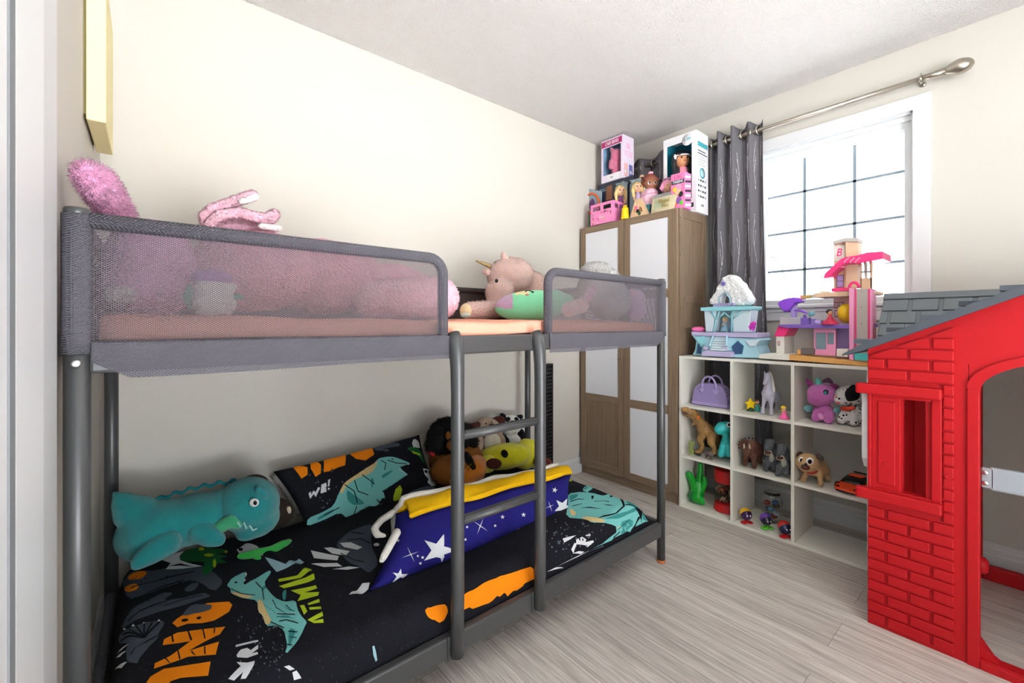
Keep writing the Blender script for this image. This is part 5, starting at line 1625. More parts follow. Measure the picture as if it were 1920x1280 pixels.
carpiece([(-.118, .050, .014, .040, .9), (-.105, .054, .010, .046, .9), (-.06, .056, .008, .047, .9), (0, .051, .008, .040, .92), (.05, .053, .008, .038, .9), (.085, .052, .008, .031, .9), (.108, .044, .009, .022, .9), (.117, .034, .010, .016, .9)], M_car, 'car_body', t)
carpiece([(-.085, .030, .042, .046, .8), (-.055, .040, .040, .057, .8), (-.015, .042, .037, .062, .80), (.02, .043, .034, .055, .84), (.055, .040, .033, .039, .9)], M_cblk, 'cabin_glass', t)
carpiece([(-.068, .024, .054, .0585, .8), (-.035, .032, .058, .0632, .8), (-.008, .031, .060, .0642, .8), (.006, .026, .0595, .0625, .8)], M_car, 'roof_panel', t)
for x, y in ((.068, .046), (.068, -.046), (-.072, .049), (-.072, -.049)):
    Mw = LQ @ Matrix.Translation((x, y, .0175)) @ Matrix.Rotation(PI/2, 4, 'X')
    b = MB(); b.lathe((0, 0, 0), [(.010, -.009), (.0172, -.008), (.0172, .008), (.010, .009), (0, .009)], M_tyre, 20, M=Mw); wv = b.build('wheel', t)
    b = MB(); b.lathe((0, 0, 0), [(.0105, -.0098), (.004, -.0086), (0, -.0098)], M_rim, 10, M=Mw); b.lathe((0, 0, 0), [(.0105, .0098), (.004, .0102), (0, .0105)], M_rim, 10, M=Mw); b.build('rim', wv)
for sg in (-1, 1):
    b = MB(); b.ell((.098, sg*.034, .0245), (.010, .007, .0035), M_cblk, M=LQ, rot=Matrix.Rotation(-sg*.5, 3, 'Z')); b.build('headlight', t)
b = MB(); b.box((.104, -.036, .007), (.119, .036, .0125), M_cblk, .002, M=LQ); b.build('front_splitter', t)
b = MB(); b.box((-.128, -.050, .046), (-.108, .050, .050), M_cblk, .002, M=LQ)
for y in (-.03, .03): b.box((-.116, y-.002, .038), (-.111, y+.002, .047), M_cblk, M=LQ)
b.build('rear_wing', t)

# ---- bottom row
M_gpl = plastic('plastic_green', '#0f9a2a', 0.3); M_gdk = plastic('plastic_deep_green', '#0a6a2c', 0.35)
t = thing('plastic_toy', P(1306, 940, x=2.56), 'glossy green plastic toy with two raised prongs in the bottom left cube', 'toy')
w = MB()
px_cap(w, [(1306, 930, 2.555, 13), (1308, 918, 2.56, 12), (1309, 908, 2.56, 9)], M_gpl)
px_cap(w, [(1303, 915, 2.55, 8), (1297, 900, 2.53, 7), (1292, 890, 2.515, 6.5)], M_gpl)
px_cap(w, [(1311, 905, 2.57, 7), (1313, 885, 2.58, 5.5), (1313, 872, 2.585, 4.5)], M_gpl)
px_cap(w, [(1316, 918, 2.56, 6), (1322, 905, 2.56, 5), (1320, 896, 2.555, 4)], M_gpl)
px_cap(w, [(1312, 938, 2.54, 7), (1316, 941, 2.535, 6)], M_gpl)
fuse(w, 0.0045, 2, 0.3).build('body', t)
b = MB(); p = P(1300, 931, x=2.518); s = pxs(p)
b.lathe((0, 0, 0), [(9.5*s, 0.012), (10*s, 0.002), (8.5*s, 0), (0, 0)], M_gdk, 6, M=Matrix.Translation(p) @ VROT.to_4x4() @ Matrix.Rotation(-PI/2, 4, 'X'), smooth=False); b.build('hexagon_face', t)
b = MB(); vell(b, P(1291.5, 888.5, x=2.508), 5, 5, 0.004, M_gdk); b.build('prong_end', t)
drop(t, SH[0])

M_clear = mat('clear_plastic', '#ffffff', 0.05, trans=1.0)
M_clear.node_tree.nodes['Principled BSDF'].inputs['IOR'].default_value = 1.08
c = (2.590, 1.150, SH[0]); R = 0.064
t = thing('toy_tub', c, 'clear tub with red lid and red base full of brown toy creatures', 'toy tub')
b = MB(); b.lathe(c, [(R*1.06, 0.001), (R*1.06, 0.012), (R*.98, 0.030), (R*.96, 0.042), (0, 0.043)], P_red, 32); b.build('tub_base', t)
b = MB(); b.lathe(c, [(R*1.0, 0.166), (R*1.03, 0.172), (R*1.03, 0.232), (R*.98, 0.240), (R*.9, 0.236), (0, 0.236)], P_red, 32); b.build('lid', t)
b = MB(); b.lathe(c, [(R*.95, 0.040), (R*.97, 0.10), (R*.95, 0.168)], M_clear, 32)
b.bm.faces.ensure_lookup_table()
for f in [f for f in b.bm.faces if len(f.verts) > 4]: b.bm.faces.remove(f)
b.build('clear_wall', t)
M_cr = [mat('creature_rust', '#8a4a30', 0.5), mat('creature_cream', '#b5a083', 0.5), mat('creature_dark', '#43302a', 0.5)]
rn = random.Random(4)
for i in range(11):
    a = rn.uniform(0, 2*PI); rr = R*rn.uniform(.2, .6); p = Vector((c[0]+rr*math.cos(a), c[1]+rr*math.sin(a), c[2]+.058+.010*i))
    if i == 10: p = Vector((c[0]-.045, c[1]+.008, c[2]+.128))
    w = MB(); m = M_cr[i % 3] if i < 10 else M_cr[0]
    w.ell(p, .012, m)
    for k in range(5):
        q = 2*PI*k/5+i; w.tube([p, p+Vector((.0*k+.012*math.cos(q), .018*math.sin(q), -.008)), p+Vector((.011*math.cos(q+.4), .021*math.sin(q+.4), -.026))], [.005, .0035, .0015], m, 6)
    for v in w.bm.verts:
        dx, dy = v.co.x-c[0], v.co.y-c[1]; l = math.hypot(dx, dy)
        if l > R*.90: v.co.x = c[0]+dx/l*R*.90; v.co.y = c[1]+dy/l*R*.90
        v.co.z = min(c[2]+.162, max(c[2]+.046, v.co.z))
    solo(w, 'toy_creature', 'small rubbery sea creature toy packed inside the red lidded clear tub', 'toy creature', group='creatures in the tub')

# glass jar with small things inside
c = (2.640, 0.925, SH[0]); t = thing('glass_jar', c, 'clear swing top jar of small toys in the bottom middle cube', 'jar')
b = MB(); b.lathe(c, [(.030, 0.001), (.046, .006), (.050, .02), (.050, .11), (.044, .128), (.036, .138), (.036, .148)], M_clear, 28)
for f in [f for f in b.bm.faces if len(f.verts) > 4 and f.calc_center_median().z > .1]: b.bm.faces.remove(f)
b.build('jar_body', t)
b = MB(); b.lathe(c, [(.040, .149), (.040, .158), (.030, .163), (0, .164)], M_clear, 28); b.build('jar_lid', t)
b = MB(); b.tube([(c[0]+.041*math.cos(q), c[1]+.041*math.sin(q), c[2]+.146) for q in [2*PI*i/24 for i in range(24)]], .0015, M_nickel, 6, closed=True)
b.tube([(c[0]-.02, c[1]-.036, c[2]+.146), (c[0]-.022, c[1]-.050, c[2]+.135), (c[0]-.02, c[1]-.046, c[2]+.115)], .0015, M_nickel, 6); b.build('wire_clip', t)
cols_j = ['#8b3a2e', '#3a5f86', '#b9bcc4', '#4b3f66', '#5c8f9c', '#6a4a3c']
for i in range(9):
    a = i*2.4; p = Vector((c[0]+.022*math.cos(a), c[1]+.022*math.sin(a), c[2]+.022+.0125*i)); m = plastic('jar_toy_%d' % (i % 6), cols_j[i % 6])
    w = MB(); w.ell(p, (.019, .017, .012), m, seg=12, ring=8); w.tube([p, p+Vector((-.012, .010*math.cos(a), .012))], [.004, .002], m, 6)
    solo(w, 'toy_trinket', 'small coloured plastic trinket lying inside the clear swing top jar', 'trinket', group='trinkets in the jar')

# wind-up ball figures
def windup(u, v, x, r, shell, inner, foot, label):
    p = P(u, v, x=x); s = pxs(p); R = r*s
    t = thing('windup_toy', (p.x, p.y, SH[0]), label, 'wind-up toy', 'wind-up ball toys')
    z = SH[0]+R*0.45+R
    b = MB(); b.ell((p.x, p.y, z), R*.95, inner); b.build('ball_body', t)
    b = MB(); b.ell(Vector((p.x, p.y, z))+FW*R*.22+UP*R*.14, R*.97, shell); b.build('helmet', t)
    b = MB()
    for sg in (-1, 1): b.ell(Vector((p.x, p.y, z+R*.1))-FW*R*.86+RT*sg*R*.26, (R*.12, R*.12, R*.16), EYE_W, seg=10, ring=8)
    b.build('eyes', t)
    b = MB()
    for sg in (-1, 1): b.ell(Vector((p.x, p.y, SH[0]+R*.17))-FW*R*.25+RT*sg*R*.55, (R*.50, R*.62, R*.17), foot, rot=VROT, seg=14, ring=8)
    b.ell(Vector((p.x, p.y, SH[0]+R*.22)), (R*.4, R*.4, R*.2), foot, seg=12, ring=8)
    b.tube([(p.x, p.y, SH[0]+R*.2), (p.x, p.y, SH[0]+R*.8)], R*.2, foot, 8)
    b.build('feet', t)
    return t
windup(1399, 967, 2.505, 10.5, plastic('shell_yellow', '#d9a520', .15), plastic('ball_navy', '#3b1f4a', .12), P_red, 'wind-up ball toy with yellow shell and red feet left in the bottom middle cube')
windup(1437, 982, 2.520, 10.5, P_pur, plastic('ball_dark', '#27203a', .15), P_lim, 'purple wind-up ball toy with lime feet in front of the jar')
windup(1472, 989, 2.490, 11.5, plastic('shell_red', '#b02a20', .15), plastic('ball_navy2', '#23264a', .12), P_red, 'red shelled wind-up ball toy against the divider right of the purple one')
# ================================================================== TOYS ON TOP OF THE SHELF
# ---- ice castle
C_blue = plastic('castle_ice_blue', '#a9d3e3', 0.35); C_pale = plastic('castle_pale', '#cfe2ec', 0.35); C_lav = plastic('castle_lavender', '#b9b2d6', 0.4); C_navy = plastic('castle_navy', '#33527c', 0.4)
C_snow = mat('castle_snow', '#f0f1f2', 0.7, bump=1.2, bscale=90); C_pur = plastic('castle_purple', '#6a62b0', 0.4); C_aqua = plastic('castle_aqua', '#8fd0da', 0.35)
def Z2(x, y): return (1260+x/4.8, 480+y/4.8)
t = thing('toy_castle', (2.57, 1.10, SH[3]), 'pale blue toy ice castle with white mountain top on the shelf', 'toy castle')
b = MB()
pprism(b, [(182,893),(205,850),(215,770),(175,715),(500,735),(770,745),(787,762),(752,812),(787,905),(785,922),(520,918),(300,908)], 2.515, 0.17, C_blue, 0.004, Z2)
pprism(b, [(200,740),(280,720),(300,790),(262,830),(230,780)], 2.507, 0.02, C_aqua, 0.003, Z2)
pprism(b, [(655,765),(785,760),(750,812),(700,822)], 2.505, 0.02, C_pale, 0.003, Z2)
b.build('base', t)
for o in ([(218,882),(224,800),(255,757),(296,800),(272,850),(268,886)], [(530,818),(592,762),(650,812),(636,890),(552,892)]):
    b = MB(); q = [P(*Z2(*a), x=2.5135) for a in o]
    b.tube(q, 0.0035, C_aqua, 8, closed=True)
    k = b.build('cave_rim', t)
    b = MB(); pprism(b, o, 2.513, 0.004, C_navy, 0, Z2); b.build('cave_opening', k)
b = MB(); pprism(b, [(172,683),(290,690),(520,694),(765,697),(765,742),(500,732),(175,718)], 2.505, 0.18, C_lav, 0.003, Z2); b.build('ledge', t)
# middle storey
b = MB()
pprism(b, [(285,495),(400,490),(372,690),(300,686)], 2.545, 0.10, C_pale, 0.006, Z2)
pprism(b, [(540,490),(715,485),(690,692),(545,692)], 2.545, 0.10, C_pale, 0.006, Z2)
pprism(b, [(380,490),(560,490),(560,692),(380,690)], 2.635, 0.01, C_pale, 0, Z2)
b.build('walls', t)
b = MB()
for a, c in (((352,500),(400,575)),((400,575),(372,690)),((430,500),(400,575)),((430,560),(470,510)),((470,510),(520,560)),((540,500),(535,690)),((560,500),(515,560)),((620,500),(545,570))):
    b.tube([P(*Z2(*a), x=2.54), P(*Z2(*c), x=2.54)], 0.0042, C_aqua, 8)
b.build('ice_branches', t)
b = MB(); pprism(b, [(255,468),(365,460),(560,455),(720,455),(715,487),(525,497),(255,498)], 2.525, 0.14, C_aqua, 0.003, Z2); b.build('upper_deck', t)
# mountain top with its arch
b = MB()
pprism(b, [(332,440),(330,420),(345,390),(365,350),(385,330),(400,280),(425,250),(450,200),(480,182),(520,165),(520,330),(478,325),(432,368),(424,440)], 2.565, 0.085, C_snow, 0.009, Z2)
pprism(b, [(518,165),(565,188),(590,225),(625,245),(640,290),(665,315),(680,350),(706,385),(692,430),(640,452),(524,450),(524,390),(478,326),(518,330)], 2.565, 0.085, C_snow, 0.009, Z2)
for u, v, r in ((420,300,26),(470,215,24),(540,200,28),(600,260,26),(645,330,26),(680,395,22),(360,400,24),(575,330,22),(610,410,28)):
    p = P(*Z2(u, v), x=2.57); vell(b, p, r/4.8, r/4.8*.8, 0.012, C_snow, roll=u*.7, seg=8, ring=6)
mt = fuse(b, 0.0042, 3, 0.4)
mt.build('mountain', t)
b = MB(); b.tube([P(*Z2(*a), x=2.562) for a in ((424,440),(428,372),(478,328),(522,385),(526,440))], 0.0042, C_blue, 8); b.build('arch_rim', t)
b = MB(); pprism(b, [(365,435),(555,425),(556,448),(370,463)], 2.545, 0.05, C_lav, 0.002, Z2)
for i in range(9):
    u = 375+i*21; b.tube([P(*Z2(u, 436-u*.02), x=2.543), P(*Z2(u, 455-u*.02), x=2.543)], 0.0015, C_pur, 6)
b.build('balcony', t)
b = MB(); pprism(b, star_pts(458, 253, 27, 6, .45), 2.558, 0.008, C_pur, 0, Z2); b.build('snowflake', t)
# stairs
b = MB()
for i in range(8):
    k = i/7; v0 = 690+k*145; w = 48+k*22; cu = 437-k*22
    x = 2.535-0.075*k
    a = P(*Z2(cu-w, v0), x=x); c = P(*Z2(cu+w, v0), x=x)
    b.box((x, c.y, a.z-0.011), (2.56, a.y, a.z), C_pale, 0.001)
for sg in (-1, 1):
    b.tube([P(*Z2(437-22*k+sg*(56+22*k), 685+k*130), x=2.53-0.075*k) for k in (0, .33, .66, 1)], 0.0055, C_blue, 8)
b.build('staircase', t)
b = MB(); pprism(b, [(265,872),(300,852),(525,866),(525,916),(400,910),(345,906),(265,905)], 2.462, 0.055, C_lav, 0.004, Z2)
for u in (300, 470): b.ell(P(*Z2(u, 832), x=2.475), (0.012, 0.016, 0.012), C_lav)
b.build('porch', t)
b = MB(); vell(b, P(*Z2(236, 664), x=2.56), 12.5, 5.5, 0.03, plastic('castle_pink', '#e76aa8', .4)); b.build('pink_dome', t)
drop(t, SH[3])
peg('toy_figure', 'small blond figure in ice blue and magenta standing in the castle doorway', 1360, 624, 2.585, 27, plastic('dress_ice', '#7fa6bd'), SK2, H_bl, zrest=1.0585, spread=.55)
M_mag = plastic('toy_magenta', '#c938b5', .4)
t = thing('toy_figure', P(1409, 624, x=2.56), 'tiny magenta toy animal on the right ledge of the ice castle', 'toy figure')
w = MB(); px_cap(w, [(1404, 620, 2.56, 4), (1411, 615, 2.56, 5), (1414, 611, 2.555, 4)], M_mag); px_cap(w, [(1407, 611, 2.56, 2.5), (1404, 617, 2.55, 2)], M_mag); px_cap(w, [(1414, 618, 2.565, 2.5), (1412, 623, 2.565, 2.2)], M_mag); px_cap(w, [(1404, 620, 2.56, 3), (1402, 624, 2.558, 2)], M_mag)
fuse(w, 0.002, 2).build('body', t); drop(t, 1.0600)

# ---- doll house
H_tan = plastic('house_tan', '#dba45c', .5); H_white = plastic('house_white', '#eceae2', .4); H_ppl = plastic('house_purple', '#7a5bb5', .4); H_vio = plastic('house_violet', '#8f4bd8', .35); H_pk = plastic('house_pink', '#ee9cc4', .4); H_hot = plastic('house_hot_pink', '#f0387f', .35)
H_beige = plastic('house_beige', '#e3c2a2', .5); H_grey = plastic('house_grey', '#b9b4ae', .5); H_pale = plastic('house_blush', '#eec6c2', .5); H_win = plastic('house_window', '#7f98a3', .2); H_lil = plastic('house_lilac', '#b59ee0', .4)
H_dk = plastic('house_dark', '#6b6466', .5)
def ZD(x, y): return (1420+x/5.12, 440+y/5.12)
t = thing('doll_house', (2.60, 0.70, SH[3]), 'multi storey pink and purple doll house with slide and lift tower on the shelf', 'doll house')
b = MB(); pprism(b, [(305,1160),(1075,1236),(1075,1278),(305,1212)], 2.472, 0.24, H_tan, 0.003, ZD); b.build('floor_base', t)
b = MB(); pprism(b, [(15,1155),(180,1150),(310,1160),(310,1216),(15,1196)], 2.475, 0.20, H_white, 0.003, ZD); b.build('porch_base', t)
b = MB(); pprism(b, [(180,980),(258,985),(258,1150),(180,1146)], 2.52, 0.14, H_white, 0.002, ZD); g = b.build('side_house', t)
b = MB(); pprism(b, [(160,984),(200,880),(318,878),(262,985)], 2.512, 0.15, H_hot, 0.003, ZD); b.build('side_roof', g)
b = MB(); pprism(b, [(192,1030),(215,1031),(215,1074),(192,1072)], 2.518, 0.004, plastic('frame_red', '#a83a4a'), 0, ZD)
for x in (195, 205): 
    for y in (1035, 1047, 1060): pprism(b, [(x,y),(x+7,y),(x+7,y+9),(x,y+9)], 2.5168, 0.003, H_white, 0, ZD)
b.build('side_window', g)
# deck
b = MB(); pprism(b, [(205,872),(320,870),(890,872),(890,909),(300,905),(205,890)], 2.50, 0.20, H_ppl, 0.002, ZD); b.build('deck', t)
b = MB(); pprism(b, [(1110,862),(1142,864),(1142,896),(1110,894)], 2.53, 0.10, H_ppl, 0.002, ZD); b.build('deck_end', t)
b = MB(); pprism(b, [(215,802),(425,806),(425,872),(215,872)], 2.66, 0.02, H_white, 0.002, ZD); pprism(b, [(425,812),(560,815),(560,868),(425,868)], 2.655, 0.015, H_lil, .002, ZD); b.build('deck_wall', t)
b = MB(); pprism(b, [(414,806),(488,808),(488,868),(414,866)], 2.53, 0.05, H_ppl, 0.002, ZD); pprism(b, [(440,775),(462,775),(464,808),(438,808)], 2.54, 0.02, H_ppl, .001, ZD); b.build('planter', t)
b = MB(); pprism(b, [(552,830),(610,830),(610,862),(552,862)], 2.52, 0.03, H_lil, 0.003, ZD); b.build('sun_bed', t)
b = MB(); vell(b, P(*ZD(521, 768), x=2.60), 6, 4.5, 0.012, plastic('disc_aqua', '#7fc2c6'), roll=.4); b.tube([P(*ZD(521, 775), x=2.60), P(*ZD(500, 800), x=2.61), P(*ZD(495, 868), x=2.62)], 0.002, H_grey, 6); b.build('lamp_disc', t)
# ground floor
b = MB()
pprism(b, [(545,908),(752,912),(752,950),(545,948)], 2.53, 0.02, H_pk, 0.001, ZD); pprism(b, [(545,1108),(752,1112),(752,1172),(545,1164)], 2.53, 0.02, H_pk, 0.001, ZD)
pprism(b, [(545,945),(556,945),(556,1112),(545,1112)], 2.53, 0.02, H_pk, 0, ZD); pprism(b, [(660,945),(672,945),(672,1112),(660,1112)], 2.53, 0.02, H_pk, 0, ZD); pprism(b, [(735,945),(752,945),(752,1115),(735,1115)], 2.53, 0.02, H_pk, 0, ZD); pprism(b, [(672,1060),(735,1062),(735,1112),(672,1112)], 2.53, 0.02, H_pk, 0, ZD)
w = b.build('pink_wall', t)
b = MB(); pprism(b, [(554,946),(662,946),(662,1112),(554,1110)], 2.54, 0.004, H_win, 0, ZD); b.build('window', w)
b = MB(); pprism(b, [(670,946),(737,946),(737,1064),(670,1062)], 2.54, 0.004, H_win, 0, ZD); b.build('window', w)
b = MB(); pprism(b, [(752,910),(890,912),(890,1200),(752,1180)], 2.60, 0.012, H_lil, 0.001, ZD); b.build('back_panel', t)
b = MB(); pprism(b, [(350,905),(545,908),(545,1165),(350,1150)], 2.69, 0.006, H_white, 0.001, ZD); pprism(b, [(262,905),(350,905),(350,1150),(262,1150)], 2.66, 0.006, H_white, 0.001, ZD); b.build('back_wall', t)
b = MB(); pprism(b, [(760,1102),(868,1106),(868,1186),(760,1178)], 2.51, 0.05, H_white, 0.003, ZD); b.build('white_cabinet', t)
b = MB(); pprism(b, [(415,1100),(548,1106),(548,1160),(415,1156)], 2.52, 0.05, H_dk, 0.002, ZD); pprism(b, [(382,1112),(417,1114),(417,1158),(382,1154)], 2.52, 0.04, H_tan, 0.002, ZD); b.build('small_stove', t)
# lift tower
b = MB(); pprism(b, [(880,518),(925,524),(925,1216),(880,1206)], 2.478, 0.045, H_pk, 0.002, ZD); b.build('lift_upright', t)
b = MB(); pprism(b, [(1078,530),(1108,530),(1108,1040),(1078,1040)], 2.50, 0.07, H_pk, 0.002, ZD); b.build('lift_upright', t)
b = MB(); pprism(b, [(925,530),(948,530),(948,1120),(925,1130)], 2.50, 0.02, H_hot, 0, ZD); pprism(b, [(1062,530),(1080,530),(1080,1100),(1062,1100)], 2.50, 0.02, H_hot, 0, ZD); b.build('lift_rails', t)
b = MB(); pprism(b, [(940,528),(1075,528),(1075,1110),(940,1120)], 2.505, 0.012, H_grey, 0.001, ZD)
for v in (556, 706, 862, 1020): b.lathe((0, 0, 0), [(0.0022, 0), (0.0018, .001), (0, .001)], H_dk, 8, M=Matrix.Translation(P(*ZD(1000, v), x=2.505)) @ Matrix.Rotation(-PI/2, 4, 'Y'))
b.build('lift_panel', t)
b = MB(); b.tube([P(*ZD(930+46*math.cos(q), 520-52*math.sin(q)), x=2.50) for q in [PI*i/10 for i in range(11)]], 0.0062, H_hot, 10); b.build('lift_arch', t)
b = MB(); pprism(b, [(930,1150),(1065,1152),(1066,1222),(930,1212)], 2.468, 0.03, plastic('door_turquoise', '#4cc4bf'), 0.002, ZD); b.build('turquoise_door', t)
# middle room behind the deck
b = MB(); pprism(b, [(730,615),(882,605),(882,860),(730,858)], 2.66, 0.01, H_pale, 0.001, ZD)
for q in ([(738,655),(770,655),(770,715),(738,715)], [(780,655),(828,655),(828,700),(780,700)], [(740,735),(790,735),(790,800),(740,800)]): 
    pprism(b, q, 2.6585, 0.002, H_dk, 0, ZD)
    pprism(b, [(q[0][0]+6, q[0][1]+8), (q[1][0]-6, q[1][1]+8), (q[2][0]-6, q[2][1]-10), (q[3][0]+6, q[3][1]-10)], 2.6565, 0.002, H_pale, 0, ZD)
b.build('kitchen_wall', t)
# upper platform
b = MB(); pprism(b, [(545,572),(700,562),(882,552),(1135,548),(1135,578),(882,598),(545,612)], 2.53, 0.16, H_beige, 0.002, ZD); b.build('upper_floor', t)
b = MB(); pprism(b, [(430,590),(520,586),(520,612),(430,620)], 2.54, 0.05, plastic('gold_panel', '#c4a660'), 0.001, ZD); pprism(b, [(524,584),(548,582),(548,610),(524,612)], 2.54, 0.05, H_white, 0.001, ZD); pprism(b, [(410,592),(430,590),(430,622),(410,625)], 2.54, 0.05, plastic('salmon', '#f28c8c'), 0.001, ZD); b.build('bridge', t)
b = MB(); pprism(b, [(570,552),(665,552),(660,562),(575,562)], 2.55, 0.06, plastic('cream_cushion', '#efe6b8'), 0.001, ZD); b.build('roof_cushion', t)
b = MB(); pprism(b, [(712,524),(800,515),(876,518),(876,548),(712,556)], 2.54, 0.09, H_hot, 0.002, ZD); b.build('pink_rug', t)
# slide
b = MB()
w = MB(); k = H_vio
pprism(b, [(190,662),(250,625),(340,610),(418,614),(418,655),(352,665),(330,700),(300,735),(248,742),(205,700)], 2.54, 0.07, H_vio, 0.006, ZD)
b.build('slide_top', t)
b = MB(); pprism(b, [(318,645),(358,645),(360,800),(318,800)], 2.57, 0.04, H_lil, 0.004, ZD); pprism(b, [(248,700),(318,700),(318,752),(248,750)], 2.57, 0.04, H_ppl, 0.004, ZD); b.build('slide_post', t)
b = MB(); b.tube([P(*ZD(*a), x=x) for a, x in (((360,735),2.58),((410,735),2.56),((460,752),2.55),((480,765),2.545))], [0.009, 0.010, 0.009, 0.005], H_vio, 10, flat=(1, .55)); b.build('slide_end', t)
# tower
b = MB(); pprism(b, [(735,95),(848,72),(848,520),(735,530)], 2.585, 0.05, H_beige, 0.001, ZD); pprism(b, [(846,72),(965,80),(965,515),(846,520)], 2.565, 0.07, H_beige, 0.001, ZD)
tw = b.build('tower', t)
b = MB(); pprism(b, [(724,72),(845,38),(970,42),(970,78),(845,74),(724,102)], 2.555, 0.09, H_grey, 0.002, ZD); b.build('tower_cap', tw)
b = MB(); pprism(b, [(738,120),(842,104),(842,255),(738,262)], 2.583, 0.003, H_white, 0, ZD)
b.text('B', 0.052, H_hot, TXF(P(*ZD(782, 183), x=2.5825)), 0.0008, 0.75, 0.25); b.build('letter_sign', tw)
b = MB(); pprism(b, [(758,398),(828,392),(828,514),(758,518)], 2.582, 0.003, H_dk, 0, ZD); pprism(b, [(766,404),(822,400),(822,450),(766,452)], 2.58, 0.003, H_lil, 0, ZD); pprism(b, [(766,458),(822,456),(822,508),(766,510)], 2.58, 0.003, H_lil, 0, ZD); b.build('tower_window', tw)
b = MB()
for q in ([(985,276),(1000,276),(1002,526),(990,526)], [(1075,268),(1102,265),(1100,530),(1085,530)], [(1022,270),(1050,270),(1050,430),(1030,430)], [(985,360),(1100,356),(1100,372),(985,374)], [(985,428),(1100,424),(1100,530),(988,530)]):
    pprism(b, q, 2.57, 0.012, H_grey if q[2][1] < 520 else H_beige, 0.001, ZD)
b.build('side_frame', tw)
# big pink roof
b = MB()
pprism(b, [(630,428),(650,378),(802,240),(838,228),(838,286),(716,382),(722,412)], 2.50, 0.17, H_hot, 0.003, ZD)
pprism(b, [(836,228),(965,206),(1050,180),(1204,170),(1208,240),(1060,266),(970,282),(836,287)], 2.50, 0.17, H_hot, 0.003, ZD)
for x in (850, 905, 955):
    b.tube([P(*ZD(x-14, 284), x=2.497), P(*ZD(x-10, 262), x=2.497), P(*ZD(x+30, 232), x=2.497)], 0.0028, H_pk, 6)
b.build('roof', t)
drop(t, SH[3])
t = peg('toy_figure', 'small dark haired figure in red dress on the purple deck of the doll house', 1556, 609, 2.52, 29, plastic('dress_red', '#c32850'), SK1, H_bk, zrest=1.0, spread=.8)
t.location.z = P(1556, 608.5, x=2.52).z
p = P(1587, 587, x=2.585); s = pxs(p)
b = MB(); vell(b, p, 15, 18, 0.032, plastic('ball_yellow', '#f4c81a', .35)); 
t = solo(b, 'toy_ball', 'yellow egg shaped ball behind the lift tower of the doll house', 'toy ball')

# ================================================================== TOYS ON TOP OF THE WARDROBE
WZ = WT+0.0005
def boxpx(mb, u0, u1, ztop, zbot, x0, x1, m, bev=0.001):
    """carton whose front edges are seen at u0 and u1 in the plane x0"""
    ya = P(u0, 400, x=x0).y; yb = P(u1, 400, x=x0).y
    mb.box((x0, yb, zbot), (x1, ya, ztop), m, bev)
    return ya, yb
def window_box(name, label, u0, u1, zt, zb, x0, x1, m_card, m_in, win, cat='toy box'):
    """carton with an open window in its front; win = margins left, right, bottom, top (m)"""
    ya = P(u0, 300, x=x0).y; yb = P(u1, 300, x=x0).y
    t = thing(name, ((x0+x1)/2, (ya+yb)/2, zb), label, cat)
    l, r, bo, to = win
    b = MB(); w = 0.003
    b.box((x0, yb, zb), (x0+w, yb+r, zt), m_card); b.box((x0, ya-l, zb), (x0+w, ya, zt), m_card)
    b.box((x0, yb+r, zb), (x0+w, ya-l, zb+bo), m_card); b.box((x0, yb+r, zt-to), (x0+w, ya-l, zt), m_card)
    b.box((x0+w, yb, zb), (x1, yb+w, zt), m_card); b.box((x0+w, ya-w, zb), (x1, ya, zt), m_card)
    b.box((x0+w, yb+w, zb), (x1, ya-w, zb+w), m_card); b.box((x0+w, yb+w, zt-w), (x1, ya-w, zt), m_card)
    b.box((x1-w, yb+w, zb+w), (x1, ya-w, zt-w), m_card)
    c = b.build('carton', t)
    b = MB(); b.box((x1-w-.002, yb+w, zb+w), (x1-w, ya-w, zt-w), m_in); b.box((x0+w, ya-w-.002, zb+w), (x1-w-.002, ya-w, zt-w), m_in); b.box((x0+w, yb+w, zb+w), (x1-w-.002, yb+w+.002, zt-w), m_in)
    b.build('inner_card', c)
    return t, c, ya, yb
def doll(par, c, H, hair, skin, dress, face=True, sz=1.0, long=False):
    """standing doll inside or beside a pack; c = feet, H = height"""
    c = Vector(c); F = -FW
    b = MB(); b.lathe(c, [(H*.15, 0), (H*.13, H*.2), (H*.06, H*.42), (H*.075, H*.58), (H*.03, H*.68), (0, H*.69)], dress, 14); d = b.build('doll', par)
    b = MB(); b.ell(c+UP*H*.80, (H*.115*sz, H*.115*sz, H*.13*sz), skin, seg=14, ring=10); b.ell(c+UP*H*.69, H*.035, skin, seg=8, ring=6)
    for sg in (-1, 1): b.tube([c+RT*sg*H*.07+UP*H*.6, c+RT*sg*H*.13+UP*H*.42+F*H*.05], H*.024, skin, 6)
    b.build('doll_head', d)
    b = MB(); b.ell(c+UP*H*.845+FW*H*.045, (H*.135*sz, H*.125*sz, H*.125*sz), hair, seg=14, ring=10)
    for sg in (-1, 1): b.tube([c+UP*H*.85+RT*sg*H*.09*sz, c+UP*H*.72+RT*sg*H*.125*sz+F*H*.02, c+UP*H*(.50 if long else .62)+RT*sg*H*.12*sz+F*H*.04], [H*.05*sz, H*.05*sz, H*.025], hair, 8)
    b.build('doll_hair', d)
    if face:
        b = MB()
        for sg in (-1, 1): b.ell(c+UP*H*.805+RT*sg*H*.045*sz+F*H*.103*sz, (H*.018, H*.018, H*.024), EYE_K, seg=8, ring=6)
        b.ell(c+UP*H*.745+F*H*.10*sz, (H*.02, H*.02, H*.008), plastic('lips_rose', '#b5484e'), seg=8, ring=6)
        b.build('doll_face', d)
    return d
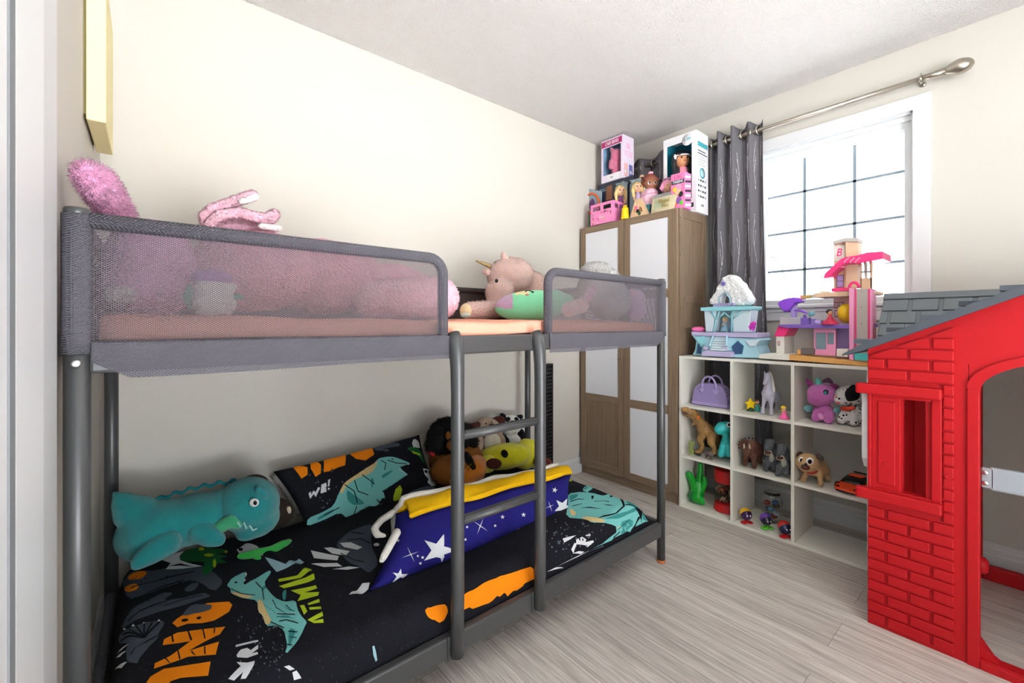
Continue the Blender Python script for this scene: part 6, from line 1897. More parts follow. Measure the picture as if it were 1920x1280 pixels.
K_white = mat('carton_white', '#e9eaee', 0.4); K_teal = mat('carton_teal', '#1e7f96', 0.5); K_pk = mat('carton_pink', '#f0a9d2', 0.4); K_hot = mat('carton_magenta', '#b3286e', 0.4); K_navy = mat('carton_navy', '#23293f', 0.45); K_blue = mat('carton_grey_blue', '#8fa2ad', 0.45)
K_txt = mat('carton_ink', '#2c2f36', 0.5); K_ttxt = mat('carton_teal_ink', '#46a9b5', 0.5); K_lil = mat('carton_lilac', '#e6d9ec', .4)
# large white doll box, rightmost
X = 2.64
zb = WZ; zt = P(1304, 243, x=X).z
ya = P(1244, 300, x=X).y; yb = P(1305.5, 300, x=X).y
t, c, ya, yb = window_box('doll_box', 'tall white and teal window box with a black haired doll on the wardrobe', 1244, 1305.5, zt, zb, X, 2.795, K_white, K_teal, (0.026, 0.030, 0.09, 0.050), 'doll box')
b = MB(); p = P(1289, 262, x=X)
b.lathe((0, 0, 0), [(0.036, 0.0003), (0.036, 0.003), (0, 0.003)], K_white, 24, M=Matrix.Translation((X, p.y, p.z)) @ Matrix.Rotation(-PI/2, 4, 'Y'))
b.text('a life', 0.026, K_ttxt, TXF(Vector((X-.0035, p.y, p.z+.004))), 0.0004, 1, .3)
b.build('round_logo', c)
b = MB()
my = yb-0.0; xm = (X+2.795)/2
b.box((X+.02, yb-.0008, zt-.095), (2.785, yb, zt-.065), K_ttxt)
for i, (w0, hh) in enumerate(((.10, .010), (.12, .010), (.09, .005), (.10, .005), (.085, .005), (.09, .005))): 
    b.box((X+.02, yb-.0006, zt-.125-i*.017), (X+.02+w0, yb, zt-.125-i*.017+hh*.6), K_txt if i < 2 else mat('carton_grey_ink', '#a3a6ac', .5))
b.lathe((0, 0, 0), [(0.034, 0), (0.034, 0.0008), (0, 0.0008)], K_ttxt, 24, M=Matrix.Translation((xm, yb, zt-.26)) @ Matrix.Rotation(PI/2, 4, 'X'))
b.lathe((0, 0, 0), [(0.024, 0.0009), (0.024, 0.0013), (0, 0.0013)], mat('carton_pale_teal', '#b8dbe2', .5), 24, M=Matrix.Translation((xm, yb, zt-.26)) @ Matrix.Rotation(PI/2, 4, 'X'))
for r in range(4):
    for q in range(4): b.box((X+.022+q*.028, yb-.0006, zb+.20-r*.034), (X+.040+q*.028, yb, zb+.212-r*.034), K_txt if (r+q) % 3 else mat('carton_grey_ink', '#a3a6ac', .5))
b.text('doll', 0.022, K_txt, TXS(Vector((xm, yb-.0005, zb+.05))), 0.0003)
b.build('side_print', c)
b = MB(); p = P(1296, 384, x=X); b.box((X-.0006, p.y-.016, p.z-.014), (X, p.y+.016, p.z+.014), K_txt); b.text('+', .02, K_white, TXF(Vector((X-.0007, p.y, p.z))), .0003); b.build('front_mark', c)
# the doll behind the window
d0 = Vector((2.695, (ya+yb)/2+.012, zb+.018))
H = zt-zb-.05
M_jack = mat('doll_jacket', '#17171d', .5, bump=.3, bscale=80); M_stripe = mat('doll_stripe', '#e58aa0', .7); M_skirt = mat('doll_skirt', '#b5a0a8', .8)
b = MB()
b.lathe(d0, [(.022, 0), (.020, H*.30), (0, H*.30)], SK1, 12); 
dl = b.build('doll', t)
b = MB(); b.lathe(d0, [(.065, H*.26), (.050, H*.42), (.034, H*.48), (0, H*.48)], M_skirt, 18); b.build('doll_skirt', dl)
b = MB(); b.lathe(d0, [(.036, H*.46), (.040, H*.55), (.036, H*.64), (.015, H*.66), (0, H*.66)], M_stripe, 18); b.build('doll_top', dl)
w = MB()
for sg in (-1, 1):
    cap(w, [d0+UP*H*.62+RT*sg*.036, d0+UP*H*.52+RT*sg*.055-FW*.01, d0+UP*H*.42+RT*sg*.048-FW*.03], [.020, .018, .014], M_jack)
    cap(w, [d0+UP*H*.62+RT*sg*.034-FW*.016, d0+UP*H*.50+RT*sg*.036-FW*.022], [.016, .016], M_jack)
fuse(w, .005, 3).build('doll_jacket', dl)
b = MB(); b.ell(d0+UP*H*.76, (.047, .046, .052), SK1); b.ell(d0+UP*H*.66, (.016, .016, .03), SK1); b.ell(d0+UP*H*.748-FW*.047, (.006, .006, .006), SK1, seg=8, ring=6); b.build('doll_head', dl)
b = MB()
for sg in (-1, 1): b.ell(d0+UP*H*.768+RT*sg*.018-FW*.041, (.0075, .006, .006), EYE_K, seg=10, ring=8)
b.ell(d0+UP*H*.722-FW*.044, (.010, .004, .0035), plastic('lips_rose', '#b5484e'), seg=10, ring=6); b.build('doll_face', dl)
w = MB()
w.ell(d0+UP*H*.80+FW*.012, (.055, .052, .05), H_bk); 
for k in range(-3, 4): cap(w, [d0+UP*H*.845+RT*k*.011-FW*.030, d0+UP*H*.802+RT*k*.0125-FW*.047], [.009, .006], H_bk, 3)
for sg in (-1, 1): cap(w, [d0+UP*H*.82+RT*sg*.045, d0+UP*H*.70+RT*sg*.055-FW*.004, d0+UP*H*.57+RT*sg*.052-FW*.012], [.018, .018, .010], H_bk)
fuse(w, .005, 2).build('doll_hair', dl)
b = MB(); b.tube([d0+UP*H*.800+RT*math.sin(q)*.054-FW*math.cos(q)*.054 for q in [-1.3+2.6*i/12 for i in range(13)]], .0045, K_white, 8)
b.ell(d0+UP*H*.79-RT*.052-FW*.02, (.014, .008, .016), K_white); b.build('headband', dl)

# tall pink carton in the corner with a rainbow window, standing on a dark carton
X = 2.60
z0 = P(1128.5, 344.5, x=X).z; z1 = P(1127, 267, x=X).z
z1 = min(z1, HC-.012)
t2, c2, ya, yb = window_box('toy_box', 'tall pink lettered window box stacked highest near the wardrobe corner', 1127.5, 1167.5, z1, z0, X, 2.735, K_lil, mat('box_inner', '#7fa3c4', .6), (0.016, 0.016, 0.052, 0.058))
b = MB(); b.box((X-.0006, yb+.006, z1-.052), (X, ya-.003, z1-.010), K_hot)
b.text('CARE BEARS', 0.036, K_white, TXF(Vector((X-.0007, (ya+yb)/2, z1-.031))), .0004, .60, .2); b.build('title_print', c2)
b = MB(); xm = (X+2.735)/2
b.text('BE', 0.058, K_pk, TXS(Vector((xm, yb-.0003, z1-.075))), .0005, .8); b.text('YOU', 0.058, K_pk, TXS(Vector((xm, yb-.0003, z1-.130))), .0005, .75)
for x, m in ((xm-.03, mat('print_peach', '#e9b5b5', .5)), (xm+.03, mat('print_indigo', '#6a6aa8', .5))):
    b.box((x-.022, yb-.0006, z0+.015), (x+.022, yb, z0+.11), m, 0)
    b.lathe((0, 0, 0), [(0.013, 0.0003), (0.013, 0.001), (0, 0.001)], K_white, 18, M=Matrix.Translation((x, yb, z0+.055)) @ Matrix.Rotation(PI/2, 4, 'X'))
b.build('side_print', c2)
b = MB()
for i, m in enumerate(('#d2452c', '#e08a2e', '#d9c23a', '#4f9c57', '#3f7fb0')):
    b.tube([(2.725, (ya+yb)/2-.012+.030*1+(.115-i*.018)*math.cos(q)*.5+.01, z0+.02+(.20-i*.026)*math.sin(q)) for q in [PI*j/12 for j in range(13)]], .009, mat('rainbow_%d' % i, m, .6), 6)
b.build('rainbow_card', c2)
b = MB(); b.text('toy', .020, K_txt, TXF(Vector((X-.0007, (ya+yb)/2, z0+.028))), .0003, .8); b.box((X-.0005, yb+.03, z0+.008), (X, ya-.05, z0+.048), K_white); b.build('front_label', c2)
M_ppk = plush('plush_box_pink', '#e07a9c', 300, .8)
w = MB(); q = Vector((2.655, (ya+yb)/2-.004, z0+.06)); cap(w, [q+UP*(-.02), q+UP*.06], [.040, .038], M_ppk); cap(w, [q+UP*.125, q+UP*.145], [.046, .044], M_ppk); [cap(w, [q+UP*.175+RT*sg*.036, q+UP*.185+RT*sg*.040], [.014, .013], M_ppk) for sg in (-1, 1)]; 
for sg in (-1, 1): cap(w, [q+UP*.09+RT*sg*.04, q+UP*.04+RT*sg*.05-FW*.03], [.02, .018], M_ppk)
w = fuse(w, .006, 4)
solo(w, 'soft_toy', 'plain pink soft toy standing inside the tall pink lettered window box', 'soft toy', base=(q.x, q.y, z0+.004))
b = MB(); boxpx(b, 1121, 1188, z0-.001, WZ, X+.012, 2.765, K_navy)
t3 = thing('toy_box', (2.68, P(1150, 400, x=X).y, WZ), 'dark navy carton under the tall pink box, its lettered corner showing', 'toy box')
cc = b.build('carton', t3)
b = MB(); p = P(1130, 357, x=X+.012)
b.text('DOLL', .030, mat('carton_ice_ink', '#9db8cc', .5), TXF(Vector((X+.0115, p.y, p.z))), .0004, .8)
b.build('title_print', cc)
b = MB(); pprism(b, [(1137, 350), (1148, 346), (1152, 372), (1136, 376)], X+.010, .0015, SK3); b.build('face_print', cc)

# grey blue card pack at the far left
t = thing('toy_pack', P(1105, 420, x=2.58), 'grey-blue card pack with an orange ring leaning at the wardrobe left end', 'toy pack')
b = MB(); pprism(b, [(1099, 352), (1127, 358), (1127, 428), (1094, 428)], 2.575, .012, K_blue, .001); cc = b.build('card', t)
b = MB(); q = [P(1110+13*math.cos(a), 381+19*math.sin(a), x=2.566) for a in [2*PI*i/20 for i in range(20)]]; b.tube(q, .008, plastic('ring_orange', '#d4622c'), 8, closed=True); b.build('orange_ring', t)
b = MB(); b.ell(P(1110, 383, x=2.573), (.006, .026, .045), plastic('toy_plum', '#5a2f62')); b.ell(P(1113, 402, x=2.57), (.006, .012, .03), plastic('toy_plum', '#5a2f62')); b.build('blister_toy', t)
b = MB(); pprism(b, [(1094, 400), (1105, 398), (1105, 427), (1092, 427)], 2.566, .006, mat('pack_green', '#5f9a5a', .5)); b.build('green_label', t)
drop(t, WZ)
# black rounded thing behind the crate
b = MB(); p = P(1136, 378, x=2.56); b.lathe((p.x, p.y, WZ), [(.045, 0), (.050, .05), (.052, .11), (.046, .135), (.03, .152), (0, .158)], mat('black_felt', '#17171a', .8, bump=.2, bscale=200), 24)
solo(b, 'toy_bucket', 'black round topped toy behind the pink crate', 'toy')
# pink crate
K_crate = plastic('crate_pink', '#f08cc0', .4)
X = 2.462; ya = P(1107.5, 400, x=X).y; yb = P(1150, 400, x=X).y; xb = X+.125
zt = P(1107, 386, x=X).z
t = thing('storage_crate', (X+.06, (ya+yb)/2, WZ), 'small pink plastic crate with glitter pattern at the wardrobe front edge', 'crate')
b = MB(); w = .004; hz = zt-WZ
def wall(p0, p1):
    p0 = Vector(p0); p1 = Vector(p1); d = (p1-p0).normalized(); L = (p1-p0).length
    n = Vector((-d.y, d.x, 0))
    Mx = Matrix(((d.x, n.x, 0, p0.x), (d.y, n.y, 0, p0.y), (0, 0, 1, WZ), (0, 0, 0, 1)))
    b.box((0, -w/2, 0), (L, w/2, hz*.68), K_crate, M=Mx); b.box((0, -w/2, hz*.88), (L, w/2, hz), K_crate, M=Mx)
    for a0, a1 in ((0, .10), (.44, .56), (.90, 1.0)): b.box((L*a0, -w/2, hz*.68), (L*a1, w/2, hz*.88), K_crate, M=Mx)
    b.box((0, -w*.9, hz*.96), (L, w*.9, hz), K_crate, M=Mx)
wall((X+w/2, ya, 0), (X+w/2, yb, 0)); wall((xb, ya, 0), (xb, yb, 0)); wall((X+w, ya-w/2, 0), (xb-w/2, ya-w/2, 0)); wall((X+w, yb+w/2, 0), (xb-w/2, yb+w/2, 0))
b.box((X, yb, 0+WZ), (xb, ya, WZ+.004), K_crate)
cr = b.build('crate_body', t)
b = MB(); rn = random.Random(2); gl = [mat('glitter_rose', '#f7c3da', .4), mat('glitter_gold', '#e6c7a0', .4), mat('glitter_ruby', '#c9447e', .4)]
for i in range(36):
    y = rn.uniform(yb+.01, ya-.01); z = WZ+hz*rn.uniform(.08, .6); r = rn.uniform(.003, .007)
    b.lathe((0, 0, 0), [(r, 0), (r, .0008), (0, .0008)], gl[i % 3], 8, M=Matrix.Translation((X, y, z)) @ Matrix.Rotation(-PI/2, 4, 'Y'))
b.text('stars', .032, gl[0], TXF(Vector((X-.0009, (ya+yb)/2, WZ+hz*.36))), .0004, .9, .2)
b.build('glitter_print', cr)
solo(MB().ell((X+.07, (ya+yb)/2-.03, WZ+hz*.45), (.04, .035, .055), mat('ball_plum', '#5d2b45', .5)), 'toy_ball', 'dark plum ball inside the small pink crate', 'toy ball')
# yellow bottle
p = P(1172, 405, x=2.475); s = pxs(p)
t = thing('toy_bottle', (p.x, p.y, WZ), 'small bright yellow bottle right of the pink crate', 'bottle')
b = MB(); b.lathe((p.x, p.y, WZ), [(7*s, .0005), (8*s, .005), (7*s, .03), (6.3*s, .06), (6.0*s, .075), (3*s, .084), (0, .085)], P_yel, 18); b.build('bottle_body', t)
b = MB(); b.lathe((p.x, p.y, WZ), [(4*s, .082), (4*s, .094), (2*s, .098), (0, .099)], plastic('cap_amber', '#e0a012', .4), 14); b.build('bottle_cap', t)
# two doll packs with clear fronts
def pack(name, label, u0, u1, v0, v1, x, hair, dress, skin=SK2, card=K_blue):
    ya = P(u0, 360, x=x).y; yb = P(u1, 360, x=x).y; zt = P((u0+u1)/2, v0, x=x).z
    t = thing(name, (x, (ya+yb)/2, WZ), label, 'doll pack')
    b = MB(); r = .018
    b.prism([(ya, WZ), (yb, WZ), (yb, zt-r), (yb+r, zt), (ya-r, zt), (ya, zt-r)], 0, x+.045, x+.052, card); c = b.build('backing_card', t)
    b = MB(); b.prism([(ya-.004, WZ+.0005), (yb+.004, WZ+.0005), (yb+.004, zt-r), (yb+r, zt-.004), (ya-r, zt-.004), (ya-.004, zt-r)], 0, x, x+.044, M_clear)
    b.bm.faces.ensure_lookup_table()
    for f in [f for f in b.bm.faces if f.calc_center_median().x > x+.043]: b.bm.faces.remove(f)
    b.build('clear_front', t)
    h = (zt-WZ)*.84
    doll(t, (x+.026, (ya+yb)/2, zt-h-.012), h, hair, skin, dress, sz=1.15, long=True)
    return t
pack('doll_pack', 'clear fronted pack with a blond doll in purple dress above the pink crate', 1147, 1173, 341, 400, 2.545, H_bl, plastic('dress_plum', '#8a3f86'))
pack('doll_pack', 'wider clear fronted pack with a blond doll in lilac dress beside the bald doll ball', 1175, 1209, 334, 400, 2.520, H_bl, plastic('dress_lilac', '#c9b4d8'))
# tan triangular pack in front
X = 2.468
t = thing('toy_pack', (X, P(1198, 400, x=X).y, WZ), 'tan triangular pack printed with small dolls at the wardrobe edge', 'toy pack')
ya, yb = P(1181, 405, x=X).y, P(1214, 400, x=X).y
zt = P(1196, 372, x=X).z
b = MB(); b.prism([(ya, WZ), (yb, WZ), (ya+(yb-ya)*.55, zt), (ya+(yb-ya)*.30, zt)], 0, X, X+.035, mat('pack_tan', '#d6b48c', .5), .001); c = b.build('carton', t)
b = MB()
for k, (a, z, m) in enumerate(((.32, .70, SK2), (.5, .62, SK2), (.45, .30, H_bk), (.62, .35, SK3), (.3, .35, SK1), (.55, .15, P_dgr), (.36, .5, P_pnk))):
    b.ell((X-.001, ya+(yb-ya)*a, WZ+(zt-WZ)*z), (.002, .012, .013), m, seg=10, ring=8)
b.text('A', .05, K_txt, TXF(Vector((X-.0005, ya+(yb-ya)*.60, WZ+(zt-WZ)*.34))), .0004); b.build('doll_print', c)
# big doll head on a pink ball
p = P(1219, 378, x=2.60); s = pxs(p)
t = thing('doll', (p.x, p.y, WZ), 'large eyed auburn haired doll wrapped in a pink round blanket', 'doll')
c = Vector((p.x, p.y, WZ))
zc = P(1217, 367, x=2.60).z; zh = P(1221, 344, x=2.60).z
b = MB(); b.lathe(c, [(.045, .0005), (.062, .02), (.066, zc-WZ-.02), (.060, zc-WZ+.012), (.035, zc-WZ+.04), (0, zc-WZ+.045)], mat('wrap_pink', '#eebfd2', .6), 24)
b.tube([c+UP*(zc-WZ)+RT*.0655*math.sin(q)-FW*.0655*math.cos(q)+UP*.012*math.sin(q) for q in [-1.4+2.8*i/14 for i in range(15)]], .002, mat('wrap_seam', '#d798b2', .6), 6); b.build('wrapped_body', t)
b = MB(); b.ell((c.x, c.y, zh), (.050, .050, .055), SK3); h = b.build('head', t)
b = MB()
for sg in (-1, 1):
    b.ell(Vector((c.x, c.y, zh-.006))+RT*sg*.020-FW*.041, (.011, .009, .013), EYE_W, seg=12, ring=8); b.ell(Vector((c.x, c.y, zh-.006))+RT*sg*.019-FW*.048, (.0075, .005, .009), plastic('iris_brown', '#3d2016', .15), seg=10, ring=8)
b.ell(Vector((c.x, c.y, zh-.032))-FW*.044, (.008, .004, .003), plastic('lips_rose', '#b5484e'), seg=8, ring=6); b.build('face', h)
w = MB(); w.ell(Vector((c.x, c.y, zh+.016))+FW*.016, (.057, .055, .055), H_br); w.ell(Vector((c.x, c.y, zh-.01))+FW*.03, (.05, .035, .06), H_br)
for sg in (-1, 1): cap(w, [Vector((c.x, c.y, zh+.045))-FW*.02+RT*sg*.006, Vector((c.x, c.y, zh+.018))-FW*.026+RT*sg*.043], [.018, .012], H_br)
fuse(w, .006, 3).build('hair', t)
b = MB()
for k in range(5): b.ell(Vector((c.x, c.y, zh+.072))+RT*(.004*k-.004)+UP*.004*math.sin(2*k), (.009, .009, .009), mat('bow_pink', '#e9a0b4', .7), seg=8, ring=6)
b.build('hair_flowers', t)
# little puppet behind
p = P(1203, 333, x=2.70); b = MB(); b.ell(p, (.018, .018, .022), SK2); b.lathe((p.x, p.y, WZ), [(.03, .0), (.03, .1), (.015, p.z-WZ-.02), (0, p.z-WZ-.015)], plastic('puppet_brown', '#7b6453', .6), 14)
solo(b, 'toy_figure', 'slim brown wooden peg figure behind the doll packs under the rod end', 'toy figure')
# clear box with pink haired small doll
X = 2.56; ya = P(1233, 350, x=X).y; yb = P(1262, 350, x=X).y; zt = P(1247, 334, x=X).z
t = thing('doll_pack', (X+.03, (ya+yb)/2, WZ), 'clear box holding a pink haired small doll behind the gold pouch', 'doll pack')
b = MB(); b.box((X, yb, WZ), (X+.07, ya, zt), M_clear, .003); b.build('clear_case', t)
b = MB(); b.box((X+.060, yb+.004, WZ+.003), (X+.063, ya-.004, zt-.004), K_pk); b.build('backing_card', t)
doll(t, (X+.033, (ya+yb)/2+.002, zt-.18), .165, H_pk, SK2, P_pnk, sz=1.9)
# lettered pink box with striped side
X = 2.50; ya = P(1258, 360, x=X).y; yb = P(1284, 360, x=X).y; zt = P(1284, 321, x=X).z
t = thing('toy_box', (X+.03, (ya+yb)/2, WZ), 'narrow pink doll box lettered in black with a striped side', 'toy box')
b = MB(); b.box((X, yb, WZ), (X+.075, ya, zt), mat('carton_candy', '#ef7fb4', .4), .001); c = b.build('carton', t)
b = MB(); ym = (ya+yb)/2; b.text('L.O.L.', .026, K_hot, TXF(Vector((X-.0004, ym, zt-.022))), .0004, .8, .2)
b.box((X-.0008, yb+.004, zt-.066), (X, ya-.004, zt-.040), K_txt); b.text('TWEENS', .024, K_white, TXF(Vector((X-.0010, ym, zt-.053))), .0004, .72, .1); b.build('title_print', c)
b = MB()
for i in range(7): 
    z = WZ+.01+i*(zt-WZ-.02)/7
    b.prism([(X+.004, z), (X+.072, z+.012), (X+.072, z+.026), (X+.004, z+.014)], 1, yb-.0006, yb, K_txt if i % 2 else K_white)
b.build('stripe_print', c)
b = MB()
for a, z, r, m in ((.5, .50, .022, SK2), (.72, .40, .016, EYE_K), (.30, .56, .014, P_yel), (.55, .24, .020, plastic('outfit_violet', '#8d5aa8')), (.75, .16, .012, P_lim), (.30, .16, .013, plastic('outfit_orange', '#e07a2a')), (.55, .60, .020, H_pk)):
    b.ell((X-.0012, ya+(yb-ya)*a, WZ+(zt-WZ)*z), (.002, r, r*1.1), m, seg=12, ring=8)
b.build('doll_print', c)
# gold pouch leaning at the front
X = 2.468
t = thing('gift_pouch', (X+.02, P(1243, 385, x=X).y, WZ), 'clear and gold pouch with script print leaning at the wardrobe front edge', 'pouch')
ya, yb = P(1218, 395, x=X).y, P(1266, 380, x=X).y
zt = P(1245, 358, x=X).z
def pf(a, c, s=1):
    y = ya+(yb-ya)*(a*(.92+.08*c)+.04*(1-c)*0); 
    return Vector((X+.030*c+.012-s*.013*math.sin(PI*a)**.6*(1-c)**.5, y, WZ+.001+(zt-WZ)*c))
b = MB(); b.grid(lambda a, c: pf(a, c), 14, 10, mat('pouch_gold', '#d8cdaa', .25, .25)); b.grid(lambda a, c: pf(a, c, -1), 14, 10, mat('pouch_gold', '#d8cdaa', .25, .25)); pb = b.build('pouch_body', t)
b = MB(); b.grid(lambda a, c: pf(.04+.92*a, .80+.18*c)+Vector((-.001, 0, 0)), 12, 3, mat('pouch_zip', '#aeb0b2', .2, .6)); b.build('zip_strip', pb)
b = MB(); b.grid(lambda a, c: pf(.10+.55*a, .18+.5*c)+Vector((-.001, 0, 0)), 12, 6, mat('pouch_sage', '#b7c0a0', .3, .2)); b.build('sage_print', pb)
ym = ya+(yb-ya)*.52
b = MB(); b.text('Thank', .034, mat('script_gold', '#a98a3c', .3, .6), TXF(Vector((X+.006, ym, WZ+(zt-WZ)*.52))), .0006, 1, .35); b.text('You', .030, mat('script_gold', '#a98a3c', .3, .6), TXF(Vector((X+.003, ym-.01, WZ+(zt-WZ)*.28))), .0006, 1, .35); b.build('script_print', pb)
# small teal box peeking out
b = MB(); p = P(1214, 388, x=2.505); b.box((2.505, p.y-.015, WZ), (2.535, p.y+.022, WZ+.075), mat('carton_deep_teal', '#2f6f76', .5), .002)
solo(b, 'toy_box', 'tiny teal box peeking out left of the gold pouch', 'toy box')
# ================================================================== SOFT TOYS ON THE LOWER BUNK
def rest(o, fz):
    """settles a thing so that its lowest point just touches height fz"""
    return drop(o, fz)
M_td = plush('plush_teal', '#23898c', 420, 0.5, 0.08); M_tdk = plush('plush_deep_teal', '#176a70', 420, 0.5, 0.06); M_tg = plush('plush_green_belly', '#3fae7c', 420, .5)
t = thing('plush_toy', P(340, 1040, y=1.90), 'large teal dinosaur plush lying on the left end of the lower bunk', 'plush toy')
def py_cap(mb, pts, m):
    q = [P(u, v, y=y) for u, v, y, r in pts]
    return cap(mb, q, [r*pxs(p) for (u, v, y, r), p in zip(pts, q)], m)
w = MB()
vell(w, P(296, 992, y=1.90), 66, 54, .112, M_td, roll=.25)
vell(w, P(362, 972, y=1.89), 66, 46, .10, M_td, roll=.18)
vell(w, P(415, 955, y=1.88), 40, 38, .085, M_td)
py_cap(w, [(262, 965, 1.90, 34), (240, 948, 1.91, 22), (226, 934, 1.92, 11), (217, 926, 1.93, 5)], M_td)
fuse(w, .0085, 6).build('body', t)
w = MB(); py_cap(w, [(250, 962, 1.90, 30), (234, 944, 1.905, 20), (222, 931, 1.91, 9), (212, 923, 1.92, 2.5)], M_td); fuse(w, .005, 3).build('tail', t)
w = MB()
vell(w, P(466, 945, y=1.85), 54, 49, .10, M_td, roll=-.25)
vell(w, P(484, 972, y=1.84), 36, 32, .08, M_td)
vell(w, P(470, 992, y=1.83), 24, 17, .06, M_td)
hd = fuse(w, .008, 5).build('head', t)
w = MB(); py_cap(w, [(312, 1018, 1.80, 25), (285, 1035, 1.78, 22), (262, 1052, 1.76, 15), (254, 1060, 1.755, 9)], M_td)
fuse(w, .007, 5).build('foot', t)
w = MB(); py_cap(w, [(375, 995, 1.80, 21), (395, 1005, 1.78, 19), (411, 1012, 1.77, 12)], M_td)
fuse(w, .007, 5).build('arm', t)
w = MB()
for i in range(15):
    k = i/14
    u = 272+k*190; v = 945-k*44-8*math.sin(k*PI)+(2 if i % 2 else -3)
    py_cap(w, [(u, v, 1.90, 4.5), (u+5, v-2, 1.90, 3.5)], M_tdk)
fuse(w, .0055, 2).build('back_ridge', t)
w = MB(); py_cap(w, [(484, 918, 1.775, 7), (494, 925, 1.765, 8), (500, 932, 1.765, 5)], M_td); fuse(w, .005, 3).build('brow', hd)
b = MB(); p = P(476.5, 942, y=1.742); vell(b, p, 8.8, 8, .010, EYE_W); e = b.build('eye', hd)
b = MB(); vell(b, P(478, 942.5, y=1.733), 4.2, 4.2, .004, EYE_K); b.build('pupil', t)
w = MB(); py_cap(w, [(412, 988, 1.79, 13), (432, 976, 1.775, 12), (446, 984, 1.765, 8)], M_tg); fuse(w, .006, 4).build('green_belly', t)
b = MB(); b.tube([P(u, v, y=1.755) for u, v in ((445, 978), (451, 988), (457, 979), (462, 991), (468, 984), (474, 994), (482, 990))], .0035, cloth('felt_pale_teal', '#9fd0cc'), 6)
b.build('felt_teeth', hd)
M_grp = plush('plush_bright_green', '#2fae45', 420, .4)
t = thing('plush_toy', P(500, 1000, y=1.78), 'small bright green dinosaur plush tucked under the teal plush chin', 'plush toy')
w = MB(); py_cap(w, [(450, 1010, 1.76, 6), (478, 1007, 1.74, 10), (508, 1001, 1.74, 9), (530, 990, 1.76, 8), (543, 984, 1.77, 5)], M_grp); py_cap(w, [(480, 1010, 1.72, 6), (488, 1018, 1.70, 5)], M_grp)
fuse(w, .006, 4).build('body', t)
b = MB(); q = [P(533, 998, y=1.74), P(548, 994, y=1.74), P(556, 1000, y=1.72), P(540, 1006, y=1.72)]
f = b.bm.faces.new([b.bm.verts.new(x) for x in q]); b.mi(cloth('care_label', '#d5d5d0')); o = b.build('care_label', t); o.modifiers.new('s', 'SOLIDIFY').thickness = .001
rest(t, .275)
M_brn = plush('plush_dark_brown', '#3a2f29', 380, .6); M_crm = plush('plush_cream', '#d8cbb4', 380, .6)
t = thing('plush_toy', P(500, 975, y=1.985), 'dark brown plush half hidden between the teal dinosaur and the pillow', 'plush toy')
w = MB(); vell(w, P(505, 962, y=1.985), 46, 30, .06, M_brn); vell(w, P(476, 912, y=2.02), 28, 22, .05, M_brn); py_cap(w, [(476, 915, 2.02, 20), (495, 950, 2.0, 22)], M_brn); fuse(w, .008, 5).build('body', t)
b = MB(); vell(b, P(538, 962, y=1.925), 7, 13, .012, M_crm, roll=-.3); b.build('cream_patch', t)
rest(t, .270)

# dogs, panda and the others by the back corner
M_blk = plush('plush_fuzzy_black', '#100f11', 160, 1.6); M_car = plush('plush_caramel', '#8a5522', 260, .9); M_org = plush('plush_orange', '#c8741f', 300, .5)
t = thing('plush_toy', P(850, 890, y=1.94), 'rottweiler dog plush with fuzzy black head and caramel chest behind the ladder', 'plush toy')
w = MB(); vell(w, P(855, 882, y=1.94), 52, 42, .085, M_car); py_cap(w, [(830, 905, 1.88, 24), (850, 915, 1.86, 20)], M_car)
fuse(w, .008, 5).build('body', t)
w = MB(); vell(w, P(842, 838, y=1.93), 40, 34, .08, M_blk); py_cap(w, [(818, 835, 1.88, 14), (812, 855, 1.87, 15), (822, 866, 1.87, 8)], M_blk); py_cap(w, [(872, 828, 1.90, 14), (884, 848, 1.88, 13), (888, 858, 1.87, 6)], M_blk)
h = fuzz(fuse(w, .008, 4, .5, .006, .012), 4500, .014, .0016, 4, .9).build('head', t)
w = MB(); vell(w, P(840, 838, y=1.855), 5, 8, .010, M_car); vell(w, P(856, 836, y=1.855), 5, 7, .010, M_car); vell(w, P(850, 856, y=1.835), 14, 11, .035, M_car); w.build('tan_marking', h)
b = MB(); vell(b, P(851, 850, y=1.795), 5, 4, .010, EYE_K); b.build('nose', h)
b = MB(); py_cap(b, [(803, 862, 1.88, 4), (806, 868, 1.868, 4.5), (812, 874, 1.86, 4)], mat('collar_scarlet', '#c01f22', .7)); b.build('collar', t)
rest(t, .273)
t = thing('plush_toy', P(885, 885, y=1.83), 'round orange plush with gold tinsel between the two ladder posts', 'plush toy')
w = MB(); py_cap(w, [(868, 880, 1.80, 22), (888, 868, 1.81, 24), (897, 858, 1.83, 17), (890, 846, 1.84, 8)], M_org); py_cap(w, [(860, 890, 1.80, 18), (880, 890, 1.79, 15)], M_org)
fuse(w, .007, 6).build('body', t)
b = MB(); rn = random.Random(9)
for i in range(16):
    u, v = rn.uniform(868, 888), rn.uniform(858, 868); b.tube([P(u, v, y=1.715+rn.uniform(-.01, .02)), P(u+rn.uniform(-4, 4), v+rn.uniform(-4, 4), y=1.71)], .002, mat('tinsel_gold', '#e0a92a', .25, .9), 5)
b.build('gold_tinsel', t)
w = MB(); py_cap(w, [(874, 838, 1.76, 6), (880, 850, 1.74, 8), (888, 862, 1.73, 5)], M_blk); fuse(w, .005, 2).build('black_ear', t)
rest(t, .280)
M_bei = plush('plush_beige', '#a8927b', 420, .5); M_cre = plush('plush_belly_cream', '#d3cbb8', 420, .4); M_cho = plush('plush_chocolate', '#46231c', 420, .4)
Y = 2.02
t = thing('plush_toy', P(918, 840, y=Y), 'beige puppy plush with chocolate ears sitting against the wall', 'plush toy')
w = MB(); vell(w, P(913, 800, y=Y), 25, 18, .06, M_bei); vell(w, P(920, 829, y=Y), 29, 24, .065, M_bei)
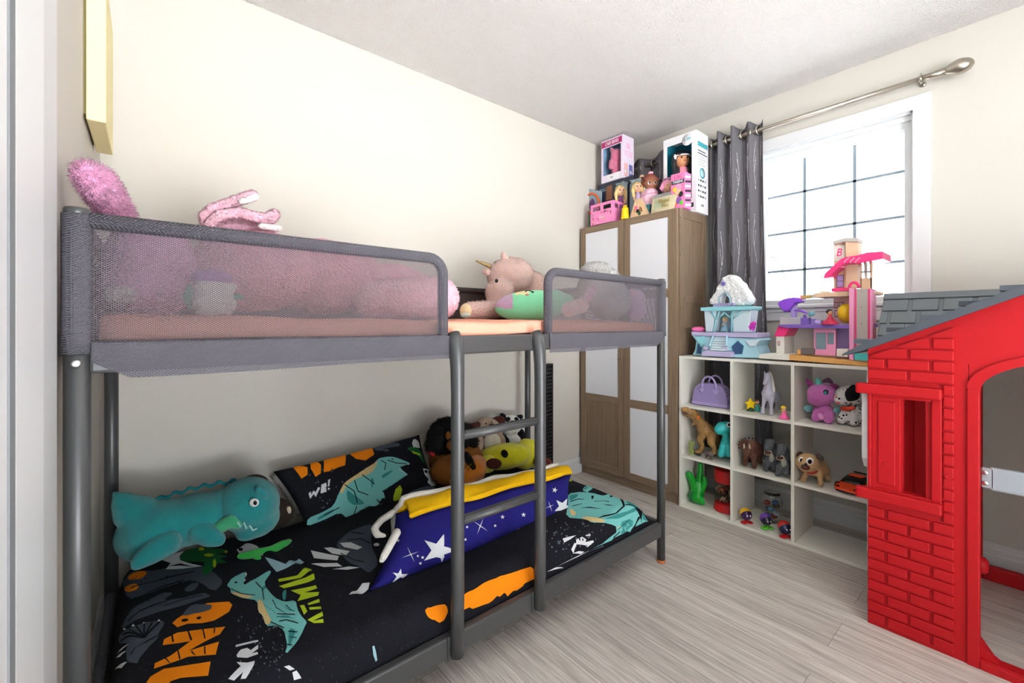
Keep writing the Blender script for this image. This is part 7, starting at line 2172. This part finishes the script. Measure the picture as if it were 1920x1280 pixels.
py_cap(w, [(899, 826, Y-.04, 9), (896, 838, Y-.065, 9.5)], M_bei); py_cap(w, [(933, 814, Y-.04, 7), (940, 822, Y-.06, 7)], M_bei); py_cap(w, [(925, 842, Y-.06, 9), (929, 847, Y-.075, 9)], M_bei)
fuse(w, .0065, 5).build('body', t)
b = MB(); vell(b, P(923, 829, y=Y-.058), 16, 18, .016, M_cre); b.build('belly', t)
for q in ([(896, 796, Y-.02, 6), (885, 802, Y-.035, 9), (879, 806, Y-.04, 5)], [(926, 788, Y-.02, 6), (938, 789, Y-.03, 10), (942, 794, Y-.035, 5)]):
    w = MB(); py_cap(w, q, M_cho); fuse(w, .0055, 3).build('ear', t)
b = MB(); vell(b, P(922.5, 797, y=Y-.078), 5.5, 3.2, .012, M_cho); b.build('nose', t)
b = MB(); vell(b, P(911, 794, y=Y-.060), 1.5, 1.7, .005, EYE_K); vell(b, P(922, 791, y=Y-.060), 1.3, 1.6, .005, EYE_K); b.build('eyes', t)
M_pnw = plush('plush_panda_white', '#dcdcd4', 420, .4)
Y = 2.045
t = thing('plush_toy', P(962, 835, y=Y), 'black and white panda plush next to the beige puppy', 'plush toy')
w = MB(); vell(w, P(957, 796, y=Y), 22, 19, .055, M_pnw); vell(w, P(958, 829, y=Y), 20, 19, .055, M_pnw); fuse(w, .0065, 5).build('body', t)
for q in ([(943, 781, Y, 6), (941, 778, Y, 4)], [(973, 783, Y, 5.5), (977, 781, Y, 4)]):
    w = MB(); py_cap(w, q, M_bpl); w.build('ear', t)
for q in ([(942, 820, Y-.03, 8), (948, 827, Y-.055, 8)], [(975, 812, Y-.02, 9), (980, 822, Y-.02, 7)], [(948, 842, Y-.05, 9), (944, 845, Y-.06, 8)]):
    w = MB(); py_cap(w, q, M_bpl); fuse(w, .006, 3).build('limb', t)
b = MB(); vell(b, P(952, 786, y=Y-.048), 5.5, 4.5, .012, M_bpl, roll=.5); vell(b, P(968, 786, y=Y-.045), 4.5, 4.5, .012, M_bpl, roll=-.5); vell(b, P(961, 790.5, y=Y-.056), 5, 2.6, .010, M_bpl); b.build('face_patches', t)
# soft yellow cushion (plain)
M_ylw = plush('plush_lemon', '#d6d023', 420, .4)
t = thing('plush_cushion', P(950, 875, y=1.86), 'plain lemon yellow plush cushion with a dark brown round patch', 'cushion')
w = MB(); vell(w, P(945, 870, y=1.88), 52, 24, .085, M_ylw, roll=.12); vell(w, P(984, 868, y=1.85), 28, 26, .07, M_ylw); py_cap(w, [(915, 885, 1.84, 17), (905, 890, 1.83, 13)], M_ylw); py_cap(w, [(985, 850, 1.86, 14), (998, 847, 1.84, 10)], M_ylw)
fuse(w, .008, 7).build('body', t)
b = MB(); vell(b, P(926, 885, y=1.765), 15, 10, .018, M_cho); b.build('brown_patch', t)
b = MB(); vell(b, P(946, 866, y=1.775), 6.5, 8, .012, M_bpl, roll=.4); b.build('black_patch', t)
rest(t, .278)
M_rus = plush('plush_rust', '#5a2a1e', 420, .5)
w = MB(); py_cap(w, [(1010, 866, 1.75, 10), (1024, 868, 1.74, 11), (1032, 872, 1.73, 6)], M_rus)
o = solo(fuse(w, .006, 3), 'plush_toy', 'small rust brown plush peeking out right of the right ladder post', 'plush toy')
o.location.z += .0

# black slatted panel standing between the bed end and the wardrobe
M_slat = mat('black_slats', '#17181b', .45); 
t = thing('folding_rack', (2.083, 2.12, 0), 'tall narrow black slatted folded rack leaning in the wall corner gap', 'rack')
b = MB(); b.box((2.030, 2.118, .02), (2.042, 2.140, .826), M_slat, .002); b.box((2.124, 2.118, .02), (2.136, 2.140, .826), M_slat, .002); b.box((2.030, 2.118, .815), (2.136, 2.140, .829), M_slat, .002); b.box((2.030, 2.118, .0), (2.136, 2.140, .03), M_slat, .002); b.box((2.030, 2.137, .02), (2.136, 2.144, .82), M_slat)
b.build('frame', t)
for i in range(30):
    z = .045+i*.0255
    MB().box((2.042, 2.120, z), (2.124, 2.130, z+.016), M_slat, .002).build('slat', t)

# ================================================================== SOFT TOYS ON THE UPPER BUNK
ZU = 1.112
M_sal = plush('plush_salmon', '#f8d2c7', 160, 1.2, .06); M_hgold = mat('horn_gold', '#b39a6a', .35, .7, bump=.5, bscale=120)
Y = 1.80
t = thing('plush_toy', P(960, 590, y=Y), 'salmon pink unicorn plush with gold horn on the upper bunk', 'plush toy')
w = MB(); vell(w, P(957, 512, y=Y), 44, 34, .095, M_sal, roll=.1); vell(w, P(937, 543, y=Y-.03), 27, 26, .075, M_sal); vell(w, P(935, 560, y=Y-.04), 22, 20, .06, M_sal)
vell(w, P(996, 543, y=Y+.04), 33, 40, .10, M_sal); vell(w, P(985, 568, y=Y+.02), 42, 28, .11, M_sal)
w = fuzz(fuse(w, .0085, 6, .5, .006, .012), 9000, .009, .0016, 1, .9); w.build('body', t)
w = MB(); py_cap(w, [(940, 574, Y-.11, 15), (905, 575, Y-.13, 16.5), (882, 577, Y-.15, 17)], M_sal); fuzz(fuse(w, .0075, 4, .5, .004, .012), 2500, .008, .0016, 2, .9).build('leg', t)
b = MB(); vell(b, P(873, 577, y=Y-.165), 13, 14, .016, mat('sole_cream', '#efdcae', .9, bump=.3, bscale=300), yaw=-.5); s_ = b.build('sole', t)
b = MB(); vell(b, P(873, 585, y=Y-.172), 11, 5, .014, mat('sole_mint', '#bfd8cf', .9), yaw=-.5); b.build('sole_band', s_)
w = MB(); py_cap(w, [(948, 483, Y-.01, 7.5), (944, 474, Y-.01, 6), (942, 468, Y, 3)], M_sal); py_cap(w, [(954, 484, Y-.01, 6), (957, 477, Y, 3)], M_sal); e_ = fuse(w, .0055, 3).build('ear', t)
w = MB(); py_cap(w, [(913, 505, Y+.0, 7), (908, 503, Y+.01, 5)], M_sal); fuse(w, .0055, 2).build('ear', t)
b = MB(); pts = []; rr = []
for i in range(13):
    k = i/12; pts.append(P(918-25*k, 493-9*k+1.2*math.sin(i*1.6), y=Y-.02)); rr.append((5.2-3.6*k+.7*math.cos(i*PI))*.0022)
b.tube(pts, rr, M_hgold, 10); b.build('horn', t)
b = MB(); vell(b, P(931, 521, y=Y-.115), 3.2, 3.6, .010, EYE_K); b.build('eye', t)
rest(t, ZU)
M_min = plush('plush_mint', '#86dfae', 420, .3, .04); M_lil = plush('plush_lilac', '#d9b5d8', 300, .8); M_lem = plush('plush_pale_lemon', '#e9e1a4', 420, .3)
Y = 1.50
t = thing('plush_toy', P(990, 597, y=Y), 'mint green rounded plush with lilac snout lying before the unicorn', 'plush toy')
w = MB(); vell(w, P(996, 569, y=Y), 70, 29.5, .085, M_min, roll=.06); py_cap(w, [(1040, 560, Y, 22), (1065, 560, Y, 12)], M_min)
w = fuse(w, .007, 5)
paint(w, M_lil, lambda c: (proj(c)[0] < 961 and proj(c)[1] < 575 - (961-proj(c)[0])*.1)); paint(w, M_lem, lambda c: (965 < proj(c)[0] < 992 and proj(c)[1] < 547+(992-proj(c)[0])*.05))
w.build('body', t)
b = MB(); b.tube([P(991+6.0*math.cos(q), 543-3.0*math.sin(q), y=Y-.072) for q in [PI*i/8 for i in range(9)]], .0022, EYE_K, 6); vell(b, P(999, 543, y=Y-.074), 2, 2, .003, EYE_K); b.build('eye', t)
b = MB(); vell(b, P(988, 547.5, y=Y-.075), 3.2, 2, .004, mat('cheek_coral', '#e79a8a', .8)); b.build('cheek', t)
rest(t, ZU)
# white plush at the right end of the upper bunk
M_wfl = plush('plush_fluffy_white', '#e4e2e1', 150, 1.6, .06); M_ppl = plush('plush_pale_pink', '#eab4cf', 200, 1.0)
Y = 1.24
t = thing('plush_toy', P(1125, 590, y=Y), 'big fluffy white plush with pink ear behind the right guard', 'plush toy')
w = MB(); vell(w, P(1126, 540, y=Y), 42, 42, .08, M_wfl); vell(w, P(1142, 562, y=Y), 40, 36, .08, M_wfl); vell(w, P(1118, 506, y=Y+.02), 30, 14, .05, M_wfl)
fuzz(fuse(w, .009, 5, .5, .008, .012), 6000, .011, .0016, 3, .9).build('body', t)
w = MB(); py_cap(w, [(1112, 540, Y-.07, 7), (1106, 552, Y-.075, 9), (1100, 562, Y-.075, 5)], M_ppl); fuse(w, .006, 3).build('pink_ear', t)
w = MB(); py_cap(w, [(1090, 572, Y-.04, 15), (1066, 580, Y-.05, 14)], M_sal); fuse(w, .007, 3).build('paw', t)
rest(t, ZU)
Y = 1.168
t = thing('plush_toy', P(1205, 590, y=Y), 'pale lilac plush in the front right corner of the upper bunk', 'plush toy')
w = MB(); vell(w, P(1193, 562, y=Y), 18, 28, .040, M_lil); vell(w, P(1196, 546, y=Y), 14, 16, .035, M_ppl); fuse(w, .007, 4, .5, .005, .012).build('body', t)
w = MB(); py_cap(w, [(1188, 538, Y, 6), (1184, 531, Y, 4)], M_ppl); fuse(w, .005, 2).build('ear', t)
rest(t, ZU)
# left end: hot pink fluffy toy
M_hpk = plush('plush_hot_pink', '#fdb0da', 130, 1.2, .10); M_mau = plush('plush_mauve', '#dba4c8', 150, 1.2, .08)
Y = 1.40
t = thing('plush_toy', P(250, 610, y=Y), 'big fluffy pink plush at the left end of the upper bunk, ear above the guard', 'plush toy')
w = MB(); vell(w, P(286, 512, y=Y), 64, 82, .10, M_mau); vell(w, P(280, 560, y=Y), 62, 58, .11, M_mau); vell(w, P(226, 520, y=1.62), 14, 60, .06, M_mau); vell(w, P(240, 500, y=1.50), 22, 60, .06, M_mau)
fuse(w, .010, 5, .5, .008, .015).build('body', t)
w = MB(); py_cap(w, [(222, 430, 1.34, 24), (198, 388, 1.27, 26), (179, 362, 1.23, 27), (166, 350, 1.21, 20)], M_hpk)
w = fuse(w, .0055, 2)
fuzz(w, 4200, .013, .0013, 8, .8)
tag(w.build('ear', t), 'hot pink furry ear')
b = MB(); vell(b, P(226, 576, y=1.30), 22, 19, .035, M_wfl); b.build('hoof', t)
rest(t, ZU)
M_owl = plush('plush_soft_white', '#e6e4e0', 300, .7); M_owp = plush('plush_violet', '#b57bc4', 300, .7); M_owg = plush('plush_jade', '#55a78a', 300, .7)
Y = 1.22
t = thing('plush_toy', P(400, 612, y=Y), 'small white plush with violet head and jade wings behind the left guard', 'plush toy')
w = MB(); vell(w, P(402, 580, y=Y), 32, 30, .055, M_owl); vell(w, P(400, 552, y=Y), 30, 22, .05, M_owl); py_cap(w, [(425, 555, Y, 12), (438, 548, Y, 8)], M_owl); fuse(w, .006, 4).build('body', t)
w = MB(); vell(w, P(398, 533, y=Y), 32, 16, .05, M_owp); fuse(w, .006, 3).build('head_tuft', t)
for q in ([(362, 550, Y, 11), (354, 570, Y-.01, 12), (360, 588, Y-.01, 7)], [(442, 568, Y, 8), (454, 568, Y, 6)]):
    w = MB(); py_cap(w, q, M_owg); fuse(w, .006, 3).build('wing', t)
rest(t, ZU)
# long pink fleece heap and the folded blanket on it
M_fle = plush('fleece_rose', '#e8a9bf', 110, 1.6, .08); M_fpk = plush('fleece_pink', '#f9c4d5', 90, 1.8, .08); M_fwh = plush('fleece_white', '#f0ecec', 110, 1.2, .03)
Y = 1.62
w = MB()
vell(w, P(475, 525, y=Y), 115, 78, .15, M_fle); vell(w, P(600, 535, y=Y), 120, 70, .15, M_fle); vell(w, P(720, 560, y=Y), 100, 52, .14, M_fle); vell(w, P(790, 575, y=Y-.02), 62, 40, .12, M_fle)
w = fuse(w, .012, 5, .5, .018, .07)
t = thing('pillow_heap', P(600, 600, y=Y), 'long heap of rose fleece bedding behind the left guard of the upper bunk', 'bedding'); w.build('heap', t); rest(t, ZU)
Y = 1.40
t = thing('plush_bolster', P(830, 600, y=Y), 'pink fluffy bolster end sticking out right of the left guard', 'bolster')
w = MB(); py_cap(w, [(700, 588, Y+.06, 34), (770, 585, Y+.03, 38), (822, 585, Y, 40)], M_fpk); fuzz(fuse(w, .008, 4, .5, .004, .012), 3000, .007, .0018, 7, 1.0).build('body', t); rest(t, ZU)
Y = 1.60
t = thing('folded_blanket', P(455, 425, y=Y), 'pink fleecy blanket with white back folded in loops on the rose heap', 'blanket')
def lay(mb, px, m, r, dy): 
    for k in range(4):
        py_cap(mb, [(u, v, Y-.10+dy+.06*k, r) for u, v in px], m)
w = MB(); lay(w, [(388, 424, ), (384, 405), (400, 391), (430, 381), (462, 370), (474, 366)], M_fpk, 9.5, 0); fuzz(fuse(w, .0065, 3, .5, .005, .010), 3000, .006, .0018, 5, 1.2).build('upper_fold', t)
w = MB(); lay(w, [(392, 423), (410, 404), (450, 398), (480, 408), (508, 410), (514, 402)], M_fpk, 10, -.03); py_cap(w, [(400, 432, Y, 16), (450, 428, Y, 22), (500, 432, Y, 16)], M_fpk); fuzz(fuse(w, .0065, 3, .5, .005, .010), 5000, .006, .0018, 6, 1.2).build('lower_fold', t)
w = MB(); lay(w, [(452, 378), (474, 372), (480, 368)], M_fwh, 6.5, -.05); lay(w, [(490, 424), (510, 426), (524, 428)], M_fwh, 7, -.03); fuse(w, .006, 3).build('white_back', t)
